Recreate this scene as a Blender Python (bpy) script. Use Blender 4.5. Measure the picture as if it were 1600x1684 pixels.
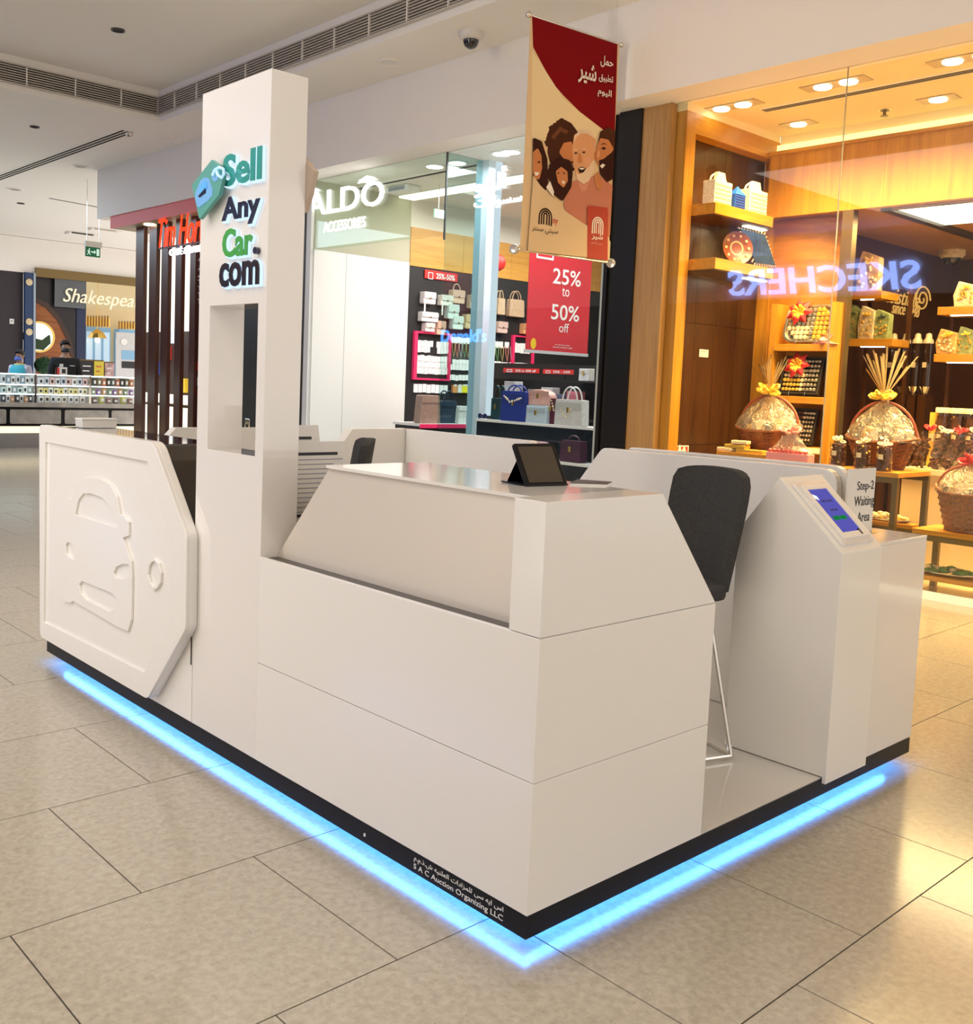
import bpy, bmesh, math, random
from mathutils import Matrix, Vector
random.seed(7)
PI = math.pi
for o in list(bpy.data.objects): bpy.data.objects.remove(o)
SC = bpy.context.scene
COL = SC.collection

# ---------------------------------------------------------------- camera
CAM = Vector((-1.6513, -1.5140, 1.32)); YAW, PITCH, ROLL = 0.831347, -0.087019, 0.040551
FPX, CX, CY = 1657.1, 753.6, 773.0           # focal length and principal point in pixels of 1600 x 1684
FWD = Vector((math.cos(YAW)*math.cos(PITCH), math.sin(YAW)*math.cos(PITCH), math.sin(PITCH)))
_r = Vector((math.sin(YAW), -math.cos(YAW), 0)); _u = _r.cross(FWD)
RGT = _r*math.cos(ROLL) + _u*math.sin(ROLL); UPV = RGT.cross(FWD)
cd = bpy.data.cameras.new('camera'); cam = bpy.data.objects.new('camera', cd); COL.objects.link(cam)
m = Matrix((RGT, UPV, -FWD)).transposed().to_4x4(); m.translation = CAM; cam.matrix_world = m
cd.sensor_fit = 'VERTICAL'; cd.sensor_height = 24.0; cd.lens = FPX/1684*24.0
cd.shift_x = (800-CX)/1684; cd.shift_y = -(842-CY)/1684
cd.clip_start = 0.02; cd.clip_end = 200
SC.camera = cam

# ---------------------------------------------------------------- world, view
SC.view_settings.view_transform = 'Standard'; SC.view_settings.look = 'None'
SC.view_settings.gamma = 1.0; SC.view_settings.use_curve_mapping = False
SC.view_settings.exposure = 0.21
W = bpy.data.worlds.new('mall_air'); SC.world = W; W.use_nodes = True
bg = W.node_tree.nodes['Background']; bg.inputs[0].default_value = (1.0, 0.93, 0.86, 1); bg.inputs[1].default_value = 1.2

def area(name, loc, target, size, power, color, size_y=None, spread=PI):
    l = bpy.data.lights.new(name, 'AREA'); l.energy = power; l.color = color; l.size = size; l.spread = spread
    if size_y: l.shape = 'RECTANGLE'; l.size_y = size_y
    o = bpy.data.objects.new(name, l); COL.objects.link(o); o.location = loc
    o.rotation_euler = (Vector(target)-Vector(loc)).to_track_quat('-Z', 'Y').to_euler(); return o
WARM = (1.0, 0.65, 0.24)
area('mall_overhead_fill', (-3.5, 2.5, 4.6), (-3.5, 2.5, 0), 4.0, 270, (1.0, 0.92, 0.83), 9.0)  # added overhead fill for the walkway, no skylight in this ceiling
area('mall_far_fill', (1.0, 18.0, 4.3), (1.0, 18.0, 0), 5.0, 400, (0.66, 0.83, 1.0), 6.0)  # added cool fill under the solid far ceiling, in place of daylight
area('ceiling_fill_uplight', (-4.3, 3.0, 4.25), (-1.0, 3.0, 4.9), 0.4, 100, (1.0, 0.93, 0.84), 14.0, spread=1.7)  # unseen uplight added to brighten the mall ceiling
area('handbag_shop_light', (7.6, 6.6, 3.5), (7.6, 6.6, 0), 3.0, 150, (1.0, 0.95, 0.9), 2.6)
area('handbag_window_light', (5.55, 5.3, 3.55), (5.55, 5.3, 0), 0.5, 60, (0.86, 0.93, 1.0), 1.6)
area('sweet_shop_front_light', (5.75, 1.7, 3.55), (5.75, 1.7, 0), 0.7, 270, WARM, 3.0, spread=2.1)
area('sweet_shop_back_light', (7.4, 1.2, 2.85), (7.4, 1.2, 0), 0.9, 110, WARM, 3.0)

# ---------------------------------------------------------------- helpers
def U(px, py, **k):
    d = FWD + RGT*((px-CX)/FPX) + UPV*((CY-py)/FPX)
    a, v = next(iter(k.items())); i = 'xyz'.index(a)
    return CAM + d*((v-CAM[i])/d[i])

def NT(mat):
    mat.use_nodes = True; nt = mat.node_tree; return nt, nt.nodes['Principled BSDF']
MATS = {}
def mat(name, col, rough=0.5, metal=0.0, spec=0.5, coat=0.0, noise=0.0, nscale=20.0, emit=None, estr=0.0, bump=0.0, stretch=(1,1,1), alpha=1.0, trans=0.0):
    if name in MATS: return MATS[name]
    mt = bpy.data.materials.new(name); nt, b = NT(mt)
    c = (*col, 1)
    b.inputs['Base Color'].default_value = c; b.inputs['Roughness'].default_value = rough
    b.inputs['Metallic'].default_value = metal; b.inputs['Specular IOR Level'].default_value = spec
    b.inputs['Coat Weight'].default_value = coat; b.inputs['Coat Roughness'].default_value = 0.06
    b.inputs['Transmission Weight'].default_value = trans
    if emit: b.inputs['Emission Color'].default_value = (*emit, 1); b.inputs['Emission Strength'].default_value = estr
    if noise or bump:
        tc = nt.nodes.new('ShaderNodeTexCoord'); mp = nt.nodes.new('ShaderNodeMapping'); mp.inputs['Scale'].default_value = stretch
        n = nt.nodes.new('ShaderNodeTexNoise'); n.inputs['Scale'].default_value = nscale; n.inputs['Detail'].default_value = 4
        nt.links.new(tc.outputs['Object'], mp.inputs[0]); nt.links.new(mp.outputs[0], n.inputs['Vector'])
        if noise:
            r = nt.nodes.new('ShaderNodeValToRGB')
            r.color_ramp.elements[0].position = 0.3; r.color_ramp.elements[1].position = 0.7
            r.color_ramp.elements[0].color = (*[x*(1-noise) for x in col], 1); r.color_ramp.elements[1].color = (*[min(1, x*(1+noise*0.6)) for x in col], 1)
            nt.links.new(n.outputs[0], r.inputs[0]); nt.links.new(r.outputs[0], b.inputs['Base Color'])
        if bump:
            bp = nt.nodes.new('ShaderNodeBump'); bp.inputs['Strength'].default_value = bump; bp.inputs['Distance'].default_value = 0.004
            nt.links.new(n.outputs[0], bp.inputs['Height']); nt.links.new(bp.outputs[0], b.inputs['Normal'])
    MATS[name] = mt; return mt
def emis(name, col, s):
    if name in MATS: return MATS[name]
    mt = bpy.data.materials.new(name); mt.use_nodes = True; nt = mt.node_tree; nt.nodes.clear()
    e = nt.nodes.new('ShaderNodeEmission'); e.inputs[0].default_value = (*col, 1); e.inputs[1].default_value = s
    o = nt.nodes.new('ShaderNodeOutputMaterial'); nt.links.new(e.outputs[0], o.inputs[0]); MATS[name] = mt; return mt
def glassmat(name, tint, refl=1.0, rough=0.0, haze=0.0, hazecol=(1, 1, 1), crinkle=0):
    mt = bpy.data.materials.new(name); mt.use_nodes = True; nt = mt.node_tree; nt.nodes.clear()
    t = nt.nodes.new('ShaderNodeBsdfTransparent'); t.inputs[0].default_value = (*tint, 1)
    g = nt.nodes.new('ShaderNodeBsdfGlossy'); g.inputs['Roughness'].default_value = rough
    f = nt.nodes.new('ShaderNodeFresnel'); f.inputs[0].default_value = 1.45
    mu = nt.nodes.new('ShaderNodeMath'); mu.operation = 'MULTIPLY'; mu.inputs[1].default_value = refl; mu.use_clamp = True
    mx = nt.nodes.new('ShaderNodeMixShader'); o = nt.nodes.new('ShaderNodeOutputMaterial')
    ge = nt.nodes.new('ShaderNodeNewGeometry'); mr = nt.nodes.new('ShaderNodeMapRange'); mr.inputs[3].default_value = 1.45; mr.inputs[4].default_value = 1/1.45
    nt.links.new(ge.outputs['Backfacing'], mr.inputs[0]); nt.links.new(mr.outputs[0], f.inputs[0])     # thin pane: the same reflection from both sides
    nt.links.new(f.outputs[0], mu.inputs[0]); nt.links.new(mu.outputs[0], mx.inputs[0])
    src = t
    if crinkle:
        tc = nt.nodes.new('ShaderNodeTexCoord'); nz = nt.nodes.new('ShaderNodeTexNoise'); nz.inputs['Scale'].default_value = crinkle; nz.inputs['Detail'].default_value = 3; nz.inputs['Distortion'].default_value = 1.5
        bp = nt.nodes.new('ShaderNodeBump'); bp.inputs['Strength'].default_value = 1.0; bp.inputs['Distance'].default_value = 0.05
        nt.links.new(tc.outputs['Object'], nz.inputs['Vector']); nt.links.new(nz.outputs[0], bp.inputs['Height']); nt.links.new(bp.outputs[0], g.inputs['Normal']); nt.links.new(bp.outputs[0], f.inputs['Normal'])
    if haze:
        d = nt.nodes.new('ShaderNodeBsdfDiffuse'); d.inputs[0].default_value = (*hazecol, 1)
        m2 = nt.nodes.new('ShaderNodeMixShader'); m2.inputs[0].default_value = haze
        nt.links.new(t.outputs[0], m2.inputs[1]); nt.links.new(d.outputs[0], m2.inputs[2]); src = m2
    nt.links.new(src.outputs[0], mx.inputs[1]); nt.links.new(g.outputs[0], mx.inputs[2]); nt.links.new(mx.outputs[0], o.inputs[0])
    MATS[name] = mt; return mt
def woodmat(name, c1, c2, rough=0.35, scale=1.0, axis='z'):
    mt = bpy.data.materials.new(name); nt, b = NT(mt)
    tc = nt.nodes.new('ShaderNodeTexCoord'); mp = nt.nodes.new('ShaderNodeMapping')
    s = {'z': (14, 14, 0.7), 'y': (14, 0.7, 14), 'x': (0.7, 14, 14)}[axis]
    mp.inputs['Scale'].default_value = [v*scale for v in s]
    n = nt.nodes.new('ShaderNodeTexNoise'); n.inputs['Scale'].default_value = 1.6; n.inputs['Detail'].default_value = 5; n.inputs['Distortion'].default_value = 0.7
    n2 = nt.nodes.new('ShaderNodeTexNoise'); n2.inputs['Scale'].default_value = 9; n2.inputs['Detail'].default_value = 3
    mixn = nt.nodes.new('ShaderNodeMath'); mixn.operation = 'MULTIPLY_ADD'; mixn.inputs[1].default_value = 0.35
    r = nt.nodes.new('ShaderNodeValToRGB'); r.color_ramp.elements[0].position = 0.42; r.color_ramp.elements[1].position = 0.85
    r.color_ramp.elements[0].color = (*c1, 1); r.color_ramp.elements[1].color = (*c2, 1)
    nt.links.new(tc.outputs['Object'], mp.inputs[0]); nt.links.new(mp.outputs[0], n.inputs['Vector']); nt.links.new(mp.outputs[0], n2.inputs['Vector'])
    nt.links.new(n2.outputs[0], mixn.inputs[0]); nt.links.new(n.outputs[0], mixn.inputs[2])
    nt.links.new(mixn.outputs[0], r.inputs[0]); nt.links.new(r.outputs[0], b.inputs['Base Color'])
    b.inputs['Roughness'].default_value = rough; MATS[name] = mt; return mt
def tilemat(name):
    mt = bpy.data.materials.new(name); nt, b = NT(mt)
    g = nt.nodes.new('ShaderNodeNewGeometry')
    v = nt.nodes.new('ShaderNodeTexVoronoi'); v.inputs['Scale'].default_value = 85
    n = nt.nodes.new('ShaderNodeTexNoise'); n.inputs['Scale'].default_value = 45; n.inputs['Detail'].default_value = 5
    n3 = nt.nodes.new('ShaderNodeTexNoise'); n3.inputs['Scale'].default_value = 2.5
    w = nt.nodes.new('ShaderNodeTexNoise'); w.inputs['Scale'].default_value = 190; w.inputs['Detail'].default_value = 1
    for q in (v, n, n3, w): nt.links.new(g.outputs['Position'], q.inputs['Vector'])
    r = nt.nodes.new('ShaderNodeValToRGB'); e = r.color_ramp.elements
    e[0].position = 0.34; e[0].color = (0.385, 0.34, 0.27, 1); e[1].position = 0.66; e[1].color = (0.51, 0.46, 0.375, 1)
    nt.links.new(n.outputs[0], r.inputs[0])
    r2 = nt.nodes.new('ShaderNodeValToRGB'); e = r2.color_ramp.elements
    e[0].position = 0.0; e[0].color = (0.375, 0.33, 0.265, 1); e[1].position = 1.0; e[1].color = (0.54, 0.49, 0.405, 1)
    nt.links.new(v.outputs['Color'], r2.inputs[0])
    mx = nt.nodes.new('ShaderNodeMix'); mx.data_type = 'RGBA'; mx.inputs[0].default_value = 0.4
    nt.links.new(r.outputs[0], mx.inputs[6]); nt.links.new(r2.outputs[0], mx.inputs[7])
    sp = nt.nodes.new('ShaderNodeValToRGB'); e = sp.color_ramp.elements
    e[0].position = 0.24; e[0].color = (0.3, 0.25, 0.2, 1); e[1].position = 0.28; e[1].color = (1, 1, 1, 1)
    nt.links.new(w.outputs[0], sp.inputs[0])
    m2 = nt.nodes.new('ShaderNodeMix'); m2.data_type = 'RGBA'; m2.blend_type = 'MULTIPLY'; m2.inputs[0].default_value = 0.8
    nt.links.new(mx.outputs[2], m2.inputs[6]); nt.links.new(sp.outputs[0], m2.inputs[7])
    nt.links.new(m2.outputs[2], b.inputs['Base Color']); b.inputs['Roughness'].default_value = 0.16; b.inputs['Specular IOR Level'].default_value = 0.55
    MATS[name] = mt; return mt

ORD = ('first', 'second', 'third', 'fourth', 'fifth', 'sixth', 'seventh', 'eighth', 'ninth', 'tenth', 'eleventh', 'twelfth', 'thirteenth', 'fourteenth', 'fifteenth', 'sixteenth')
XF = {}            # world matrices of things
def tag(o, label=None, cat=None, group=None, kind=None):
    if label: o['label'] = label
    if cat: o['category'] = cat
    if group: o['group'] = group
    if kind: o['kind'] = kind
    return o
def thing(name, label, cat, loc=(0, 0, 0), rz=0.0, group=None, kind=None):
    o = bpy.data.objects.new(name, None); COL.objects.link(o); o.empty_display_size = 0.05
    o.location = loc; o.rotation_euler = (0, 0, rz)
    XF[o.name] = Matrix.Translation(Vector(loc)) @ Matrix.Rotation(rz, 4, 'Z')
    return tag(o, label, cat, group, kind)
class MB:
    def __init__(s): s.v = []; s.f = []
    def add(s, vs, fs):
        k = len(s.v); s.v += [Vector(q) for q in vs]; s.f += [[i+k for i in f] for f in fs]; return s
    def box(s, x0, x1, y0, y1, z0, z1):
        return s.add([(x0,y0,z0),(x1,y0,z0),(x1,y1,z0),(x0,y1,z0),(x0,y0,z1),(x1,y0,z1),(x1,y1,z1),(x0,y1,z1)],
                     [(3,2,1,0),(4,5,6,7),(0,1,5,4),(1,2,6,5),(2,3,7,6),(3,0,4,7)])
    def cbox(s, c, sx, sy, sz):
        return s.box(c[0]-sx/2, c[0]+sx/2, c[1]-sy/2, c[1]+sy/2, c[2]-sz/2, c[2]+sz/2)
    def prism(s, poly, axis, a, b):
        n = len(poly)
        def P(p, t): return {'x': (t, p[0], p[1]), 'y': (p[0], t, p[1]), 'z': (p[0], p[1], t)}[axis]
        A = 0.5*sum(poly[i][0]*poly[(i+1) % n][1]-poly[(i+1) % n][0]*poly[i][1] for i in range(n))
        fl = (A < 0) ^ (axis == 'y') ^ (b < a)
        vs = [P(p, a) for p in poly]+[P(p, b) for p in poly]
        fs = [list(range(n))[::-1], list(range(n, 2*n))]+[[i, (i+1) % n, n+(i+1) % n, n+i] for i in range(n)]
        if fl: fs = [f[::-1] for f in fs]
        return s.add(vs, fs)
    def tube(s, path, r, n=8, closed=False, cap=True):
        path = [Vector(p) for p in path]; L = len(path); rings = []
        nrm = None
        for i, p in enumerate(path):
            a = path[(i-1) % L] if (closed or i > 0) else p; b = path[(i+1) % L] if (closed or i < L-1) else p
            t = (b-a).normalized()
            if nrm is None: nrm = t.orthogonal().normalized()
            nrm = (nrm - t*nrm.dot(t)); nrm = nrm.normalized() if nrm.length > 1e-6 else t.orthogonal().normalized()
            bn = t.cross(nrm); rr = r[i] if isinstance(r, (list, tuple)) else r
            rings.append([p+(nrm*math.cos(2*PI*k/n)+bn*math.sin(2*PI*k/n))*rr for k in range(n)])
        vs = [q for ring in rings for q in ring]; fs = []
        for i in range(L if closed else L-1):
            j = (i+1) % L
            for k in range(n): fs.append((i*n+k, i*n+(k+1) % n, j*n+(k+1) % n, j*n+k))
        if cap and not closed: fs += [list(range(n))[::-1], [(L-1)*n+k for k in range(n)]]
        return s.add(vs, fs)
    def lathe(s, prof, n=20, c=(0, 0, 0), sx=1.0, sy=1.0, cap=True, wob=0.0, wn=9):
        vs = []
        for (r, z) in prof:
            for k in range(n):
                a = 2*PI*k/n; q = r*(1+wob*math.sin(wn*a))
                vs.append((c[0]+q*sx*math.cos(a), c[1]+q*sy*math.sin(a), c[2]+z))
        L = len(prof)
        fs = [(i*n+k, i*n+(k+1) % n, (i+1)*n+(k+1) % n, (i+1)*n+k) for i in range(L-1) for k in range(n)]
        if cap: fs += [list(range(n))[::-1], [(L-1)*n+k for k in range(n)]]
        return s.add(vs, fs)
    def ball(s, c, r, n=12, sz=1.0, sx=1.0, sy=1.0):
        h = n//2; return s.lathe([(max(1e-4, r*math.sin(PI*i/h)), -r*sz*math.cos(PI*i/h)) for i in range(h+1)], n, c, sx, sy)
    def quad(s, a, b, c, d): return s.add([a, b, c, d], [(0, 1, 2, 3)])
    def xf(s, M): s.v = [M @ q for q in s.v]; return s
    def build(s, name, material, parent=None, local=False, bevel=0.0, smooth=False, seg=2):
        vs = s.v
        if parent is not None and not local:
            M = XF[parent.name].inverted(); vs = [M @ q for q in vs]
        elif parent is None and not local:
            xs = [q.x for q in vs]; ys = [q.y for q in vs]; zs = [q.z for q in vs]
            org = Vector(((min(xs)+max(xs))/2, (min(ys)+max(ys))/2, min(zs))); vs = [q-org for q in vs]
        me = bpy.data.meshes.new(name); me.from_pydata([tuple(q) for q in vs], [], s.f)
        me.materials.append(material); me.update()
        if smooth: me.polygons.foreach_set('use_smooth', [True]*len(me.polygons)); me.set_sharp_from_angle(angle=0.7)
        o = bpy.data.objects.new(name, me); COL.objects.link(o)
        if parent is not None:
            o.parent = parent; XF[o.name] = XF[parent.name]
        elif not local:
            o.location = org; XF[o.name] = Matrix.Translation(org)
        else: XF[o.name] = Matrix()
        if bevel:
            b = o.modifiers.new('bevel', 'BEVEL'); b.width = bevel; b.segments = seg; b.limit_method = 'ANGLE'; b.angle_limit = 0.6
            b.harden_normals = False
        return o
def BOX(name, material, parent, x0, x1, y0, y1, z0, z1, bevel=0.0):
    return MB().box(x0, x1, y0, y1, z0, z1).build(name, material, parent, bevel=bevel)
def copy_tree(o, parent=None):
    c = o.copy(); COL.objects.link(c); c.parent = parent
    XF[c.name] = XF.get(o.name, Matrix())
    for ch in list(o.children): copy_tree(ch, c)
    return c
def place(o, loc, rz=0.0, scale=None, label=None, group=None):
    o.location = loc; o.rotation_euler = (0, 0, rz)
    if scale: o.scale = (scale,)*3 if not isinstance(scale, (tuple, list)) else scale
    if label: o['label'] = label
    if group: o['group'] = group
    return o
def struct(o, label, cat): return tag(o, label, cat, kind='structure')
# 2-D outlines with holes, extruded: poly coordinates (a,b) laid on a frame (origin, right, up), normal = right x up
def plate(name, polys, material, parent, origin, right, up, t0, t1, bevel=0.0, res=8):
    cu = bpy.data.curves.new('tmp', 'CURVE'); cu.dimensions = '2D'; cu.fill_mode = 'BOTH'; cu.extrude = (t1-t0)/2-bevel
    cu.bevel_depth = bevel; cu.bevel_resolution = 1; cu.offset = -bevel
    for poly in polys:
        sp = cu.splines.new('POLY'); sp.points.add(len(poly)-1); sp.use_cyclic_u = True
        for q, p in zip(sp.points, poly): q.co = (p[0], p[1], 0, 1)
    ob = bpy.data.objects.new('tmp', cu); COL.objects.link(ob)
    me = mesh_from(ob); bpy.data.objects.remove(ob); bpy.data.curves.remove(cu)
    me.shade_flat()
    return frame_obj(name, me, material, parent, origin, right, up, (t0+t1)/2)
def mesh_from(ob):
    dg = bpy.context.evaluated_depsgraph_get(); dg.update()
    return bpy.data.meshes.new_from_object(ob.evaluated_get(dg))
def frame_obj(name, me, material, parent, origin, right, up, tz=0.0):
    right = Vector(right).normalized(); up = Vector(up).normalized(); nrm = right.cross(up)
    M = Matrix((right, up, nrm)).transposed().to_4x4(); M.translation = Vector(origin)+nrm*tz
    if parent is not None: M = XF[parent.name].inverted() @ M
    me.materials.clear(); me.materials.append(material); me.name = name
    o = bpy.data.objects.new(name, me); COL.objects.link(o)
    if parent is not None:
        me.transform(M); o.parent = parent; XF[o.name] = XF[parent.name]
    else:
        o.matrix_world = M; XF[o.name] = M
    return o
LF = ((0, -1, 0), (0, 0, 1))     # right, up of faces that look along -x
RF = ((1, 0, 0), (0, 0, 1))      # right, up of faces that look along -y
# text fitted into a box w x h whose lower left corner is origin
def text(name, body, material, parent, origin, right, up, w, h, depth=0.004, bold=0.0, shear=0.0, tz=0.0, mirror=False, space=1.0):
    cu = bpy.data.curves.new('tmp', 'FONT'); cu.body = body; cu.size = 1; cu.offset = bold; cu.shear = shear; cu.resolution_u = 3; cu.space_character = space
    cu.extrude = 0.1
    ob = bpy.data.objects.new('tmp', cu); COL.objects.link(ob)
    me = mesh_from(ob); bpy.data.objects.remove(ob); bpy.data.curves.remove(cu)
    if len(me.vertices) == 0: print('EMPTY TEXT', body); me.from_pydata([(0,0,0),(1,0,0),(1,1,0)], [], [(0,1,2)])
    xs = [v.co.x for v in me.vertices]; ys = [v.co.y for v in me.vertices]
    x0, x1, y0, y1 = min(xs), max(xs), min(ys), max(ys)
    if w is None: w = h*(x1-x0)/(y1-y0)
    for v in me.vertices:
        a = (v.co.x-x0)/(x1-x0)*w
        if mirror: a = w-a
        v.co = (a, (v.co.y-y0)/(y1-y0)*h, (v.co.z/0.2+0.5)*depth)
    if mirror: me.flip_normals()
    return frame_obj(name, me, material, parent, origin, right, up, tz)
# Arabic letters joined with their presentation forms, laid right to left
AR = {'ا':(0xFE8D,2),'أ':(0xFE83,2),'ب':(0xFE8F,4),'ت':(0xFE95,4),'ح':(0xFEA1,4),'د':(0xFEA9,2),'ذ':(0xFEAB,2),'ر':(0xFEAD,2),'ز':(0xFEAF,2),'س':(0xFEB1,4),'ش':(0xFEB5,4),
      'ط':(0xFEC1,4),'ع':(0xFEC9,4),'ق':(0xFED5,4),'ك':(0xFED9,4),'ل':(0xFEDD,4),'م':(0xFEE1,4),'ن':(0xFEE5,4),'ه':(0xFEE9,4),'و':(0xFEED,2),'ي':(0xFEF1,4),'ى':(0xFEEF,2)}
def arab(s):
    out = []
    for i, ch in enumerate(s):
        if ch not in AR: out.append(ch); continue
        base, n = AR[ch]
        prv = i > 0 and s[i-1] in AR and AR[s[i-1]][1] == 4
        nxt = i < len(s)-1 and s[i+1] in AR and n == 4
        out.append(chr(base + ((3 if n == 4 else 1) if prv and nxt else 1 if prv else 2 if nxt else 0)))
    return ''.join(reversed(out))
def rpoly(pts, rad, n=5):        # rounded polygon; rad = one radius or a list
    out = []; L = len(pts)
    for i in range(L):
        p = Vector(pts[i]).to_2d(); a = Vector(pts[i-1]).to_2d(); b = Vector(pts[(i+1) % L]).to_2d(); r = rad[i] if isinstance(rad, (list, tuple)) else rad
        if r <= 0: out.append(tuple(p)); continue
        d1 = (a-p).normalized(); d2 = (b-p).normalized(); ang = d1.angle(d2); t = min(r/math.tan(ang/2), (a-p).length*0.48, (b-p).length*0.48)
        s_, e_ = p+d1*t, p+d2*t
        for k in range(n+1):
            u = k/n; out.append(tuple(s_*(1-u)**2+p*2*u*(1-u)+e_*u**2))
    return out
def ell(cx, cy, rx, ry, n=20, a0=0, a1=2*PI): return [(cx+rx*math.cos(a0+(a1-a0)*k/n), cy+ry*math.sin(a0+(a1-a0)*k/n)) for k in range(n)]
def pbox(name, material, parent, px0, py0, px1, py1, d0, d1, bevel=0.0, **pl):
    # box whose front rectangle shows between two pixels of the photo on plane x=c / y=c; d0,d1 = offsets along the plane's axis
    a = U(px0, py0, **pl); b = U(px1, py1, **pl); k, c = next(iter(pl.items()))
    z0, z1 = sorted((a.z, b.z))
    if k == 'x': y0, y1 = sorted((a.y, b.y)); return BOX(name, material, parent, c+d0, c+d1, y0, y1, z0, z1, bevel)
    x0, x1 = sorted((a.x, b.x)); return BOX(name, material, parent, x0, x1, c+d0, c+d1, z0, z1, bevel)
def ptext(name, body, material, parent, px0, pyb, px1, pyt, depth=0.004, **k):
    pl = {q: k.pop(q) for q in ('x', 'y') if q in k}; tz = k.pop('tz', 0.0)
    a = U(px0, pyb, **pl); b = U(px1, pyb, **pl); c = U(px0, pyt, **pl)
    fr = LF if 'x' in pl else RF; w = abs(b.y-a.y) if 'x' in pl else abs(b.x-a.x)
    return text(name, body, material, parent, a, fr[0], fr[1], w, c.z-a.z, depth, tz=tz, **k)
# ---------------------------------------------------------------- materials
M_white = mat('kiosk_white_gloss', (0.84, 0.82, 0.785), 0.22, coat=0.35)
M_pillar = mat('kiosk_pillar_gloss', (0.84, 0.815, 0.79), 0.08, coat=1.0)
M_satin = mat('satin_metal_panel', (0.74, 0.68, 0.60), 0.36, metal=0.3)
M_black = mat('black_laminate', (0.004, 0.004, 0.006), 0.3, spec=0.25)
M_gblack = mat('glossy_black_top', (0.012, 0.010, 0.010), 0.05, coat=1.0)
M_dbrown = mat('dark_brown_laminate', (0.02, 0.014, 0.010), 0.4)
M_trough_shade = mat('trough_shade_grey', (0.09, 0.08, 0.07), 0.5)
M_ceil = mat('ceiling_paint', (0.90, 0.86, 0.80), 0.8)
M_wall = mat('wall_paint', (0.91, 0.865, 0.80), 0.75)
M_grille = mat('grille_metal', (0.55, 0.50, 0.44), 0.5)
M_dark = mat('dark_void', (0.012, 0.010, 0.008), 0.8)
M_grout = mat('grout', (0.06, 0.05, 0.04), 0.9)
M_tile = tilemat('terrazzo_tile')
M_chrome = mat('chrome', (0.75, 0.73, 0.7), 0.12, metal=1.0)
M_glass = glassmat('shop_glass', (0.97, 0.99, 0.975), 1.0)
M_acryl = glassmat('clear_acrylic', (0.98, 0.98, 0.98), 1.0)
M_led = emis('blue_led', (0.045, 0.28, 1.0), 34)
M_paper = mat('paper_white', (0.82, 0.80, 0.77), 0.6)
M_ink = mat('ink_dark', (0.03, 0.03, 0.035), 0.6)
M_wtext = mat('white_lettering', (0.85, 0.84, 0.82), 0.5)
M_fabric = mat('charcoal_fabric', (0.048, 0.046, 0.045), 0.95, noise=0.55, nscale=260, bump=0.5)

# ---------------------------------------------------------------- floor
PX, PY = 0.643, 0.632
fl = thing('floor', 'polished beige speckled stone tile floor of the mall', 'floor', kind='structure')
BOX('floor_bed', M_grout, fl, -9, 5.22, -7, 26, -0.06, -0.0025)
tiles = []
for k in range(-11, 41):
    y0 = 0.172+PY*k; ox = -0.24 if k % 2 == 0 else 0.08
    for n in range(-14, 9):
        x0 = ox+PX*n; c = Vector((x0+PX/2, y0+PY/2, 0))
        if x0+PX > 5.30 and y0 < 14.6: continue
        d = c-CAM; w = d.dot(FWD)
        vis = w > 0.3 and -80 < CX+FPX*d.dot(RGT)/w < 1680 and CY-FPX*d.dot(UPV)/w < 1800
        hid = 0.2 < c.x < 1.8 and 0.2 < c.y < 2.8
        tiles.append((0 if vis and not hid else 1, d.length, c))
tiles.sort(key=lambda t: (t[0], t[1])); tme = None; rest = MB(); cnt = 0
for vis, dd, c in tiles:
    if vis == 0 and cnt < 290:
        if tme is None:
            o = MB().cbox((0, 0, -0.01), PX-0.004, PY-0.004, 0.02).build('tile', M_tile, fl, local=True, bevel=0.0); tme = o.data
        else:
            o = bpy.data.objects.new('tile', tme); COL.objects.link(o); o.parent = fl
        o.location = c; cnt += 1
    else: rest.cbox((c.x, c.y, -0.01), PX-0.004, PY-0.004, 0.02)
for k in range(-10, 22, 2): rest.box(4.906, 5.166, 0.174+PY*k, 0.172+PY*k+PY-0.002, -0.02, 0.0)      # cut tiles along the shop fronts
o = rest.build('tile_field', M_tile, fl); o['kind'] = 'stuff'
# ---------------------------------------------------------------- ceilings
SX, SY, SZ, BX, BZ, GX = 4.08, 10.5, 4.36, 4.83, 3.62, 5.17
ce = thing('ceiling', 'cream painted mall ceiling with a raised bay over the walkway', 'ceiling', (0, 0, SZ), kind='structure')
MB().box(SX, BX, -8, SY, SZ, SZ+0.5).box(-9, 12, SY, 24.2, SZ, SZ+0.5).build('soffit', M_ceil, ce)
BOX('raised_bay', M_ceil, ce, -9, SX, -8, SY, 4.74, 4.86)
# recessed return-air grille along both edges of the bay
g = thing('ceiling_grille', 'long linear air grille along the bay edge above the kiosk', 'air grille', (SX, 3, SZ))
BOX('backing', M_dark, g, SX-0.004, SX, -2, SY, 4.44, 4.65)
MB().box(SX-0.03, SX-0.004, -2, SY, 4.428, 4.446).box(SX-0.03, SX-0.004, -2, SY, 4.64, 4.655).build('rail', M_grille, g)
mb = MB()
for i in range(7):
    z = 4.458+i*0.0265; mb.box(SX-0.022, SX-0.005, -2, SY-0.01, z, z+0.011)
o = mb.build('slats', M_grille, g); o['kind'] = 'stuff'
y = SY-0.45
while y > 2:
    BOX('mullion', M_ceil, g, SX-0.026, SX-0.005, y, y+0.012, 4.44, 4.65); y -= 0.55
g = thing('ceiling_grille', 'linear air grille crossing the far end of the raised ceiling bay', 'air grille', (2, SY, SZ))
BOX('backing', M_dark, g, -3, SX-0.03, SY-0.004, SY, 4.44, 4.65)
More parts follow.
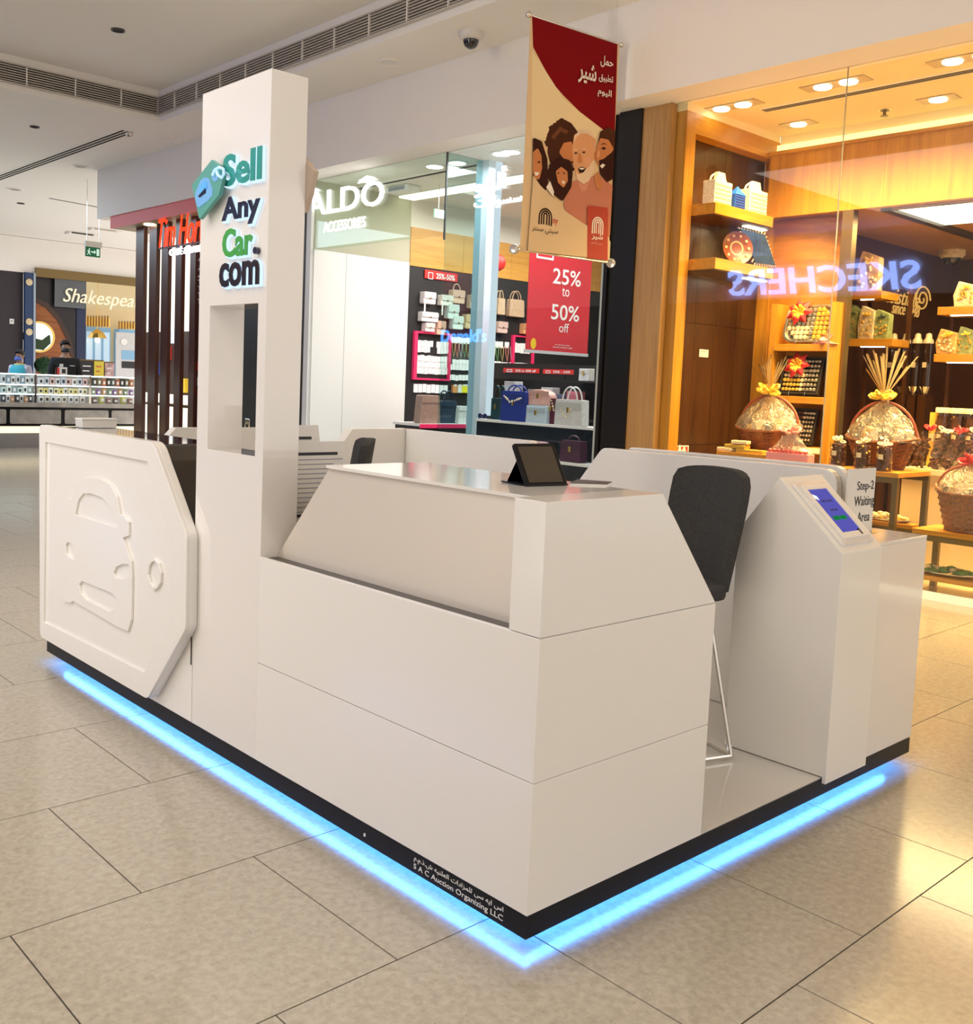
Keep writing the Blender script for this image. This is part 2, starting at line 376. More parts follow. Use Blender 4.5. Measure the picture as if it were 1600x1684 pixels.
MB().box(-3, SX-0.03, SY-0.03, SY-0.004, 4.428, 4.446).box(-3, SX-0.03, SY-0.03, SY-0.004, 4.64, 4.655).build('rail', M_grille, g)
mb = MB()
for i in range(7):
    z = 4.458+i*0.0265; mb.box(-3, SX-0.035, SY-0.022, SY-0.005, z, z+0.011)
o = mb.build('slats', M_grille, g); o['kind'] = 'stuff'
for i in range(9): BOX('mullion', M_ceil, g, SX-0.5-0.55*i, SX-0.488-0.55*i, SY-0.026, SY-0.005, 4.44, 4.65)
# bulkhead over the shop fronts
struct(MB().box(BX, GX+0.06, -8, 14.17, BZ, SZ+0.4).build('wall_bulkhead', M_wall, None), 'pale painted bulkhead above the shop fronts', 'wall')
# linear slot diffusers, sprinklers and dead downlights in the left ceiling
def diffuser(label, a, b, n, wid, mt=M_dark):
    a = Vector(a); b = Vector(b); d = (b-a).normalized(); s = Vector((d.y, -d.x, 0))
    t = thing('slot_diffuser', label, 'air vent', a)
    BOX_ = MB()
    w = wid*(n*1.7); p = [a-s*0.02, b-s*0.02, b+s*(w+0.02), a+s*(w+0.02)]
    MB().add([(q.x, q.y, a.z-0.004) for q in p]+[(q.x, q.y, a.z+0.002) for q in p], [(3,2,1,0),(4,5,6,7),(0,1,5,4),(1,2,6,5),(2,3,7,6),(3,0,4,7)][::1]).build('frame', M_ceil, t)
    for i in range(n):
        o_ = s*(i*1.7*wid); p = [a+o_, b+o_, b+o_+s*wid, a+o_+s*wid]
        MB().add([(q.x, q.y, a.z-0.006) for q in p]+[(q.x, q.y, a.z-0.003) for q in p], [(3,2,1,0),(4,5,6,7),(0,1,5,4),(1,2,6,5),(2,3,7,6),(3,0,4,7)]).build('slot', mt, t)
    return t
a = U(0, 298, z=SZ); b = U(213, 216, z=SZ)
diffuser('three-slot black linear diffuser running towards the bay corner', (4.1, 17.5, SZ), (4.1, b.y, SZ), 3, 0.035)
diffuser('thin black slot across the far left ceiling above the exit sign', U(80, 326, z=SZ), U(163, 341, z=SZ), 1, 0.06)
diffuser('thin dark shadow slot where the far ceiling meets the end wall', (2.0, 23.75, SZ), (12, 23.75, SZ), 1, 0.05)
def disc(name, label, cat, px, py, r, mtr, mtc, z=SZ, drop=0.012, group=None):
    p = U(px, py, z=z); t = thing(name, label, cat, p, group=group)
    MB().lathe([(r, 0.0), (r, -drop), (r*0.78, -drop), (r*0.74, -drop*0.3)], 20, p).build('trim_ring', mtr, t, smooth=True)
    MB().lathe([(r*0.74, -drop*0.35), (r*0.6, -drop*0.5), (0.001, -drop*0.5)], 20, p).build('lens', mtc, t, smooth=True); return t
M_dimglass = mat('dim_downlight', (0.35, 0.32, 0.27), 0.4)
disc('downlight', 'recessed white downlight left of the black dome camera', 'downlight', 640, 102, 0.115, M_ceil, mat('frosted_lens', (0.8, 0.78, 0.74), 0.3))
disc('downlight', 'unlit downlight in the ceiling left of the sign pillar', 'downlight', 275, 225, 0.13, M_ceil, M_ceil)
disc('downlight', 'unlit dim downlight just below the slot diffuser end', 'downlight', 132, 273, 0.12, M_ceil, M_dimglass)
disc('downlight', 'unlit dim downlight near the left picture edge', 'downlight', 24, 311, 0.14, M_ceil, M_dimglass)
disc('smoke_detector', 'tiny dark ceiling sensor below the left dim downlight', 'ceiling sensor', 34, 334, 0.07, M_dbrown, M_dark)
disc('ceiling_socket', 'small black ceiling socket left of the slot diffuser', 'ceiling sensor', 57, 208, 0.06, M_dbrown, M_dark)
disc('ceiling_socket', 'small black ceiling socket in the raised bay', 'ceiling sensor', 194, 49, 0.07, M_dbrown, M_dark, z=4.74)
p = U(212, 217, z=SZ); MB().lathe([(0.05, 0), (0.05, -0.03), (0.03, -0.05), (0.03, -0.02), (0.001, -0.02)], 16, p).build('sprinkler', M_chrome, None, smooth=True)
tag(bpy.data.objects['sprinkler'], 'round metal sprinkler ring at the end of the slot diffuser', 'sprinkler')
p = U(775, 53, z=SZ); t = thing('dome_camera', 'white security camera with black dome under the ceiling', 'security camera', p)
MB().lathe([(0.115, 0), (0.115, -0.03), (0.10, -0.055), (0.07, -0.07)], 24, p).build('housing', mat('camera_white', (0.7, 0.67, 0.62), 0.4), t, smooth=True)
MB().lathe([(0.07, -0.06), (0.07, -0.085), (0.055, -0.12), (0.03, -0.138), (0.001, -0.145)], 20, p).build('dome', mat('dome_black', (0.01, 0.01, 0.012), 0.06, coat=1), t, smooth=True)

# ================================================================= KIOSK
WB, BB = 0.096, 0.038
k = thing('kiosk_platform', 'low black-edged kiosk platform with blue light glowing underneath', 'platform', (1.0, 1.5, 0))
BOX('plinth', M_black, k, 0.002, 0.012, 0.002, 3.0, BB, WB-0.004); BOX('plinth', M_black, k, 0.012, 2.02, 0.002, 0.012, BB, WB-0.004)
BOX('plinth', M_black, k, 0.012, 2.02, 2.99, 3.0, BB, WB-0.004); BOX('plinth', M_black, k, 2.01, 2.02, 0.012, 2.99, BB, WB-0.004)
BOX('slab', M_paper, k, 0.012, 2.01, 0.012, 2.99, 0.075, WB-0.004)
BOX('inner_base', M_dark, k, 0.25, 1.77, 0.25, 2.75, 0.0, 0.075)
BOX('led_strip', M_led, k, 0.062, 0.078, 0.05, 2.95, 0.066, 0.0745); BOX('led_strip', M_led, k, 0.08, 1.97, 0.062, 0.078, 0.066, 0.0745)
M_deck = mat('deck_white_tile', (0.74, 0.71, 0.66), 0.07, coat=0.6)
for i in range(3):
    for j in range(4):
        BOX('deck_tile', M_deck, k, 0.006+i*0.672, 0.006+i*0.672+0.669, 0.006+j*0.748, 0.006+j*0.748+0.745, WB-0.004, WB)
a = U(679, 1436, x=0); b = U(826, 1512, x=0)
text('lettering', 'S A C Auction Organizing LLC', M_wtext, k, (0.002, a.y, 0.0455), *LF, a.y-b.y, 0.0185, 0.0008, bold=0.0)
text('lettering', arab('اس ايه سى للمزادات العلنيه ش.ذ.م.م'), M_wtext, k, (0.002, a.y, 0.067), *LF, a.y-b.y, 0.0185, 0.0008)
MB().cbox((0.0, 0.62, 0.062), 0.003, 0.006, 0.008).build('scuff', M_wtext, k)

# front counter -------------------------------------------------------------
c = thing('reception_counter', 'white reception counter with recessed satin panel at the kiosk corner', 'counter', (0.35, 0.6, WB))
Y1 = 1.199
MB().box(0.004, 0.69, 0.004, 0.099, WB, 0.75).box(0.0145, 0.675, 0.1001, Y1, WB, 0.738).build('core', M_white, c); BOX('trough', M_trough_shade, c, 0.0145, 0.075, 0.1001, Y1, 0.7381, 0.745)  # trough floor sits near the lip, its shade put into the dark grey
LB = [(0, 0), (0.695, 0), (0.695, Y1), (0.68, Y1), (0.68, 0.1), (0.014, 0.1), (0.014, Y1), (0, Y1)]
plate('lower_board', [LB], M_white, c, (0, 0, 0), (1, 0, 0), (0, 1, 0), WB, 0.4105, bevel=0.001)
plate('middle_board', [LB], M_white, c, (0, 0, 0), (1, 0, 0), (0, 1, 0), 0.4125, 0.7495, bevel=0.001)
MB().prism([(0, 0.7515), (0.695, 0.7515), (0.43, 1.061), (0, 1.061)], 'y', 0, 0.10).build('end_block', M_white, c, bevel=0.0015)
MB().prism([(0.10, 0.7452), (1.205, 0.7452), (0.93, 1.052), (0.10, 1.052)], 'x', 0.064, 0.076).build('satin_panel', M_satin, c)
MB().prism([(0.10, 1.05), (0.93, 1.05), (0.945, 1.035), (0.10, 1.035)], 'x', 0.075, 0.42).build('carcass', M_white, c)
MB().box(0.055, 0.43, 0.10, 0.935, 1.052, 1.061).build('worktop', mat('worktop_gloss', (0.84, 0.82, 0.785), 0.12, coat=0.4), c)
MB().prism([(0.0751, 0.74), (0.695, 0.74), (0.43, 1.05), (0.0751, 1.05)], 'y', 0.1001, 0.116).build('inner_board', M_white, c)
MB().add([(0.43, 0.1, 1.06), (0.695, 0.1, 0.751), (0.695, 1.19, 0.751), (0.43, 0.93, 1.06), (0.42, 0.1, 1.05), (0.685, 0.1, 0.741), (0.685, 1.19, 0.741), (0.42, 0.93, 1.05)],
         [(0,1,2,3),(7,6,5,4),(0,4,5,1),(1,5,6,2),(2,6,7,3),(3,7,4,0)]).build('sloped_back', M_white, c)

# sign pillar -----------------------------------------------------------------
YL, YR, PD, PT = 1.628, 1.199, 0.131, 2.236
p_ = thing('sign_pillar', 'tall glossy white kiosk pillar carrying the lit website letters', 'pillar', (0.06, 1.41, WB))
outer = [(-YL, WB), (-YR, WB), (-YR, PT), (-YL, PT)]
hole = [(-1.553, 1.062), (-1.247, 1.062), (-1.247, 1.538), (-1.553, 1.538)]
plate('column', [outer, hole], M_pillar, p_, (0, 0, 0), *LF, -PD, 0, bevel=0.0015)
YLt = YR-0.0005
text_rows = [('Sell', 368, 304, 431, 248, 'teal', (0.03, 0.33, 0.28)), ('Any', 366, 373, 428, 320, 'navy', (0.006, 0.008, 0.04)),
             ('Car', 367, 424, 416, 374, 'green', (0.06, 0.38, 0.07)), ('com', 362, 473, 427, 430, 'amber', (0.03, 0.022, 0.03))]
M_halo = emis('letter_halo', (0.55, 0.75, 1.0), 1.2)
for s_, x0, y0, x1, y1, nm, col_ in text_rows:
    a = U(x0, y0, x=-0.01); b = U(x1, y0, x=-0.01); t_ = U((x0+x1)/2, y1, x=-0.01); a2 = U((x0+x1)/2, y0-2, x=-0.01)
    w = a.y-b.y; h = t_.z-a2.z
    f = text('letters', s_, mat('letter_'+nm, col_, 0.15, coat=0.6), p_, (0, a.y, a2.z), *LF, w, h, 0.004, bold=0.028, tz=0.011)
    text('letter_glow', s_, M_halo, f, (0, a.y+0.003, a2.z-0.005), *LF, w+0.004, h+0.006, 0.009, bold=0.045, tz=0.001)
    f['label'] = nm+' raised letters with white glowing edges'
a = U(421, 412, x=-0.01); plate('letters', [ell(0, 0, 0.011, 0.011)], mat('letter_navy', (0.006, 0.008, 0.04)), p_, (0, a.y, a.z), *LF, 0.002, 0.015)
# price-tag emblem that overhangs the pillar
pts = [(347.5, 262), (360, 270.7), (366.6, 289), (358.6, 321), (327, 361.5), (314.5, 304)]
tp = [U(q[0], q[1], x=-0.035) for q in pts]; poly = [(-q.y, q.z) for q in tp]
e = plate('price_tag_emblem', [rpoly(poly, 0.008)], mat('tag_teal', (0.10, 0.36, 0.30), 0.35), p_, (0, 0, 0), *LF, 0.02, 0.034, bevel=0.002)
cx_ = sum(q[0] for q in poly)/6; cz_ = sum(q[1] for q in poly)/6
def T2(q): v = U(300+q[0]*0.2019, 200+q[1]*0.2019, x=-0.036); return (-v.y, v.z)
car = [T2(q) for q in ((110, 580), (130, 530), (150, 480), (180, 458), (200, 455), (215, 470), (222, 500), (240, 550), (238, 600), (205, 640), (140, 690), (128, 700), (120, 670), (108, 620))]
plate('car_outline', [rpoly(car, 0.006)], emis('emblem_glow', (0.30, 0.60, 1.0), 0.75), e, (0, 0, 0), *LF, 0.034, 0.038)
scr = [T2(q) for q in ((145, 580), (160, 520), (185, 485), (203, 490), (212, 540), (170, 590))]
plate('windscreen', [rpoly(scr, 0.004)], mat('emblem_blue', (0.10, 0.42, 0.85), 0.3, emit=(0.1, 0.4, 0.9), estr=0.15), e, (0, 0, 0), *LF, 0.038, 0.041)
plate('grille_mark', [[T2(q) for q in ((140, 610), (200, 540), (196, 585), (150, 620))]], MATS['letter_navy'], e, (0, 0, 0), *LF, 0.038, 0.042)
rc = T2((265, 430)); plate('eyelet', [ell(rc[0], rc[1], 0.018, 0.022), ell(rc[0], rc[1], 0.009, 0.012)], MATS['emblem_glow'], e, (0, 0, 0), *LF, 0.034, 0.038)
path = [T2(q) for q in ((265, 440), (285, 400), (320, 375), (355, 390), (358, 430), (340, 462), (310, 440), (300, 410))]
MB().tube([(-0.045, -q[0], q[1]) for q in path], 0.0045, 8).build('string', mat('emblem_string', (0.4, 0.6, 0.8), 0.3, emit=(0.35, 0.6, 1), estr=0.6), e, smooth=True)
pts = [(505, 262), (522, 282), (513, 322), (504, 350)]
tp = [U(q[0], q[1], x=PD+0.012) for q in pts]; poly = [(-q.y, q.z) for q in tp]+[(-1.30, 1.95), (-1.30, 2.06)]
plate('price_tag_emblem', [poly], mat('tag_back_beige', (0.55, 0.44, 0.36), 0.5), p_, (0, 0, 0), *LF, -PD-0.018, -PD, bevel=0.001)

# tag-shaped side unit with embossed car ---------------------------------------
u = thing('tag_shaped_unit', 'white tag-shaped kiosk side panel with embossed car front', 'counter', (0.1, 2.4, WB))
TP = [(-2.975, 1.062), (-1.86, 1.064), (-1.600, 0.764), (-1.596, 0.442), (-1.882, 0.121), (-2.955, 0.121)]
rad = [0.03, 0.09, 0.05, 0.05, 0.05, 0.03]
plate('face_panel', [rpoly(TP, rad)], M_white, u, (0, 0, 0), *LF, 0.0, 0.036, bevel=0.006)
def T3(q): v = U(40+q[0]*0.3206, 660+q[1]*0.3206, x=-0.045); return (-v.y, v.z)
inn = [T3(q) for q in ((107, 208), (630, 310), (765, 730), (755, 1115), (615, 1390), (98, 1130))]
plate('raised_border', [rpoly(TP, rad), inn], M_white, u, (0, 0, 0), *LF, 0.035, 0.046, bevel=0.002)
body = [T3(q) for q in ((182, 700), (190, 650), (205, 625), (197, 560), (205, 515), (225, 498), (245, 500), (270, 430), (310, 395), (350, 388), (400, 400), (445, 430), (475, 490), (490, 580), (515, 590), (535, 620), (535, 690), (505, 700), (520, 745), (548, 820), (552, 900), (548, 1120), (530, 1180), (480, 1160), (250, 1025), (235, 1035), (205, 1030), (185, 990))]
win = [T3(q) for q in ((260, 580), (275, 510), (300, 475), (340, 473), (400, 495), (450, 560), (480, 650))]
hl1 = [T3(q) for q in ((212, 740), (222, 722), (245, 735), (262, 780), (258, 812), (230, 800), (215, 780))]
hl2 = [T3(q) for q in ((458, 880), (470, 850), (500, 835), (535, 838), (540, 900), (500, 912), (470, 905))]
gr = [T3(q) for q in ((282, 940), (295, 922), (450, 985), (470, 1010), (470, 1060), (440, 1080), (320, 1020), (290, 985))]
plate('embossed_car', [body, win, hl1, hl2, gr], M_white, u, (0, 0, 0), *LF, 0.035, 0.046, bevel=0.002)
ey = [T3(q) for q in ((665, 803), (690, 830), (702, 880), (698, 930), (680, 962), (660, 968), (640, 940), (628, 890), (632, 840), (648, 812))]
ec = (sum(q[0] for q in ey)/10, sum(q[1] for q in ey)/10)
plate('embossed_eyelet', [ey, [(ec[0]+(q[0]-ec[0])*0.8, ec[1]+(q[1]-ec[1])*0.8) for q in ey]], M_white, u, (0, 0, 0), *LF, 0.035, 0.046, bevel=0.002)
dk = [(-2.97, 1.048), (-1.90, 1.050), (-1.80, 1.0), (-1.642, 0.78), (-1.642, 0.45), (-2.97, 0.45)]
plate('dark_body', [rpoly(dk, [0.0, 0.06, 0.03, 0.03, 0, 0])], M_dbrown, u, (0, 0, 0), *LF, -0.26, 0.0)
BOX("black_top", M_gblack, u, 0.0, 0.262, 1.92, 2.972, 1.048, 1.0515)
MB().box(0.0, 0.25, 1.632, 2.98, WB, 0.45).build('base_panel', M_white, u, bevel=0.0015)
BOX('slot', M_dark, u, -0.001, 0.003, 1.634, 1.642, 0.30, 0.41)

# rear panels ---------------------------------------------------------------------
def tagwall(label, poly, x0, x1, rads):
    t = thing('low_partition', label, 'partition', (x0, sum(q[0] for q in poly)/len(poly), WB))
    plate('panel', [rpoly([(-q[0], q[1]) for q in poly], rads)], M_white, t, (0, 0, 0), *LF, -x1, -x0, bevel=0.0015); return t
tagwall('cream low partition at the kiosk rear beside the corner joint', [(2.664, 1.06), (1.745, 1.06), (1.50, 0.76), (1.50, WB+0.002), (2.664, WB+0.002)], 1.77, 1.81, [0, .01, .02, 0, 0])
t = thing('low_partition', 'cream corner partition with pale sloped edge at the kiosk rear', 'partition', (1.6, 2.69, WB))
MB().prism([(1.80, WB+0.002), (1.80, 1.06), (1.42, 1.06), (1.17, 0.75), (1.17, WB+0.002)], 'y', 2.668, 2.73).build('panel', M_white, t, bevel=0.0015)
t = thing('low_partition', 'cream end partition with a round lock left of the pillar', 'partition', (0.8, 2.80, WB))
MB().prism([(0.30, WB+0.002), (0.30, 0.84), (0.505, 1.058), (1.05, 1.058), (1.05, WB+0.002)], 'y', 2.79, 2.84).build('panel', M_white, t, bevel=0.0015)
lk = U(323, 729, y=2.79); MB().lathe([(0.014, 0), (0.014, 0.006), (0.006, 0.006), (0.005, 0.003)], 16).xf(Matrix.Translation(lk) @ Matrix.Rotation(PI/2, 4, 'X')).build('lock', M_chrome, t, smooth=True)
t = thing('white_box', 'small white box standing on the black top of the tag unit', 'box', (0.2, 2.9, 1.0525))
MB().box(0.10, 0.255, 2.86, 2.94, 1.0525, 1.088).build('body', M_white, t, bevel=0.002)
BOX('lid', M_paper, t, 0.098, 0.257, 2.858, 2.942, 1.088, 1.094)
t = thing('tag_shaped_unit', 'rear white tag-shaped unit with black core beside the waiting sign', 'counter', (1.9, 0.8, WB))
plate('inner_panel', [rpoly([(-1.312, 1.06), (-0.225, 1.064), (-0.225, WB+0.002), (-1.70, WB+0.002), (-1.70, 0.62), (-1.475, 0.856)], [0.05, 0.07, 0, 0, 0, 0])], M_white, t, (0, 0, 0), *LF, -1.81, -1.77, bevel=0.003)
plate('black_core', [rpoly([(-1.31, 1.048), (-0.30, 1.05), (-0.30, WB+0.002), (-1.48, WB+0.002), (-1.48, 0.84)], [0.03, 0.07, 0, 0, 0])], M_gblack, t, (0, 0, 0), *LF, -1.96, -1.81)
plate('outer_panel', [rpoly([(-1.312, 1.06), (-0.285, 1.064), (-0.285, WB+0.002), (-1.70, WB+0.002), (-1.70, 0.62), (-1.475, 0.856)], [0.05, 0.07, 0, 0, 0, 0])], M_white, t, (0, 0, 0), *LF, -2.0, -1.96, bevel=0.003)
t = thing('low_cabinet', 'low white gloss cabinet at the kiosk right corner', 'cabinet', (1.84, 0.1, WB))
MB().box(1.652, 2.022, 0.0, 0.22, WB+0.002, 0.829).build('body', M_pillar, t, bevel=0.0015)
BOX('top', mat('worktop_gloss', (0.8, 0.76, 0.7)), t, 1.652, 2.022, 0.0, 0.224, 0.829, 0.84, 0.001)
t = thing('waiting_sign', 'upright white acrylic sign reading Step-2 Waiting Area', 'sign', (1.94, 0.16, 0.84))
sy = 0.16
a = U(1397, 772, y=sy); b = U(1441, 770, y=sy)
MB().box(a.x, b.x, sy, sy+0.006, 0.842, a.z).build('board', mat('sign_board', (0.78, 0.75, 0.71), 0.3), t)
MB().box(a.x-0.004, b.x+0.004, sy+0.006, sy+0.012, 0.842, a.z+0.005).build('holder', M_acryl, t)
BOX('foot', M_acryl, t, a.x, b.x, sy-0.03, sy+0.04, 0.840, 0.8425)
for s_, x0, y0, x1, y1 in (('Step-2', 1409, 811, 1436, 792), ('Waiting', 1404, 838, 1436, 817), ('Area', 1409, 859, 1429, 843)):
    ptext('lettering', s_, M_ink, t, x0, y0, x1, y1, 0.0006, y=sy-0.0008)

# self-service tablet stand ----------------------------------------------------------
t = thing('tablet_stand', 'white pentagonal check-in stand with a lit tablet on its slope', 'tablet stand', (1.51, 0.18, WB))
prof = [(-0.012, 0.078), (-0.012, 0.83), (0.223, 1.05), (0.367, 0.851), (0.365, 0.099), (0.0015, 0.099), (0.0015, 0.078)]
MB().prism(prof, 'x', 1.37, 1.648).build('body', M_white, t, bevel=0.002)
sl = Vector((0, 0.235, 0.22)).normalized(); og = Vector((1.37, -0.012, 0.83)); L = math.hypot(0.235, 0.22)
SR, SU = (1, 0, 0), tuple(sl)
def rect(a0, a1, b0, b1): return [(a0, b0), (a1, b0), (a1, b1), (a0, b1)]
plate('mount_plate', [rpoly(rect(0.03, 0.238, 0.025, 0.285), 0.01)], M_pillar, t, og, SR, SU, 0, 0.010, bevel=0.002)
plate('tablet_frame', [rpoly(rect(0.05, 0.222, 0.045, 0.27), 0.008), rect(0.072, 0.20, 0.068, 0.25)], M_white, t, og, SR, SU, 0.010, 0.016, bevel=0.001)
sc_ = plate('screen', [rect(0.071, 0.201, 0.067, 0.251)], emis('screen_violet', (0.13, 0.12, 0.55), 0.7), t, og, SR, SU, 0.010, 0.012)
def on(name, mt, a0, a1, b0, b1): return plate(name, [rect(a0, a1, b0, b1)], mt, sc_, og, SR, SU, 0.012, 0.0125)
on('button', emis('screen_green', (0.01, 0.22, 0.05), 0.8), 0.095, 0.135, 0.120, 0.136); on('button', MATS['screen_green'], 0.139, 0.179, 0.120, 0.136)
text('screen_text', 'WELCOME', M_ink, sc_, og+sl*0.195+Vector((0.105, 0, 0)), SR, SU, 0.07, 0.010, 0.0006, tz=0.012)
text('screen_text', 'check in here', M_ink, sc_, og+sl*0.158+Vector((0.118, 0, 0)), SR, SU, 0.045, 0.009, 0.0006, tz=0.012)
plate('logo', [[(0.078, 0.215), (0.10, 0.205), (0.102, 0.222), (0.083, 0.232)]], emis('screen_white', (0.9, 0.9, 1), 1.0), sc_, og, SR, SU, 0.012, 0.0126)
plate('cable_clip', [[(0.178, 0.052), (0.190, 0.052), (0.188, 0.075), (0.180, 0.075)]], M_black, t, og, SR, SU, 0.012, 0.017)

# tablet on the counter ----------------------------------------------------------------
tb = thing('tablet', 'black tablet propped up on its folded cover on the counter', 'tablet', (0.29, 0.27, 1.061))
a = U(866, 800, z=1.062); b = U(934, 798, z=1.062); rt = (b-a).normalized(); up_ = Vector((-0.30*rt.y*-1, 0.0, 0.0))
nb = Vector((-rt.y, rt.x, 0))            # away from the camera
if nb.dot(FWD) < 0: nb = -nb
upv = (Vector((0, 0, 1))*0.84+nb*0.54).normalized(); w = (b-a).length
plate('case', [rpoly(rect(0, w, 0, 0.125), 0.008)], M_black, tb, a, rt, upv, -0.008, 0.0, bevel=0.001)
plate('display', [rect(0.012, w-0.012, 0.01, 0.115)], mat('dark_display', (0.02, 0.012, 0.006), 0.06, coat=1), tb, a, rt, upv, 0.0, 0.001)
q0 = a+nb*0.004; q1 = a+nb*0.13; 
mb = MB(); qa = q0+rt*0.005; qb = q0+rt*(w*0.9)
mid = a+upv*0.085+nb*0.008; far = a+nb*0.10
mb.add([mid+rt*0.01, mid+rt*(w-0.01), far+rt*(w-0.01)+Vector((0, 0, 0.001)), far+rt*0.01+Vector((0, 0, 0.001))], [(0, 1, 2, 3), (3, 2, 1, 0)])
mb.build('cover_prop', M_black, tb)
MB().add([a+Vector((0, 0, 0.0002)), b+Vector((0, 0, 0.0002)), b+nb*0.11+Vector((0, 0, 0.0002)), a+nb*0.11+Vector((0, 0, 0.0002)), a+Vector((0, 0, 0.004)), b+Vector((0, 0, 0.004)), b+nb*0.11+Vector((0, 0, 0.004)), a+nb*0.11+Vector((0, 0, 0.004))],
         [(3,2,1,0),(4,5,6,7),(0,1,5,4),(1,2,6,5),(2,3,7,6),(3,0,4,7)]).build('cover_base', M_black, tb)
a = U(936, 797, z=1.062); b = U(998, 799, z=1.062); c_ = U(950, 791, z=1.062)
nt_ = thing('notepad', 'flat dark notepad lying beside the tablet on the counter', 'notepad', a)
d_ = c_-a; v0 = [a, b, b+d_*0.7, c_]
for nm, z0, z1, mt in (('pages', 0.0, 0.004, M_paper), ('cover', 0.004, 0.0055, mat('slate_cover', (0.06, 0.06, 0.075), 0.5))):
    MB().add([(q.x, q.y, 1.0612+z0) for q in v0]+[(q.x, q.y, 1.0612+z1) for q in v0], [(3,2,1,0),(4,5,6,7),(0,1,5,4),(1,2,6,5),(2,3,7,6),(3,0,4,7)]).build(nm, mt, nt_)

# chairs ------------------------------------------------------------------------------------
def bar_chair(label, loc, rz):
    t = thing('bar_chair', label, 'chair', loc, rz)
    def shell(name, W0, W1, H, thick, curve, base, lean):
        nx, nz = 10, 8; vs = []
        for s_ in (0, 1):
            for j in range(nz+1):
                v = j/nz; wv = (W0+(W1-W0)*min(1, v*1.5))*(1-0.10*max(0, (v-0.8)/0.2)**2)
                for i in range(nx+1):
                    x = (i/nx*2-1); yy = curve*x*x+lean*v+s_*thick
                    vs.append((x*wv/2, base[1]-yy+0.05*0, base[2]+H*v-0.02*(x**4)*(v > 0.9)))
        n1 = (nx+1)*(nz+1); fs = []
        for j in range(nz):
            for i in range(nx):
                a_ = j*(nx+1)+i; fs.append((a_, a_+1, a_+nx+2, a_+nx+1)); fs.append((n1+a_+nx+1, n1+a_+nx+2, n1+a_+1, n1+a_))
        rim = [i for i in range(nx+1)]+[j*(nx+1)+nx for j in range(1, nz+1)]+[nz*(nx+1)+i for i in range(nx-1, -1, -1)]+[j*(nx+1) for j in range(nz-1, 0, -1)]
        for q in range(len(rim)): fs.append((rim[q], n1+rim[q], n1+rim[(q+1) % len(rim)], rim[(q+1) % len(rim)]))
        return MB().add(vs, fs).build(name, M_fabric, t, local=True, smooth=True)
    shell('backrest', 0.35, 0.385, 0.40, 0.035, -0.04, (0, 0.0, 0.565), 0.06)
    MB().prism(rpoly([(-0.2, 0.0), (0.2, 0.0), (0.21, 0.40), (-0.21, 0.40)], 0.08), 'z', 0.54, 0.59).build('seat', M_fabric, t, local=True, bevel=0.012)
    for sx in (-1, 1):
        MB().tube([(0.12*sx, 0.05, 0.55), (0.2*sx, -0.03, 0.012)], 0.008, 8).build('leg', M_chrome, t, local=True, smooth=True)
        MB().tube([(0.12*sx, 0.34, 0.55), (0.2*sx, 0.44, 0.012)], 0.008, 8).build('leg', M_chrome, t, local=True, smooth=True)
    MB().tube([(-0.2, -0.03, 0.012), (0.2, -0.03, 0.012), (0.2, 0.44, 0.012), (-0.2, 0.44, 0.012)], 0.009, 8, closed=True).build('floor_frame', M_chrome, t, local=True)
    MB().tube([(-0.185, 0.40, 0.2), (0.185, 0.40, 0.2)], 0.007, 8).build('footrest', M_chrome, t, local=True)
    return t
bar_chair('charcoal fabric bar chair between the counter and tablet stand', (1.30, 0.47, WB+0.002), 1.25)
bar_chair('charcoal fabric bar chair mostly hidden behind the counter', (0.92, 1.98, WB+0.002), 1.0)

# leaflet rack behind the pillar -----------------------------------------------------------
r = thing('leaflet_rack', 'clear acrylic rack of printed leaflets on the pillar back', 'leaflet rack', (0.22, 1.3, 0.9))
BOX('back_plate', M_acryl, r, 0.1312, 0.135, 1.205, 1.42, 0.80, 1.25)
for i in range(3):
    yy = 1.415-i*0.075; x1 = 0.245+i*0.055; zt = 1.205-i*0.05; zl = 0.845-i*0.01
    BOX('shelf', M_acryl, r, 0.135, x1+0.06, yy-0.012, yy+0.02, zl-0.006, zl-0.002)
    sh = MB().prism([(0.137, zl), (x1+0.05, zl), (x1, zt), (0.137, zt)], 'y', yy, yy+0.006).build('leaflet', M_paper, r)
    for j in range(14):
        z = zl+0.03+j*(zt-zl-0.06)/14; BOX('print_line', M_ink if j in (0, 13) else mat('print_grey', (0.35, 0.36, 0.42), 0.6), sh, 0.15, x1-0.012+0.04*(1-(z-zl)/(zt-zl))-0.02*(j % 3), yy-0.0006, yy, z, z+(0.010 if j in (0, 13) else 0.0035))
    BOX('front_lip', M_acryl, r, 0.137, x1+0.06, yy-0.012, yy-0.009, zl-0.002, zl+0.09)
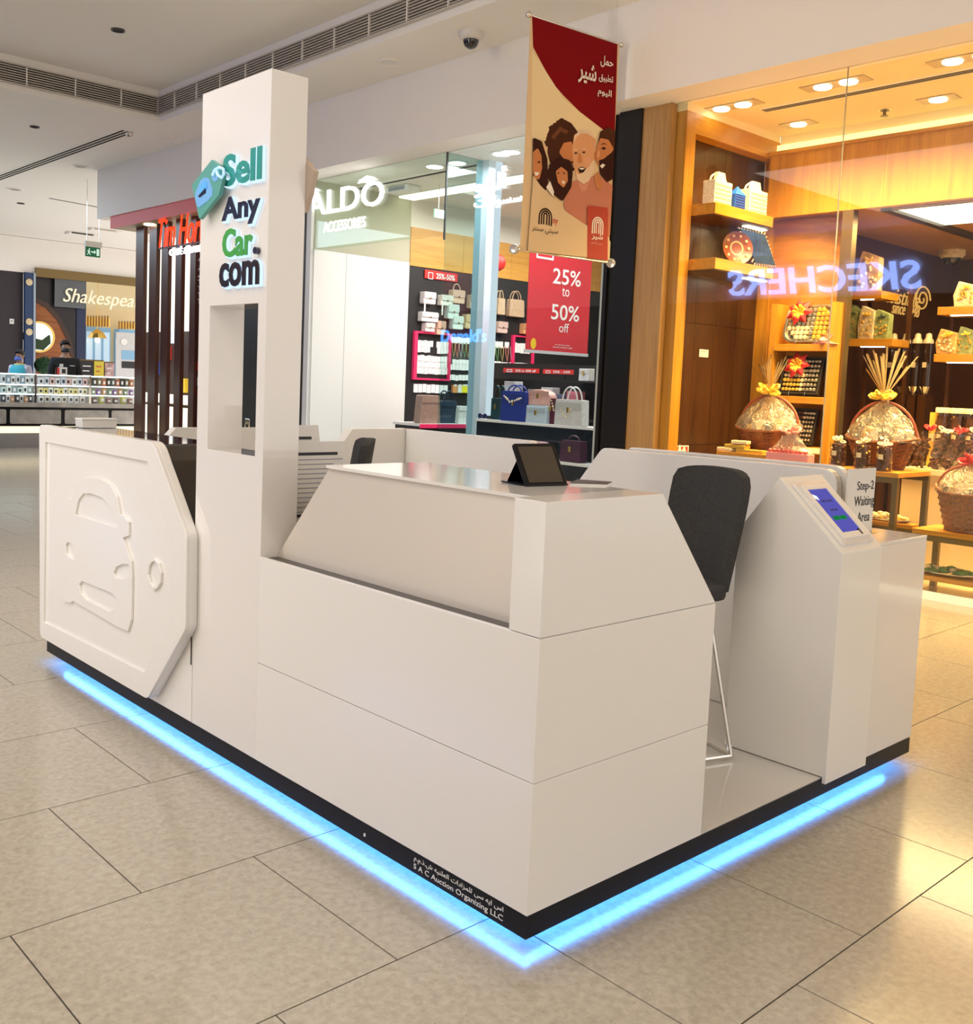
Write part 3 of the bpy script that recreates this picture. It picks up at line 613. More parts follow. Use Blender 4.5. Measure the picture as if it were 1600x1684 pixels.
# ================================================================= SHOP SHELLS
M_shopw = mat('shop_white_wall', (0.86, 0.85, 0.83), 0.35)
M_shopc = mat('shop_cream_ceiling', (0.83, 0.79, 0.70), 0.7)
M_peg = mat('black_pegboard', (0.014, 0.013, 0.014), 0.55)
M_orange = woodmat('honey_wood_wide', (0.60, 0.27, 0.045), (0.74, 0.38, 0.08), 0.35, axis='x')
M_bluepost = mat('pale_blue_post', (0.62, 0.76, 0.86), 0.25)
M_red = mat('sale_red', (0.62, 0.012, 0.03), 0.4)
M_red2 = mat('sale_red_bright', (0.75, 0.03, 0.025), 0.4)
M_glow = emis('white_letter_glow', (1.0, 0.99, 0.96), 3)
M_lamp = emis('lamp_white', (1.0, 0.95, 0.86), 7)
M_lampw = emis('lamp_warm', (1.0, 0.86, 0.60), 9)
M_strip = emis('cove_white', (1.0, 0.93, 0.72), 2.2)
M_gold = mat('gold_metal', (0.75, 0.52, 0.16), 0.25, metal=1.0)
PYW = 8.65
struct(BOX('floor_handbag_shop', mat('shop_floor', (0.45, 0.42, 0.38), 0.15), None, 5.226, 11.2, 4.0, 8.8, -0.05, 0.0), 'pale polished floor inside the handbag shop', 'floor')
struct(BOX('ceiling_handbag_shop', M_shopc, None, GX+0.06, 11.2, 4.0, 8.8, BZ, BZ+0.1), 'cream ceiling inside the handbag shop', 'ceiling')
struct(MB().box(GX, 6.63, PYW, PYW+0.1, 2.822, BZ).build('wall_handbag_upper', mat('shop_olive_cream', (0.50, 0.49, 0.36), 0.6), None), 'cream upper wall strip inside the handbag shop', 'wall')
struct(BOX('wall_handbag_left', M_shopw, None, GX, 6.63, PYW, PYW+0.1, 0, 2.82), 'glossy white side wall just inside the handbag shop', 'wall')
w = thing('wall_handbag_display', 'black pegboard display wall under a honey wood band', 'wall', (8.8, PYW, 0), kind='structure')
BOX('pegboard', M_peg, w, 6.63, 11.2, PYW, PYW+0.1, 0, 2.78)
for i in range(5): BOX('wood_panel', M_orange, w, 6.63+i*0.914, 6.63+(i+1)*0.914-0.004, PYW-0.012, PYW+0.1, 2.783, 3.27)
BOX('upper_wall', M_shopc, w, 6.63, 11.2, PYW, PYW+0.1, 3.272, BZ)
struct(BOX('wall_handbag_back', mat('shop_back_dark', (0.03, 0.027, 0.03), 0.5), None, 11.2, 11.3, 4.0, 8.8, 0, BZ), 'dark shelved back wall of the handbag shop', 'wall')
struct(BOX('wall_handbag_right', M_shopc, None, 5.9, 11.2, 3.95, 4.05, 0, BZ), 'cream right wall of the handbag shop', 'wall')
for i, (x0, y0, x1, y1) in enumerate(((514, 420, 514, 690), (570, 418, 566, 690))):
    a = U(x0, y0, y=PYW); struct(BOX('trim_%d' % (i+1), mat('joint_grey', (0.5, 0.5, 0.49), 0.5), None, a.x-0.003, a.x+0.003, PYW-0.002, PYW, 0.0, 2.82), 'thin joint line in the white shop wall, number %s from the pillar' % ('one', 'two')[i], 'trim')
# dark pier left of the handbag shop, seen through the pillar's opening
w = thing('wall_pier_left', 'dark timber pier between the cafe and the handbag shop', 'wall', (5.2, 9.4, 0), kind='structure')
BOX('facing', M_dbrown, w, 5.12, 5.6, 8.762, 10.3, 0, BZ)
a = U(407, 700, x=5.12); BOX('switch_plate', M_chrome, w, 5.112, 5.12, a.y-0.06, a.y+0.06, a.z-0.09, a.z+0.09, 0.01)
BOX('switch', M_dbrown, w, 5.108, 5.112, a.y-0.03, a.y+0.03, a.z-0.05, a.z+0.02)
struct(BOX('wall_pier_white', M_shopw, None, 5.125, 5.168, 8.66, 8.758, 0, BZ), 'narrow white jamb at the left side of the handbag shop entrance', 'wall')
# shop glass
YF = 6.317
zt = U(733, 387, x=GX).z
struct(BOX('window_1', glassmat('transom_glass', (0.93, 0.985, 0.95), 1.0), None, GX-0.006, GX+0.006, YF, 8.65, zt, BZ), 'greenish glass transom over the handbag shop entrance', 'window')
struct(BOX('window_2', M_glass, None, GX-0.006, GX+0.006, 4.22, YF, 0.02, BZ), 'large front glass pane of the handbag display window', 'window')
struct(BOX('window_3', glassmat('side_glass', (0.82, 0.95, 0.95), 1.0), None, GX+0.01, 5.66, YF-0.006, YF+0.006, 0.02, BZ), 'bluish side glass of the handbag display window', 'window')
w = thing('trim_3', 'pale blue post at the inner end of the display window side', 'post', (5.75, YF, 0), kind='structure')
BOX('post_core', M_bluepost, w, 5.66, 5.85, YF-0.10, YF+0.09, 0, BZ)
BOX('post_strip', emis('post_light', (0.75, 0.9, 1.0), 0.75), w, 5.755, 5.85, YF-0.106, YF-0.10, 0.0, BZ)
BOX('glass_seam', mat('seam_dark', (0.05, 0.05, 0.05), 0.4), w, GX-0.008, GX+0.008, YF-0.008, YF+0.008, 2.75, BZ)
# glowing names on the glass
s = thing('shop_sign', 'glowing white shop name letters on the entrance transom glass', 'sign', U(568, 345, x=GX-0.05))
ptext('letters', 'ALDO', M_glow, s, 507, 357, 631, 319, 0.02, x=GX-0.01, bold=0.004)
for px0, px1, pb, pt in ((509, 527, 318, 312), (590, 621, 302, 294)):
    a = U(px0, pb, x=GX-0.01); b = U(px1, pb, x=GX-0.01); h = U(px0, pt, x=GX-0.01).z-a.z; w_ = a.y-b.y
    plate('cap_mark', [[(0, 0), (w_*0.2, h*0.75), (w_*0.5, h*1.2), (w_*0.8, h*0.75), (w_, 0), (w_*0.5, h*0.35)]], M_glow, s, a, *LF, 0, 0.02)
ptext('small_letters', 'ACCESSORIES', M_glow, s, 533, 383, 601, 366, 0.012, x=GX-0.01, bold=0.0)
s = thing('shop_sign', 'glowing white Arabic shop name on the display window glass', 'sign', U(830, 320, x=GX-0.03))
ptext('letters', arab('ألدو'), M_glow, s, 783, 326, 833, 282, 0.03, x=GX-0.01, bold=0.0)
ptext('small_letters', arab('اكسسوارات'), M_glow, s, 781, 347, 873, 326, 0.02, x=GX-0.01, bold=0.0)
# ceiling fittings of the handbag shop
for i, (px, py) in enumerate(((715, 273), (752, 267), (603, 296), (825, 252), (840, 249), (515, 315))):
    p = U(px, py, z=BZ); t = thing('downlight', ['bright round downlight left of the glass seam', 'bright round downlight right of the glass seam', 'bright downlight over the last letter of the shop name', 'left bright downlight of the pair behind the Arabic sign', 'right bright downlight of the pair behind the Arabic sign', 'bright downlight over the first letter of the shop name'][i], 'downlight', p)
    MB().lathe([(0.12, 0), (0.12, -0.01), (0.095, -0.012)], 18, p).build('trim_ring', M_shopw, t); MB().lathe([(0.094, -0.004), (0.09, -0.014), (0.001, -0.018)], 18, p).build('lens', M_lamp, t)
diffuser('thin black slot along the handbag shop ceiling behind the name', U(520, 325, z=BZ), U(790, 271, z=BZ), 1, 0.05)
a = U(640, 335, z=BZ); b = U(870, 290, z=BZ)
t = thing('cove_light', 'bright linear cove light across the handbag shop ceiling', 'light strip', (6.6, 7, BZ-0.03)); BOX('lens', M_strip, t, 6.38, 6.62, 4.3, 8.6, BZ-0.03, BZ-0.012); BOX('trough', M_shopw, t, 6.36, 6.64, 4.28, 8.62, BZ-0.012, BZ-0.001)
t = thing('exit_sign', 'small pale green exit sign hanging in the handbag shop', 'exit sign', U(722, 350, y=7.6)); pbox('plate', mat('exit_pale', (0.45, 0.72, 0.6), 0.4, emit=(0.4, 0.8, 0.6), estr=0.4), t, 715, 343, 730, 360, 0, 0.02, y=7.6)
a = U(722, 343, y=7.6); MB().tube([(a.x, 7.61, a.z), (a.x, 7.61, BZ)], 0.004, 6).build('rod', M_chrome, t)
t = thing('speaker_box', 'small white box fixed to the handbag shop ceiling', 'speaker', U(663, 309, z=BZ)); p = U(663, 307, z=BZ); BOX('body', M_shopw, t, p.x-0.1, p.x+0.1, p.y-0.2, p.y+0.2, BZ-0.07, BZ-0.001, 0.01); BOX('grille', mat('print_grey', (0.35, 0.36, 0.42)), t, p.x-0.104, p.x-0.1, p.y-0.15, p.y+0.15, BZ-0.06, BZ-0.015)
p = U(818, 432, y=8.0); t = thing('balloon', 'round red ornament hanging in front of the wood band', 'ornament', p)
MB().ball(p, 0.11, 16).build('body', M_red2, t, smooth=True); MB().tube([p+Vector((0, 0, 0.1)), Vector((p.x, p.y, BZ))], 0.003, 6).build('string', M_paper, t)

# ---------------------------------------------------------------- goods on the pegboard
def wallbag(label, px0, py0, px1, py1, col, yp=PYW, kind='flap', strap=None, group=None, deep=0.09):
    a = U(px0, py1, y=yp); b = U(px1, py0, y=yp); w_ = b.x-a.x; h = b.z-a.z; cx = (a.x+b.x)/2
    t = thing('handbag', label, 'handbag', (cx, yp-deep/2, a.z), group=group)
    m_ = mat('leather_%02d%02d%02d' % tuple(int(c*99) for c in col), col, 0.45, noise=0.15, nscale=30)
    md = mat('leatherd_%02d%02d%02d' % tuple(int(c*99) for c in col), [c*0.82 for c in col], 0.4)
    tp = 0.88 if kind == 'tote' else 0.97; bh = h if kind in ('flap', 'clutch') else h*0.66
    poly = rpoly([(a.x, a.z), (b.x, a.z), (cx+w_/2*tp, a.z+bh), (cx-w_/2*tp, a.z+bh)], min(w_, bh)*0.10, 3)
    MB().prism(poly, 'y', yp-deep, yp-0.004).build('body', m_, t, bevel=0.006)
    if kind in ('flap', 'clutch', 'satchel'):
        MB().prism(rpoly([(cx-w_/2*tp, a.z+bh*0.45), (cx+w_/2*tp, a.z+bh*0.45), (cx+w_/2*tp, a.z+bh*1.01), (cx-w_/2*tp, a.z+bh*1.01)], w_*0.08, 3), 'y', yp-deep-0.012, yp-deep).build('flap', md, t, bevel=0.003)
        BOX('clasp', M_gold, t, cx-0.012, cx+0.012, yp-deep-0.017, yp-deep-0.012, a.z+bh*0.42, a.z+bh*0.54)
    if kind in ('tote', 'satchel'):
        for dy in ((-0.02, -deep+0.02) if kind == 'tote' else (-deep/2,)):
            MB().tube([(cx+w_*0.28*math.cos(PI*k/10), yp+dy, a.z+bh*0.97+(h-bh)*math.sin(PI*k/10)) for k in range(11)], 0.008, 6).build('handle', md, t, smooth=True)
    if strap: MB().box(a.x+0.01, a.x+0.035, yp-deep-0.004, yp-deep, a.z-strap, a.z+bh*0.5).build('strap', m_, t)
    return t
wallbag('white flap bag with hanging strap, topmost left on the pegboard', 689, 482, 710, 499, (0.80, 0.72, 0.74), strap=0.13)
wallbag('pale cream flap bag with strap right of the white flap bag', 718, 487, 738, 502, (0.78, 0.76, 0.68), strap=0.13)
wallbag('peach satchel with top handle high on the pegboard', 736, 468, 758, 498, (0.72, 0.48, 0.36), kind='satchel')
wallbag('slim tan pouch with strap near the pale blue post', 766, 486, 778, 507, (0.62, 0.48, 0.34), strap=0.0)
wallbag('pale green bag set diagonally on the pegboard', 729, 502, 748, 524, (0.66, 0.76, 0.70), kind='clutch')
wallbag('pale mint bag below the pale green diagonal bag', 737, 521, 755, 541, (0.70, 0.80, 0.74), kind='clutch')
wallbag('beige and gold patchwork clutch left of the post', 758, 519, 781, 540, (0.68, 0.52, 0.30), kind='clutch')
wallbag('wide white clutch left on the pegboard', 686, 515, 714, 528, (0.82, 0.76, 0.78), kind='clutch')
wallbag('small white bag hanging under the wide white clutch', 692, 532, 708, 545, (0.82, 0.74, 0.72), kind='flap')
wallbag('tilted peach bag above the red frame', 711, 529, 726, 550, (0.74, 0.45, 0.34), kind='flap')
wallbag('tan tote partly behind the pale blue post', 811, 478, 825, 517, (0.62, 0.46, 0.30), kind='tote')
wallbag('tan snakeskin tote with tall handles right of the post', 830, 480, 857, 520, (0.58, 0.40, 0.26), kind='tote')
wallbag('small blush bag with bow right of the post', 811, 530, 828, 547, (0.74, 0.52, 0.46), kind='flap')
wallbag('small orange patterned bag beside the big sale poster', 853, 533, 866, 549, (0.72, 0.34, 0.16), kind='flap')
def frame_px(name, label, cat, px0, py0, px1, py1, mt, wd, yp=PYW):
    a = U(px0, py1, y=yp); b = U(px1, py0, y=yp); t = thing(name, label, cat, ((a.x+b.x)/2, yp, a.z))
    BOX('side_bar', mt, t, a.x, a.x+wd*2, yp-0.05, yp-0.004, a.z, b.z); BOX('side_bar', mt, t, b.x-wd, b.x, yp-0.05, yp-0.004, a.z, b.z)
    BOX('top_bar', mt, t, a.x+wd*2, b.x-wd, yp-0.05, yp-0.004, b.z-wd, b.z); BOX('bottom_bar', mt, t, a.x+wd*2, b.x-wd, yp-0.05, yp-0.004, a.z, a.z+wd); return t
M_pinkred = mat('raspberry_frame', (0.72, 0.03, 0.12), 0.4, emit=(0.7, 0.02, 0.1), estr=0.25)
frame_px('red_display_rack', 'raspberry red display frame left on the pegboard', 'rack', 676, 549, 739, 624, M_pinkred, 0.025)
frame_px('red_display_rack', 'raspberry red display frame right of the pale blue post', 'rack', 838, 554, 876, 606, M_pinkred, 0.02)
def saleboard(label, px0, py0, px1, py1, txt, yp=None, xp=None, mt=M_red2):
    kw = {'y': yp} if yp else {'x': xp}
    t = thing('sale_sign', label, 'sign', U((px0+px1)/2, py1, **kw)); pbox('board', mt, t, px0, py0, px1, py1, 0.0, 0.012, **kw)
    hh = py1-py0; sl = 0.0
    ptext('lettering', txt, M_wtext, t, px0+(px1-px0)*0.34, py1-hh*0.28, px1-(px1-px0)*0.08, py0+hh*0.28, 0.002, bold=0.02, tz=0.002, **kw)
    a = U(px0+(px1-px0)*0.09, py1-hh*0.26, **kw); b = U(px0+(px1-px0)*0.25, py0+hh*0.26, **kw); w_ = abs(b.x-a.x) if yp else abs(a.y-b.y); h_ = b.z-a.z; th = w_*0.1
    plate('bag_mark', [rect(0, w_, 0, h_), rect(th, w_-th, th, h_-th)], M_wtext, t, a, *(RF if yp else LF), 0.001, 0.003)
    return t
saleboard('red 25 to 50 percent sign high on the pegboard', 699, 443, 752, 464, '25%-50%', yp=PYW-0.02)
saleboard('left red sale strip behind the window bags', 828, 605, 886, 614, '25% to 50% off', xp=6.607)
saleboard('right red sale strip behind the window bags', 893, 607, 942, 616, '25% - 50%', xp=6.6071)
cards = ((687, 713, 560, 569, 5), (682, 708, 569, 578, 5), (718, 740, 562, 571, 4), (719, 740, 572, 581, 4), (681, 736, 586, 594, 10), (681, 736, 595, 604, 10), (680, 738, 605, 614, 10), (742, 779, 556, 564, 7), (744, 777, 592, 599, 6), (738, 777, 600, 608, 7), (737, 777, 617, 625, 7), (680, 737, 632, 645, 8), (809, 828, 561, 571, 3), (830, 838, 562, 572, 1), (845, 872, 565, 572, 5), (845, 872, 573, 580, 5), (811, 836, 595, 604, 4), (838, 874, 597, 606, 6))
rn = ('top row left in the red frame', 'second row left in the red frame', 'top row right in the red frame', 'second row right in the red frame', 'third row in the red frame', 'fourth row in the red frame', 'fifth row in the red frame', 'row above the hanging necklaces left of the post', 'row below the hanging necklaces', 'second row below the hanging necklaces', 'row level with the frame bottom', 'row under the red frame', 'row above the necklaces right of the post', 'column beside the right red frame', 'top row in the right red frame', 'second row in the right red frame', 'lower row right of the post', 'row at the right frame bottom')
M_card = mat('jewellery_card', (0.84, 0.80, 0.79), 0.5, emit=(1, 0.95, 0.93), estr=0.12); cm = None
for r_, (x0, x1, y0, y1, n) in enumerate(cards):
    a = U(x0, y1, y=PYW-0.02); b = U(x1, y0, y=PYW-0.02); pw = (b.x-a.x)/n; hh = b.z-a.z
    me = None
    for i in range(n):
        p = Vector((a.x+pw*(i+0.5), PYW-0.012, a.z+random.uniform(-0.006, 0.006)))
        if me is None: o = MB().box(-pw*0.43, pw*0.43, -0.006, 0.006, 0, hh*0.93).box(-pw*0.08, pw*0.08, -0.009, -0.006, hh*0.35, hh*0.6).build('jewellery_card', M_card, None, local=True); me = o.data
        else: o = bpy.data.objects.new('jewellery_card', me); COL.objects.link(o)
        o.location = p; tag(o, ('white' if n == 1 else ORD[i]+'-from-left')+' jewellery card in the '+rn[r_], 'jewellery card', 'cards in the '+rn[r_])
gm = [mat('chain_gold', (0.7, 0.55, 0.2), 0.3, metal=0.6), mat('chain_green', (0.15, 0.35, 0.12), 0.4), mat('chain_silver', (0.7, 0.7, 0.68), 0.3, metal=0.6), mat('chain_coral', (0.7, 0.25, 0.18), 0.4)]
for i, px in enumerate((746, 752, 758, 764, 770, 776, 812, 818, 826, 834, 842)):
    a = U(px-2.4, 564 if px < 800 else 570, y=PYW-0.03); b = U(px+2.4, 564 if px < 800 else 570, y=PYW-0.03); d = U(px, 588 if px < 800 else 594, y=PYW-0.03)
    o = MB().tube([(a.x, a.y, a.z), (a.x+0.005, a.y, (a.z+d.z)/2), (d.x, d.y, d.z), (b.x-0.005, b.y, (b.z+d.z)/2), (b.x, b.y, b.z)], 0.006, 6).build('necklace', gm[(i*3) % 4], None, smooth=True)
    tag(o, ORD[i if px < 800 else i-6]+'-from-left '+('thin necklace hanging left of the pale blue post' if px < 800 else 'thin necklace hanging right of the pale blue post'), 'necklace', 'necklaces '+('left' if px < 800 else 'right')+' of the post')
for i, (px0, px1, col) in enumerate(((743, 749, (0.75, 0.3, 0.1)), (751, 757, (0.8, 0.75, 0.7)), (758, 768, (0.85, 0.75, 0.02)), (769, 777, (0.8, 0.78, 0.75)))):
    t = thing('boxed_accessory', ['orange', 'off-white', 'bright yellow', 'plain white'][i]+' small boxed accessory low on the pegboard', 'accessory', U(px0, 648, y=PYW-0.03)); pbox('box', mat('acc_%d' % i, col, 0.5), t, px0, 633, px1, 646, -0.03, 0.01, y=PYW-0.03); pbox('tag', M_paper, t, px0+1, 632, px1-1, 635, -0.035, -0.03, y=PYW-0.03)
# low table with bags just inside
ty = 7.5
tz = U(700, 697, y=ty).z; x0 = U(690, 697, y=ty).x; x1 = U(772, 697, y=ty).x
t = thing('display_table', 'white display table with red edge inside the shop entrance', 'table', ((x0+x1)/2, ty+0.25, 0))
BOX('top', M_shopw, t, x0, x1, ty, ty+0.5, tz-0.03, tz); BOX('red_edge', M_pinkred, t, x0, x1, ty-0.008, ty, tz-0.05, tz-0.004); BOX('front_panel', M_peg, t, x0+0.02, x1-0.02, ty+0.02, ty+0.48, 0, tz-0.03)
def standbag(label, px0, py0, px1, col, z, y0, kind, deep=0.12, extra=None):
    a = U(px0, 700, y=y0); b = U(px1, 700, y=y0); k0 = U((px0+px1)/2, py0, y=y0); w_ = b.x-a.x; h = k0.z-z; cx = (a.x+b.x)/2
    t = thing('handbag', label, 'handbag', (cx, y0+deep/2, z)); m_ = mat('leather_%02d%02d%02d' % tuple(int(c*99) for c in col), col, 0.4, noise=0.15, nscale=30); bh = h*(0.68 if kind == 'tote' else 1.0)
    MB().prism(rpoly([(a.x, z), (b.x, z), (cx+w_*0.42, z+bh), (cx-w_*0.42, z+bh)], w_*0.08, 3), 'y', y0, y0+deep).build('body', m_, t, bevel=0.008)
    MB().prism([(cx-w_*0.43, z+bh*0.72), (cx+w_*0.43, z+bh*0.72), (cx+w_*0.42, z+bh*0.76), (cx-w_*0.42, z+bh*0.76)], 'y', y0-0.006, y0).build('seam_band', mat('leatherd_%02d%02d%02d' % tuple(int(c*99) for c in col), [c*0.7 for c in col], 0.4), t)
    if kind == 'tote':
        for dy in (0.015, deep-0.015): MB().tube([(cx+w_*0.27*math.cos(PI*k/10), y0+dy, z+bh*0.97+(h-bh)*math.sin(PI*k/10)) for k in range(11)], 0.009, 6).build('handle', m_, t, smooth=True)
    return t
standbag('soft taupe leather bag on the entrance table', 690, 650, 724, (0.36, 0.24, 0.19), tz, ty+0.05, 'slouch')
standbag('navy tote bag on the entrance table', 723, 642, 752, (0.02, 0.04, 0.075), tz, ty+0.12, 'tote')
standbag('small white bag right on the entrance table', 753, 668, 773, (0.78, 0.76, 0.74), tz, ty+0.06, 'slouch')
# ---------------------------------------------------------------- display window
wz = 0.957
ys0, ys1 = 4.24, U(770, 690, x=5.3).y
t = thing('display_plinth', 'tall dark navy plinth with white top in the display window', 'plinth', (5.5, 5.1, 0))
BOX('front', mat('plinth_navy', (0.012, 0.02, 0.03), 0.12, coat=0.5), t, 5.42, 5.64, ys0, ys1, 0, wz-0.025); BOX('top', M_shopw, t, 5.40, 5.65, ys0, ys1, wz-0.025, wz, 0.002)
t = thing('display_plinth', 'low dark step with white top in front of the tall plinth', 'plinth', (5.3, 4.6, 0)); BOX('front', MATS['plinth_navy'], t, 5.22, 5.41, ys0, 5.35, 0, 0.61); BOX('top', M_shopw, t, 5.205, 5.415, ys0, 5.36, 0.61, 0.635, 0.002)
def winbag(label, px0, py0, px1, col, xp, z, kind='tote', deep=0.10, bodyf=0.62, mt=None):
    a = U(px0, 690, x=xp); b = U(px1, 690, x=xp); k0 = U((px0+px1)/2, py0, x=xp); w_ = a.y-b.y; h = k0.z-z; cy = (a.y+b.y)/2
    t = thing('handbag', label, 'handbag', (xp+deep/2, cy, z)); m_ = mt or mat('leather_%02d%02d%02d' % tuple(int(c*99) for c in col), col, 0.35, noise=0.12, nscale=25)
    md = mat('leatherd_%02d%02d%02d' % tuple(int(c*99) for c in col), [c*0.75 for c in col], 0.4); bh = h*(bodyf if kind in ('tote', 'top') else 1)
    prof = rpoly([(cy-w_/2, z), (cy+w_/2, z), (cy+w_*0.47, z+bh), (cy-w_*0.47, z+bh)], w_*0.04, 3)
    if kind == 'dome': prof = [(cy-w_/2, z), (cy+w_/2, z)]+ell(cy, z+bh*0.45, w_/2, bh*0.55, 12, 0, PI)+[(cy-w_/2, z+bh*0.45)]
    MB().prism(prof, 'x', xp, xp+deep).build('body', m_, t, bevel=0.004)
    MB().prism([(cy-w_*0.44, z+bh*0.58), (cy+w_*0.44, z+bh*0.58), (cy+w_*0.44, z+bh*0.9), (cy-w_*0.44, z+bh*0.9)], 'x', xp-0.005, xp).build('front_panel', md, t, bevel=0.002)
    MB().cbox((xp-0.01, cy, z+bh*0.6), 0.012, 0.025, 0.05).build('clasp', M_gold, t, bevel=0.003)
    if kind in ('tote', 'top'):
        for dx in ((0.015, deep-0.015) if kind == 'tote' else (deep/2,)): MB().tube([(xp+dx, cy+w_*0.26*math.cos(PI*k/10), z+bh*0.97+(h-bh)*math.sin(PI*k/10)) for k in range(11)], 0.008, 6).build('handle', m_, t, smooth=True)
    return t
winbag('dark teal bag half hidden left of the royal blue tote', 806, 633, 823, (0.01, 0.05, 0.06), 5.50, wz, 'tote')
b1 = winbag('royal blue tote with shell chain in the display window', 822, 632, 864, (0.015, 0.04, 0.30), 5.42, wz, 'tote', bodyf=0.82)
def chain(parent, ptsx, xp, mt, r=0.012):
    P = [U(q[0], q[1], x=xp) for q in ptsx]; mb = MB(); n = 0
    for i in range(len(P)-1):
        L = (P[i+1]-P[i]).length; k = max(1, int(L/(r*1.9)))
        for j in range(k): mb.ball(P[i].lerp(P[i+1], j/k), r*(0.8+0.35*((n*7) % 3)/2), 6); n += 1
    return mb.build('chain', mt, parent, smooth=True)
M_pearl = mat('pearl', (0.8, 0.68, 0.52), 0.25)
chain(b1, ((829, 651), (834, 656), (838, 661), (846, 659), (853, 656), (860, 654)), 5.41, M_pearl)
b2 = winbag('blush dome backpack on a pale blue bag', 864, 640, 903, (0.72, 0.42, 0.36), 5.46, wz+0.17, 'dome', deep=0.10)
b3 = winbag('pale blue structured bag under the blush backpack', 864, 667, 898, (0.55, 0.68, 0.80), 5.42, wz, 'flap', deep=0.16)
b4 = winbag('slim burgundy bag between pale blue and grey totes', 898, 655, 912, (0.10, 0.012, 0.03), 5.47, wz, 'flap')
chain(b4, ((907, 659), (909, 668), (911, 678)), 5.46, M_pearl, 0.01)
b5 = winbag('pale grey tote with looped handles and shell chain', 911, 635, 957, (0.66, 0.66, 0.66), 5.42, wz, 'tote', bodyf=0.66)
chain(b5, ((921, 672), (924, 680), (930, 686), (936, 680), (940, 670)), 5.41, M_pearl, 0.01)
winbag('white flap bag beside the post at the window right edge', 948, 606, 964, (0.80, 0.80, 0.78), 6.64, U(950, 626, x=6.64).z, 'flap')
winbag('pink draped clutch on the low step', 861, 726, 893, (0.75, 0.48, 0.52), 5.25, 0.635, 'flap', deep=0.1)
winbag('plum box bag with gold clasp on the low step', 923, 716, 957, (0.07, 0.02, 0.045), 5.25, 0.635, 'top', bodyf=0.8)
winbag('black bag standing behind the pink clutch', 890, 729, 905, (0.01, 0.01, 0.012), 5.32, 0.635, 'flap', deep=0.06)
t = thing('sunglasses', 'dark sunglasses on the tall plinth beside the post', 'sunglasses', U(793, 689, x=5.43))
mb = MB()
for px in (789, 797):
    p = U(px, 686, x=5.43); p.z = wz+0.03; mb.add([(5.43, p.y+0.03*math.cos(2*PI*k/14), p.z+0.026*math.sin(2*PI*k/14)) for k in range(14)]+[(5.436, p.y+0.03*math.cos(2*PI*k/14), p.z+0.026*math.sin(2*PI*k/14)) for k in range(14)], [list(range(14)), list(range(27, 13, -1))]+[(k, (k+1) % 14, 14+(k+1) % 14, 14+k) for k in range(14)])
mb.build('lens', mat('sunglass_blue', (0.03, 0.04, 0.12), 0.1), t)
p = U(793, 686, x=5.43); BOX('bridge', M_ink, t, 5.43, 5.436, p.y-0.012, p.y+0.012, wz+0.035, wz+0.042); MB().box(5.436, 5.55, p.y-0.062, p.y-0.058, wz+0.002, wz+0.036).box(5.436, 5.55, p.y+0.058, p.y+0.062, wz+0.002, wz+0.036).build('temples', M_ink, t)
# dark shelving deeper in the shop with a row of bags behind the poster
t = thing('shelving_unit', 'dark shelving unit behind the window bags', 'shelf', (6.8, 5.0, 0))
BOX('back', M_peg, t, 6.9, 6.95, 4.1, 7.03, 0, 1.56)
for z in (0.95, U(950, 626, x=6.64).z-0.021): BOX('shelf', M_dbrown, t, 6.62, 6.9, 4.1, 7.0 if z < 1.3 else 5.9, z, z+0.02)
BOX('header', M_dbrown, t, 6.62, 6.64, 5.9, 7.0, 1.38, 1.56); BOX('upright', M_dbrown, t, 6.62, 6.9, 7.0, 7.03, 0, 1.56)
for i, (px, py, col) in enumerate(((835, 627, (0.75, 0.75, 0.8)), (874, 640, (0.2, 0.2, 0.22)), (896, 637, (0.7, 0.7, 0.72)), (917, 648, (0.12, 0.13, 0.22)), (938, 643, (0.72, 0.2, 0.24)))):
    winbag(['silver', 'grey', 'white', 'navy', 'coral'][i]+' bag on the dark shelf behind the window totes', px-9, py, px+9, col, 6.66, 0.971, 'flap', deep=0.14)
# big red poster
p0, p1, p2 = U(864, 579, y=5.5), U(966, 577, y=5.5), U(872, 416, y=5.5)
t = thing('sale_poster', 'large red hanging poster reading 25% to 50% off', 'poster', (6.05, 5.5, 1.65)); pw = p1.x-p0.x; zb, ztop = 1.67, 2.64
BOX('sheet', M_red, t, p0.x, p1.x, 5.5, 5.506, zb, ztop); BOX('bottom_rail', mat('rail_grey', (0.55, 0.56, 0.6), 0.4), t, p0.x-0.01, p1.x+0.01, 5.495, 5.512, zb-0.03, zb)
for s_, x0, y0, x1, y1, b_ in (('25%', 909, 466, 955, 440, 0.01), ('to', 924, 487, 936, 473, 0.0), ('50%', 906, 525, 952, 499, 0.01), ('off', 919, 546, 935, 531, 0.0), ('on selected styles', 912, 568, 937, 565.5, 0), ('terms & conditions apply', 909, 572, 941, 569, 0)):
    ptext('lettering', s_, M_wtext, t, x0, y0, x1, y1, 0.001, y=5.498, bold=b_)
a = U(877, 565, y=5.498); plate('yellow_seal', [ell(0, 0, 0.04, 0.055, 18)], mat('seal_yellow', (0.85, 0.55, 0.02), 0.5), t, a, *RF, 0, 0.002)
a = U(882, 424, y=5.498); plate('bag_mark', [rect(0, 0.25, 0, 0.2), rect(0.02, 0.23, 0.02, 0.18)], M_wtext, t, a, *RF, 0, 0.002)
for x in (p0.x+0.05, p1.x-0.05): MB().tube([(x, 5.503, ztop), (x, 5.503, BZ)], 0.003, 6).build('wire', M_chrome, t)
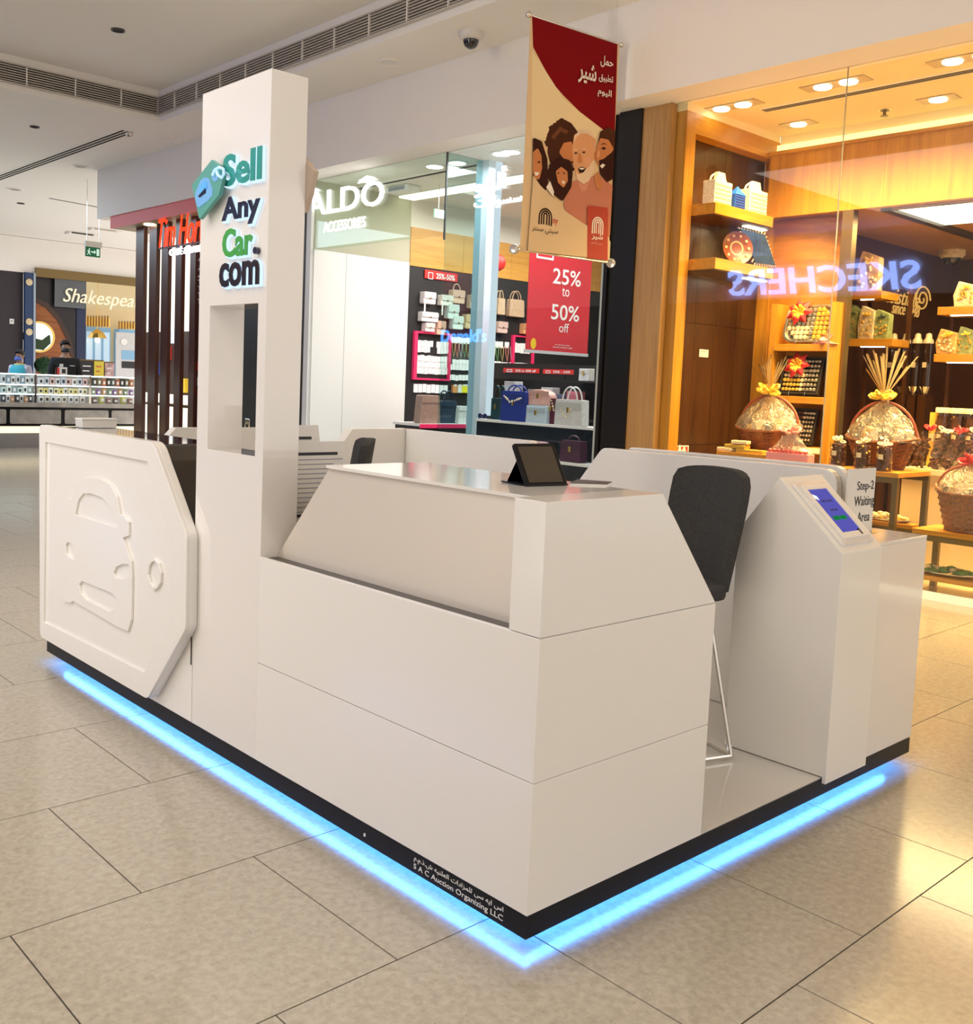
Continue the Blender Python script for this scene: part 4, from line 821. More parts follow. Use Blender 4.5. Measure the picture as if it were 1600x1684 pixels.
# blue name seen reversed from behind, across the walkway: it shows in the window glass
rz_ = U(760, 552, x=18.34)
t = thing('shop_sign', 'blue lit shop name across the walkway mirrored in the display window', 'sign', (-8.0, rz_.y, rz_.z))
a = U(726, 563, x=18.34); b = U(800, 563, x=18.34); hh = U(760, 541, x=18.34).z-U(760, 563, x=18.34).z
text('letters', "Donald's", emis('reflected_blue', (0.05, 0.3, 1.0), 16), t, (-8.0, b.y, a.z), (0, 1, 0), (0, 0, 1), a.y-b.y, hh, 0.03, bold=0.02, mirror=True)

# ---------------------------------------------------------------- dark column and wood pier between the shops
w = thing('wall_column', 'dark bronze clad column between the two shops', 'wall', (5.2, 4.0, 0), kind='structure')
M_bronze = mat('dark_bronze', (0.022, 0.020, 0.020), 0.22, metal=0.3)
BOX('facing', M_bronze, w, 5.10, 5.6, 3.83, 4.06, 0, BZ); BOX('reveal', M_dark, w, 5.14, 5.6, 4.06, 4.12, 0, BZ); BOX('edge', M_bronze, w, 5.11, 5.6, 4.12, 4.16, 0, BZ)
struct(BOX('trim_4', mat('pale_jamb', (0.6, 0.62, 0.6), 0.3), None, 5.18, 5.6, 4.16, 4.24, 0, BZ), 'pale grey jamb at the right end of the display window', 'trim')

# ---------------------------------------------------------------- hanging banner
TL, TR = Vector((3.80, 3.874, 4.02)), Vector((4.717, 3.784, 4.02)); BZ0 = 2.322
bn = thing('hanging_banner', 'vertical red and cream advertising banner with a laughing family', 'banner', (4.26, 3.83, BZ0))
BR_, BU = (TR-TL).normalized(), Vector((0, 0, 1)); BW = (TR-TL).length; BH = 4.02-BZ0
BO = Vector((TL.x, TL.y, BZ0))
MC = mat('banner_cream', (0.72, 0.53, 0.30), 0.55); MR = mat('banner_red', (0.21, 0.001, 0.004), 0.8, spec=0.15)
sheet = plate('sheet', [rect(0, BW, 0, BH)], MC, bn, BO, BR_, BU, -0.004, 0.0)
def B(q):   # fraction of crop coordinates (photo detail) to banner coordinates
    px, py = 840+q[0]*0.2613, 0+q[1]*0.2613
    d = FWD+RGT*((px-CX)/FPX)+UPV*((CY-py)/FPX); n = BR_.cross(BU); t_ = (BO-CAM).dot(n)/d.dot(n); v = CAM+d*t_-BO
    return (min(max(v.dot(BR_), 0.0), BW), min(max(v.z, 0.0), BH))
LAY = [0.0]
def art(name, pts, mt, smooth=0.0, parent=None):
    LAY[0] += 0.0002; P = [B(q) for q in pts]
    if smooth: P = rpoly(P, smooth, 4)
    return plate(name, [P], mt, parent or sheet, BO, BR_, BU, LAY[0]-0.00015, LAY[0])
art('red_field', ((134, 80), (672, 265), (655, 870), (560, 800), (430, 700), (330, 600), (260, 520), (200, 410), (140, 295)), MR)
art('window_light', ((135, 320), (215, 440), (330, 620), (500, 760), (560, 810), (520, 900), (300, 900), (130, 870)), mat('print_pale', (0.80, 0.66, 0.40), 0.8, spec=0.15))
HAIR = mat('print_hair', (0.07, 0.022, 0.010), 0.8, spec=0.15); SKIN = mat('print_skin', (0.56, 0.22, 0.085), 0.8, spec=0.15); SKL = mat('print_skin_light', (0.68, 0.35, 0.17), 0.8, spec=0.15); SHIRT = mat('print_shirt', (0.55, 0.22, 0.14), 0.8, spec=0.15); BEARD = mat('print_beard', (0.75, 0.58, 0.40), 0.8, spec=0.15)
TOOTH = mat('print_white', (0.85, 0.78, 0.68), 0.6); DK = mat('print_dark', (0.04, 0.012, 0.008), 0.8, spec=0.15)
art('hair', ((230, 960), (235, 860), (280, 780), (330, 760), (380, 800), (410, 850), (420, 1000), (350, 1060), (250, 1040)), HAIR, 0.03)
def curls(pts, r, mt, n=3):
    for q0, q1 in zip(pts, pts[1:]):
        for k in range(n):
            u_ = k/n; cx_, cy_ = q0[0]+(q1[0]-q0[0])*u_, q0[1]+(q1[1]-q0[1])*u_
            art('curl', [(cx_+r*math.cos(2*PI*i/9)*(1+0.25*math.sin(3*i+k)), cy_+r*1.05*math.sin(2*PI*i/9)) for i in range(9)], mt)
HAIR2 = mat('print_hair_light', (0.16, 0.055, 0.022), 0.8, spec=0.15)
curls(((236, 900), (262, 810), (320, 768), (372, 800), (398, 850)), 24, HAIR, 3); curls(((270, 860), (310, 810), (360, 840)), 14, HAIR2, 3)
art('face', ((300, 960), (330, 900), (380, 890), (400, 960), (385, 1020), (340, 1010)), SKIN, 0.02)
art('shirt', ((350, 1160), (440, 1120), (560, 1110), (650, 1170), (645, 1480), (590, 1560), (470, 1460), (360, 1390), (330, 1290)), SHIRT, 0.02)
art('face', ((385, 930), (395, 850), (440, 820), (500, 830), (532, 880), (535, 980), (510, 1090), (460, 1150), (415, 1120), (390, 1040)), SKL, 0.03)
art('beard', ((400, 1060), (420, 1100), (450, 1085), (490, 1050), (520, 1000), (522, 1060), (490, 1140), (455, 1160), (415, 1130)), BEARD, 0.01)
art('ear', ((522, 960), (536, 950), (540, 985), (528, 1010), (520, 1000)), SKIN, 0.004); art('cheek', ((455, 1000), (500, 985), (505, 1030), (470, 1045)), mat('print_cheek', (0.72, 0.36, 0.20), 0.8, spec=0.15), 0.008); art('hair', ((392, 900), (400, 850), (440, 818), (500, 830), (530, 875), (520, 870), (480, 842), (440, 838), (410, 865)), BEARD); art('collar', ((420, 1150), (455, 1165), (490, 1148), (470, 1200), (445, 1205)), mat('print_collar', (0.62, 0.30, 0.20), 0.8, spec=0.15))
for q in ((402, 945), (455, 940)): art('eyebrow', ((q[0]-16, q[1]+3), (q[0]+2, q[1]-6), (q[0]+20, q[1]), (q[0]+2, q[1])), BEARD)
art('smile', ((418, 1062), (440, 1050), (470, 1058), (455, 1085), (430, 1092)), DK, 0.004); art('teeth', ((424, 1062), (440, 1056), (464, 1060), (445, 1070)), TOOTH)
for q in ((405, 965), (455, 960)): art('eye', ((q[0]-12, q[1]), (q[0], q[1]-7), (q[0]+14, q[1]-2), (q[0], q[1]+6)), DK)
art('nose', ((425, 965), (436, 970), (448, 1020), (425, 1028), (415, 1015)), SKIN, 0.003)
art('hair', ((545, 900), (560, 830), (610, 800), (655, 830), (656, 1130), (600, 1150), (560, 1100), (548, 1000)), HAIR, 0.01)
art('face', ((535, 930), (560, 870), (610, 880), (640, 930), (645, 990), (600, 1010), (590, 1050), (545, 1040), (530, 1000)), SKIN, 0.015)
art('beard', ((550, 1010), (580, 1000), (630, 960), (655, 930), (656, 1120), (600, 1140), (555, 1090)), DK, 0.01)
art('smile', ((556, 1045), (575, 1030), (590, 1040), (570, 1062)), TOOTH, 0.003); art('eye', ((562, 935), (580, 925), (598, 934), (580, 945)), DK)
art('nose', ((545, 950), (556, 955), (552, 990), (538, 995)), SKL, 0.003); art('eyebrow', ((556, 915), (580, 900), (604, 914), (580, 908)), DK)
art('arm', ((515, 1110), (550, 1080), (570, 1180), (555, 1200), (535, 1190)), SKIN, 0.01)
art('hair', ((135, 865), (190, 890), (225, 1000), (230, 1180), (180, 1230), (150, 1160), (134, 1110)), DK, 0.02)
art('face', ((134, 960), (165, 930), (188, 980), (192, 1060), (175, 1130), (150, 1130), (133, 1080)), SKIN, 0.02)
art('smile', ((142, 1085), (175, 1085), (165, 1105), (150, 1108)), TOOTH, 0.002); art('eye', ((160, 1022), (172, 1014), (184, 1022), (172, 1028)), DK)
art('hair', ((230, 1110), (245, 1040), (300, 1000), (360, 1020), (385, 1090), (375, 1180), (320, 1270), (260, 1220)), DK, 0.03)
curls(((236, 1110), (255, 1045), (300, 1008), (355, 1025), (382, 1090)), 18, DK, 3)
art('face', ((275, 1080), (310, 1050), (350, 1080), (352, 1140), (325, 1185), (290, 1150)), SKIN, 0.02)
for q in ((292, 1092), (328, 1092)): art('eye', ((q[0]-9, q[1]), (q[0], q[1]-5), (q[0]+9, q[1]), (q[0], q[1]+5)), DK)
art('smile', ((310, 1140), (335, 1142), (325, 1162)), TOOTH, 0.002)
art('collar', ((215, 1180), (240, 1140), (265, 1210), (260, 1240)), TOOTH)
art('cream_field', ((134, 1105), (180, 1170), (260, 1250), (350, 1340), (470, 1420), (600, 1480), (650, 1530), (640, 1640), (98, 1600)), mat('print_cream', (0.70, 0.54, 0.33), 0.8, spec=0.15))
art('phone', ((480, 1295), (600, 1308), (604, 1330), (602, 1640), (472, 1625), (475, 1310)), mat('print_phone', (0.42, 0.03, 0.012), 0.45), 0.008)
def arch(pa, pb, pc, mt, n):    # rounded arch logo: crop box left, right, bottom
    for k in range(n):
        f = k*0.17; l, r, t, b = pa[0]+(pb[0]-pa[0])*f, pb[0]-(pb[0]-pa[0])*f, pa[1]+(pc-pa[1])*f*0.8, pc
        w = (pb[0]-pa[0])*0.09; L0, R0 = B((l, b)), B((r, b)); top = B(((l+r)/2, t)); ww = B((l+w, b))[0]-L0[0]
        cxm = (L0[0]+R0[0])/2; rx = (R0[0]-L0[0])/2; cz = top[1]-rx
        o_ = [(L0[0], L0[1])]+[(cxm-rx*math.cos(PI*i/10), cz+rx*math.sin(PI*i/10)) for i in range(11)]+[(R0[0], L0[1])]
        i_ = [(R0[0]-ww, L0[1])]+[(cxm+(rx-ww)*math.cos(PI*i/10), cz+(rx-ww)*math.sin(PI*i/10)) for i in range(11)]+[(L0[0]+ww, L0[1])]
        plate('logo_arch', [o_+i_], mt, sheet, BO, BR_, BU, LAY[0], LAY[0]+0.001)
LAY[0] += 0.001
arch((165, 1310), (250, 1340), 1412, DK, 3); arch((500, 1365), (572, 1400), 1470, TOOTH, 3)
def btext(body, l, b, r, t, mt, bold=0.0, shear=0):
    a = B((l, b)); c_ = B((r, b)); d_ = B((l, t)); text('lettering', body, mt, sheet, BO+BR_*a[0]+BU*a[1], BR_, BU, c_[0]-a[0], d_[1]-a[1], 0.0008, bold=bold, tz=LAY[0], shear=shear)
btext(arab('حمل'), 555, 420, 635, 345, TOOTH, 0.012); btext(arab('تطبيق'), 545, 515, 635, 455, TOOTH, 0.012); btext(arab('شير'), 415, 520, 528, 385, TOOTH, 0.02); btext(arab('اليوم'), 538, 610, 625, 548, TOOTH, 0.012)
btext(arab('سيتي سنتر'), 125, 1465, 288, 1425, DK); btext('my', 252, 1420, 288, 1378, mat('print_redink', (0.6, 0.04, 0.02), 0.5), 0.01, 0.3); btext(arab('شير'), 500, 1508, 570, 1470, TOOTH, 0.02); btext(arab('حمل التطبيق'), 497, 1536, 568, 1518, mat('print_pink', (0.75, 0.35, 0.25), 0.5))
M_rod = mat('banner_rod', (0.7, 0.66, 0.6), 0.2, metal=0.8); M_ballg = mat('clear_ball', (0.75, 0.72, 0.65), 0.05, trans=0.6)
MB().tube([TL-BR_*0.015, TR+BR_*0.015], 0.008, 8).build('rod', M_rod, bn); MB().tube([BO-BR_*0.015, Vector((TR.x, TR.y, BZ0))+BR_*0.015], 0.008, 8).build('rod', M_rod, bn)
MB().ball(TL-BR_*0.02, 0.026, 12).build('ball_finial', M_rod, bn, smooth=True); MB().ball(TR+BR_*0.02, 0.022, 12).build('ball_finial', M_rod, bn, smooth=True)
MB().ball(BO-BR_*0.06, 0.038, 14).build('ball_finial', M_ballg, bn, smooth=True); MB().ball(Vector((TR.x, TR.y, BZ0))+BR_*0.03, 0.038, 14).build('ball_finial', M_ballg, bn, smooth=True)
for q in (TL+BR_*0.05, TR-BR_*0.05): MB().tube([q, Vector((q.x, q.y, SZ))], 0.0012, 6).build('wire', M_rod, bn)
# ================================================================= SWEET SHOP
M_wood = woodmat('oak_veneer', (0.40, 0.155, 0.012), (0.58, 0.27, 0.026), 0.4, axis='z')
M_woodh = woodmat('oak_veneer_flat', (0.42, 0.165, 0.012), (0.58, 0.27, 0.026), 0.4, axis='y')
M_woodx = woodmat('oak_veneer_deep', (0.42, 0.165, 0.012), (0.58, 0.27, 0.026), 0.35, axis='x')
M_pier = woodmat('oak_pier', (0.36, 0.19, 0.06), (0.50, 0.29, 0.10), 0.35, scale=1.4, axis='z')
M_brown = woodmat('walnut_panel', (0.038, 0.013, 0.004), (0.075, 0.029, 0.009), 0.3, axis='z')
M_sceil = mat('sweet_ceiling', (0.88, 0.74, 0.46), 0.7)
M_brass = mat('dark_brass', (0.20, 0.14, 0.06), 0.35, metal=0.8)
M_choc = mat('chocolate', (0.10, 0.034, 0.014), 0.3); M_cream = mat('sweet_cream', (0.75, 0.60, 0.38), 0.6, noise=0.2, nscale=30)
M_gwrap = mat('gold_wrapper', (0.70, 0.44, 0.08), 0.3, metal=0.4); M_silver = mat('silver_tray', (0.72, 0.66, 0.55), 0.22, metal=0.9)
M_cello = glassmat('cellophane', (0.99, 0.97, 0.93), 3.0, rough=0.10, haze=0.20, crinkle=14, hazecol=(0.9, 0.8, 0.6))
M_wick = mat('wicker', (0.22, 0.075, 0.03), 0.5, noise=0.4, nscale=60); M_ribbon = mat('gold_ribbon', (0.80, 0.52, 0.06), 0.35); M_redrib = mat('red_ribbon', (0.55, 0.02, 0.03), 0.4)
M_pink = mat('pink_paper', (0.78, 0.30, 0.32), 0.5); M_jar = glassmat('jar_glass', (0.97, 0.96, 0.94), 1.6)
struct(BOX('floor_sweet_shop', mat('sweet_floor', (0.50, 0.40, 0.26), 0.15), None, 5.226, 10.2, -4, 3.5, -0.05, 0.0), 'warm stone floor inside the sweet shop', 'floor')
struct(BOX('ceiling_sweet_shop', M_sceil, None, GX+0.06, 6.62, -4, 3.95, BZ, BZ+0.1), 'warm lit ceiling over the sweet shop window', 'ceiling')
struct(BOX('baseboard_sweet_shop', emis('lit_base', (1.0, 0.78, 0.42), 1.1), None, GX-0.01, GX+0.04, -4, 3.5, 0.0, 0.05), 'glowing white base strip under the sweet shop glass', 'baseboard')
YJ = 2.095
struct(BOX('window_4', M_glass, None, GX-0.006, GX+0.006, YJ+0.002, 3.53, 0.05, BZ), 'left glass pane of the sweet shop window', 'window')
struct(BOX('window_5', M_glass, None, GX-0.006, GX+0.006, -4, YJ-0.002, 0.05, BZ), 'right glass pane of the sweet shop window', 'window')
struct(BOX('trim_5', mat('glass_edge', (0.55, 0.5, 0.35), 0.2), None, GX-0.007, GX+0.007, YJ-0.002, YJ+0.002, 0.05, BZ), 'thin vertical joint between the sweet shop panes', 'trim')
struct(BOX('wall_wood_pier', M_pier, None, 5.12, 5.19, 3.545, 3.828, 0, BZ), 'oak clad pier left of the sweet shop window', 'wall')
# shelved niche in the left side wall
YN, YBk = 3.45, 3.57
w = thing('wall_niche', 'oak framed wall niche with walnut back left in the sweet shop', 'wall', (5.9, YN, 0), kind='structure')
zt_ = 3.56
BOX('frame_board', M_wood, w, 5.20, 5.33, YN, YBk, 0, zt_); XN0, XN1 = U(1267, 440, y=YN).x, U(1285, 440, y=YN).x
BOX('frame_board', M_wood, w, XN0, XN1, YN, YBk, 0, zt_); BOX('frame_board', M_woodx, w, 5.33, XN0, YN, YBk, 3.40, zt_)
BOX('infill', M_sceil, w, 5.2, 6.6, YN, YBk+0.1, zt_, BZ)
for i in range(4):
    for (z0, z1) in ((0.0, 0.86), (0.863, 1.9), (1.903, 2.7), (2.703, 3.40)):
        BOX('back_panel', M_brown, w, 5.33+i*(XN0-5.33)/4, 5.33+(i+1)*(XN0-5.33)/4-0.003, YBk, YBk+0.05, z0, z1)
BOX('void', M_dark, w, 5.2, 6.6, YBk+0.05, YBk+0.08, 0, zt_)
yf = 3.20
def niche_shelf(label, pyt, pyb):
    z1 = U(1180, pyt, x=5.36).z; z0 = U(1180, pyb, x=5.36).z
    yff = U(1180, pyt, x=5.36).y
    t = thing('wall_shelf', label, 'shelf', (5.9, YN, z0)); xr_ = U(1272, pyt+22, y=yff).x; BOX('board', M_woodx, t, 5.332, xr_, yff, YBk-0.002, z0+0.004, z1, 0.002); BOX('underside', M_brown, t, 5.34, xr_-0.008, yff+0.01, YBk-0.002, z0-0.004, z0+0.004)
    p = U(1225, pyb+5, z=z0-0.004); BOX('lamp', M_lampw, t, 5.95, 6.25, yff+0.08, yff+0.14, z0-0.010, z0-0.004)
    return z1, yff
zs1, yf1 = niche_shelf('upper thick oak shelf in the niche', 333, 352)
zs2, yf2 = niche_shelf('lower thick oak shelf in the niche', 424, 443)
def giftbox(label, px0, px1, pyt, z, yb, mt, kind):
    a = U(px0, 330, y=yb); b = U(px1, 330, y=yb); zt2 = U((px0+px1)/2, pyt, y=yb).z; w_ = b.x-a.x; h = zt2-z; cx = (a.x+b.x)/2
    t = thing('gift_box', label, 'gift box', (cx, yb+w_*0.22, z)); bh = h*(0.72 if kind != 'lantern' else 0.6)
    BOX('box', mt, t, a.x, b.x, yb, yb+w_*0.45, z, z+bh, 0.004)
    for k in range(5): BOX('pattern_band', mat('fret_gold', (0.62, 0.50, 0.30), 0.5) if kind != 'lantern' else mat('lantern_dark', (0.01, 0.02, 0.14), 0.4), t, a.x+w_*0.06, b.x-w_*0.06, yb-0.003, yb, z+bh*(0.08+0.18*k), z+bh*(0.13+0.18*k))
    if kind == 'lantern':
        MB().add([(a.x-0.004, yb-0.004, z+bh), (b.x+0.004, yb-0.004, z+bh), (b.x+0.004, yb+w_*0.45, z+bh), (a.x-0.004, yb+w_*0.45, z+bh), (cx, yb+w_*0.22, z+h)], [(3,2,1,0),(0,1,4),(1,2,4),(2,3,4),(3,0,4)]).build('roof', mt, t)
    else:
        MB().prism([(a.x+w_*0.2, z+bh), (b.x-w_*0.2, z+bh), (b.x-w_*0.3, z+h), (a.x+w_*0.3, z+h)], 'y', yb+w_*0.1, yb+w_*0.228).build('lid', mt, t, bevel=0.004)
        MB().tube([(cx+w_*0.46*math.cos(PI*k/10), yb+w_*0.22, z+bh*0.98+h*0.26*math.sin(PI*k/10)) for k in range(11)], 0.008, 6).build('handle', mt, t, smooth=True)
M_fret = mat('white_fretwork', (0.80, 0.72, 0.58), 0.5, noise=0.25, nscale=55)
giftbox('tall white fretwork gift box with arched handle on the niche shelf', 1174, 1203, 282, zs1, 3.26, M_fret, 'handle')
giftbox('royal blue lantern shaped box between the white gift boxes', 1209, 1226, 305, zs1, 3.24, mat('lantern_blue', (0.01, 0.09, 0.55), 0.35), 'lantern')
giftbox('shorter white fretwork gift box at the right of the niche shelf', 1233, 1262, 298, zs1, 3.24, M_fret, 'handle')
# painted plate and folded fringed cushion cover
p = U(1196, 400, y=3.45); t = thing('painted_plate', 'round brown painted plate standing on the lower niche shelf', 'plate', (p.x, p.y, zs2+0.002)); Rp = U(1196, 372, y=3.45).z-p.z
Mx = Matrix.Translation((p.x, 3.36, zs2+Rp+0.004)) @ Matrix.Rotation(math.radians(-28), 4, 'Z') @ Matrix.Rotation(math.radians(80), 4, 'X')
MB().lathe([(0.001, 0), (Rp*0.6, 0.0), (Rp, 0.025), (Rp*1.0, 0.03), (Rp*0.6, 0.008), (0.001, 0.006)], 26, cap=False).xf(Mx).build('dish', mat('plate_brown', (0.24, 0.06, 0.02), 0.3, noise=0.3, nscale=40), t, smooth=True)
mb = MB()
for k in range(10): a_ = 2*PI*k/10; mb.lathe([(0.001, 0.018), (Rp*0.09, 0.018), (Rp*0.09, 0.022), (0.001, 0.022)], 8, (Rp*0.75*math.cos(a_), Rp*0.75*math.sin(a_), 0.004))
mb.lathe([(Rp*0.35, 0.009), (Rp*0.40, 0.012), (Rp*0.45, 0.009)], 24, cap=False).xf(Mx).build('painted_motif', mat('plate_motif', (0.72, 0.48, 0.26), 0.4), t); 
BOX('easel', M_brown, t, p.x-0.06, p.x+0.06, 3.38, 3.46, zs2, zs2+0.02)
t = thing('fringed_textile', 'blue fringed textile leaning on the lower niche shelf', 'textile', (6.2, 3.4, zs2))
A_ = [U(q[0], q[1], y=3.40) for q in ((1218, 376), (1258, 386), (1275, 436), (1243, 432))]
dz = zs2+0.004-min(q.z for q in A_)
A_ = [q+Vector((0, 0, max(dz, 0))) for q in A_]
MB().add([tuple(q) for q in A_]+[tuple(q+Vector((0, 0.02, 0))) for q in A_], [(0,3,2,1),(4,5,6,7),(0,1,5,4),(1,2,6,5),(2,3,7,6),(3,0,4,7)]).build('cloth', mat('textile_blue', (0.03, 0.08, 0.18), 0.8, noise=0.5, nscale=18), t)
mb = MB()
for i in range(4):
    for k in range(9):
        q = A_[i].lerp(A_[(i+1) % 4], k/9); c0 = sum(A_, Vector())/4; d = (q-c0).normalized()*0.03; mb.tube([q+Vector((0, 0.01, 0)), q+d+Vector((0, 0.01, -0.004))], 0.006, 4)
mb.build('fringe', M_fret, t)
# exit pictogram and plug low on the walnut
t = thing('safety_sign', 'small red and white safety sign low on the walnut wall', 'sign', U(1118, 745, y=YBk)); pbox('plate', M_wtext, t, 1107, 733, 1131, 752, -0.004, -0.001, y=YBk); pbox('red_field', M_red2, t, 1109, 735, 1129, 752, -0.006, -0.004, y=YBk)
a = U(1111, 750, y=YBk-0.007); plate('flame', [[(0, 0), (0.05, 0.10), (0.08, 0.04), (0.12, 0.09), (0.16, 0)]], M_wtext, t, a, *RF, 0, 0.002)
t = thing('notice_card', 'small white notice on the walnut wall', 'notice', U(1157, 580, y=YBk)); pbox('card', M_paper, t, 1150, 574, 1164, 588, -0.003, -0.001, y=YBk); pbox('print', mat('print_grey', (0.35, 0.36, 0.42)), t, 1152, 577, 1162, 579, -0.004, -0.003, y=YBk)
# oak bulkhead with cove light, curved oak wall, bronze post
w = thing('wall_oak_bulkhead', 'oak bulkhead with a glowing cove above it deeper in the sweet shop', 'wall', (6.5, 1, 2.87), kind='structure')
for i in range(7): BOX('oak_panel', M_wood, w, 6.46, 6.54, 3.45-i*1.05-1.047, 3.45-i*1.05, 2.88, 3.42)
BOX('cove_ledge', M_woodh, w, 6.44, 6.62, -4, 3.45, 3.42, 3.45); BOX('cove_lamp', emis('cove_amber', (1.0, 0.70, 0.22), 2.2), w, 6.56, 6.60, -4, 3.45, 3.455, 3.53); BOX('cove_back', M_sceil, w, 6.61, 6.63, -4, 3.45, 3.45, BZ)
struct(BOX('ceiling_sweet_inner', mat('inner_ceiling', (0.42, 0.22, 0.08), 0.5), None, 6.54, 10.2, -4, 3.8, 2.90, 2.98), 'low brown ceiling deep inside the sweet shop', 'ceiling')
t = thing('ceiling_light_panel', 'large square glowing ceiling panel deep in the sweet shop', 'ceiling light', U(1560, 360, z=2.9))
q = [U(*v, z=2.89) for v in ((1480, 345), (1600, 372))]; BOX('diffuser', emis('panel_white', (1.0, 0.88, 0.62), 4), t, q[0].x-0.1, q[0].x+0.9, q[0].y-1.9, q[0].y, 2.884, 2.899); BOX('frame', M_gold, t, q[0].x-0.16, q[0].x-0.1, q[0].y-1.9, q[0].y+0.06, 2.87, 2.899)
struct(BOX('trim_6', mat('track_black', (0.03, 0.02, 0.015), 0.4), None, 6.56, 9.6, 2.38, 2.46, 2.86, 2.90), 'dark ceiling track running into the sweet shop', 'trim')
w = thing('wall_curved_oak', 'curved oak wall behind the shelf trays', 'wall', (6.6, 3.0, 0), kind='structure')
mb = MB(); N = 16
pts = [(6.60+0.16*(1-math.cos(PI/2*k/N)), 3.44-0.60*math.sin(PI/2*k/N)) for k in range(N+1)]
mb.add([(q[0], q[1], 0) for q in pts]+[(q[0], q[1], 2.87) for q in pts], [(k, k+1, N+2+k, N+1+k) for k in range(N)]).build('veneer', woodmat('oak_curved', (0.30, 0.10, 0.008), (0.50, 0.21, 0.02), 0.4, scale=0.8, axis='y'), w, smooth=True)
struct(BOX('trim_7', M_brass, None, 6.46, 6.54, U(1393, 500, x=6.46).y, U(1375, 500, x=6.46).y, 0, 2.88), 'dark bronze post beside the curved oak wall', 'trim')
struct(BOX('wall_sweet_back', mat('sweet_back', (0.055, 0.02, 0.010), 0.35), None, 10.1, 10.2, -4, 3.4, 0, 2.9), 'dark reddish back wall of the sweet shop', 'wall')
# tall tray rack at the curved wall
XR = 6.36
ry1, ry0 = U(1262, 600, x=XR).y, U(1371, 600, x=XR).y
t = thing('tray_rack', 'tall oak rack of three tilted sweet trays', 'rack', (6.45, (ry0+ry1)/2, 0))
BOX('side_board', M_wood, t, XR, XR+0.22, ry1-0.06, ry1, 0, U(1262, 500, x=XR).z); BOX('side_board', M_wood, t, XR, XR+0.22, ry0, ry0+0.06, 0, U(1262, 500, x=XR).z)
zr = []
for py in (566, 652, 734):
    z = U(1315, py, x=XR).z; zr.append(z); BOX('shelf', M_woodh, t, XR-0.02, XR+0.22, ry0+0.06, ry1-0.06, z-0.06, z, 0.003)
for z in (zr[1]+0.42, zr[2]+0.42): pass
BOX('back', M_woodh, t, XR+0.20, XR+0.22, ry0+0.06, ry1-0.06, 0, U(1262, 500, x=XR).z)
BOX('lit_edge', mat('lit_cream', (0.8, 0.62, 0.36), 0.4, emit=(1, 0.75, 0.4), estr=0.5), t, XR-0.024, XR-0.02, ry0+0.06, ry1-0.06, zr[2]-0.05, zr[2]-0.005)
def tray(label, px0, px1, pyt, z, xp, shape, bow, filling):
    a = U(px0, 600, x=xp); b = U(px1, 600, x=xp); w_ = a.y-b.y; h = U((px0+px1)/2, pyt, x=xp).z-z-0.02; cy = (a.y+b.y)/2
    t = thing('sweet_tray', label, 'tray', (xp, cy, z))
    R_, U_ = Vector((0, -1, 0)), Vector((0.30, 0, 1)).normalized(); O = Vector((xp, cy+w_/2, z+0.012))
    outl = rpoly(rect(0, w_, 0, h), min(w_, h)*(0.32 if shape == 'round' else 0.03), 6)
    plate('base', [outl], M_silver if shape == 'round' else M_dbrown, t, O, R_, U_, -0.02, 0.0, bevel=0.003)
    inner = [(w_/2+(q[0]-w_/2)*0.9, h/2+(q[1]-h/2)*0.88) for q in outl]
    plate('rim', [outl, inner], M_silver if shape == 'round' else M_dbrown, t, O, R_, U_, 0.0, 0.022, bevel=0.003)
    n_ = R_.cross(U_); rnd = random.Random(int(px0)); groups = {}
    nx, nz = 10, 7
    for i in range(nx):
        for j in range(nz):
            u_, v_ = (i+0.5)/nx, (j+0.5)/nz
            if shape == 'round' and ((u_-0.5)/0.5)**4+((v_-0.5)/0.5)**4 > 0.75: continue
            c_ = O+R_*(w_*(0.07+0.86*u_))+U_*(h*(0.07+0.86*v_))+n_*0.014
            mi = filling[(0 if v_ < 0.45 and u_ < 0.5 else 1 if u_ > 0.55 else 2) % len(filling)]
            groups.setdefault(mi, MB()).ball(c_, w_*0.052*rnd.uniform(0.8, 1.15), 6, sz=0.9)
    for mi, mb_ in groups.items():
        o = mb_.build('sweets', MATS[mi], t); o['kind'] = 'stuff'
    if bow:
        cb = O+R_*(w_*bow[0])+U_*(h*bow[1])+n_*0.04
        for nm, mt_, rr, k0 in (('bow_back', M_redrib, 0.11, 7), ('bow', M_ribbon, 0.085, 8)):
            mb_ = MB()
            for k in range(k0):
                an = 2*PI*k/k0; dv = R_*math.cos(an)+U_*math.sin(an); sv = R_*-math.sin(an)+U_*math.cos(an)
                mb_.add([cb, cb+dv*rr*0.6+sv*rr*0.33+n_*0.02, cb+dv*rr*1.15+n_*0.005, cb+dv*rr*0.6-sv*rr*0.33+n_*0.02, cb+dv*rr*0.55+n_*0.045], [(0, 1, 4), (1, 2, 4), (2, 3, 4), (3, 0, 4)])
            mb_.build(nm, mt_, t)
    for s_ in (0.3, 0.7): MB().tube([O+R_*(w_*s_)-n_*-0.0+Vector((-0.03, 0, -0.01)), O+R_*(w_*s_)+Vector((-0.02, 0, 0.03))], 0.004, 6).build('stand_wire', M_chrome, t)
    return t
tray('rounded silver tray with red and gold bow, top of the rack', 1283, 1367, 497, zr[0], XR-0.0, 'round', (0.28, 0.78), ('sweet_cream', 'gold_wrapper', 'silver_tray'))
tray('dark square tray with gold bow, middle of the rack', 1283, 1349, 582, zr[1], XR, 'sq', (0.38, 0.74), ('gold_wrapper', 'silver_tray', 'sweet_cream'))
tray('dark tray of silver and gold sweets, bottom of the rack', 1288, 1345, 668, zr[2], XR, 'sq', None, ('gold_wrapper', 'silver_tray', 'chocolate'))
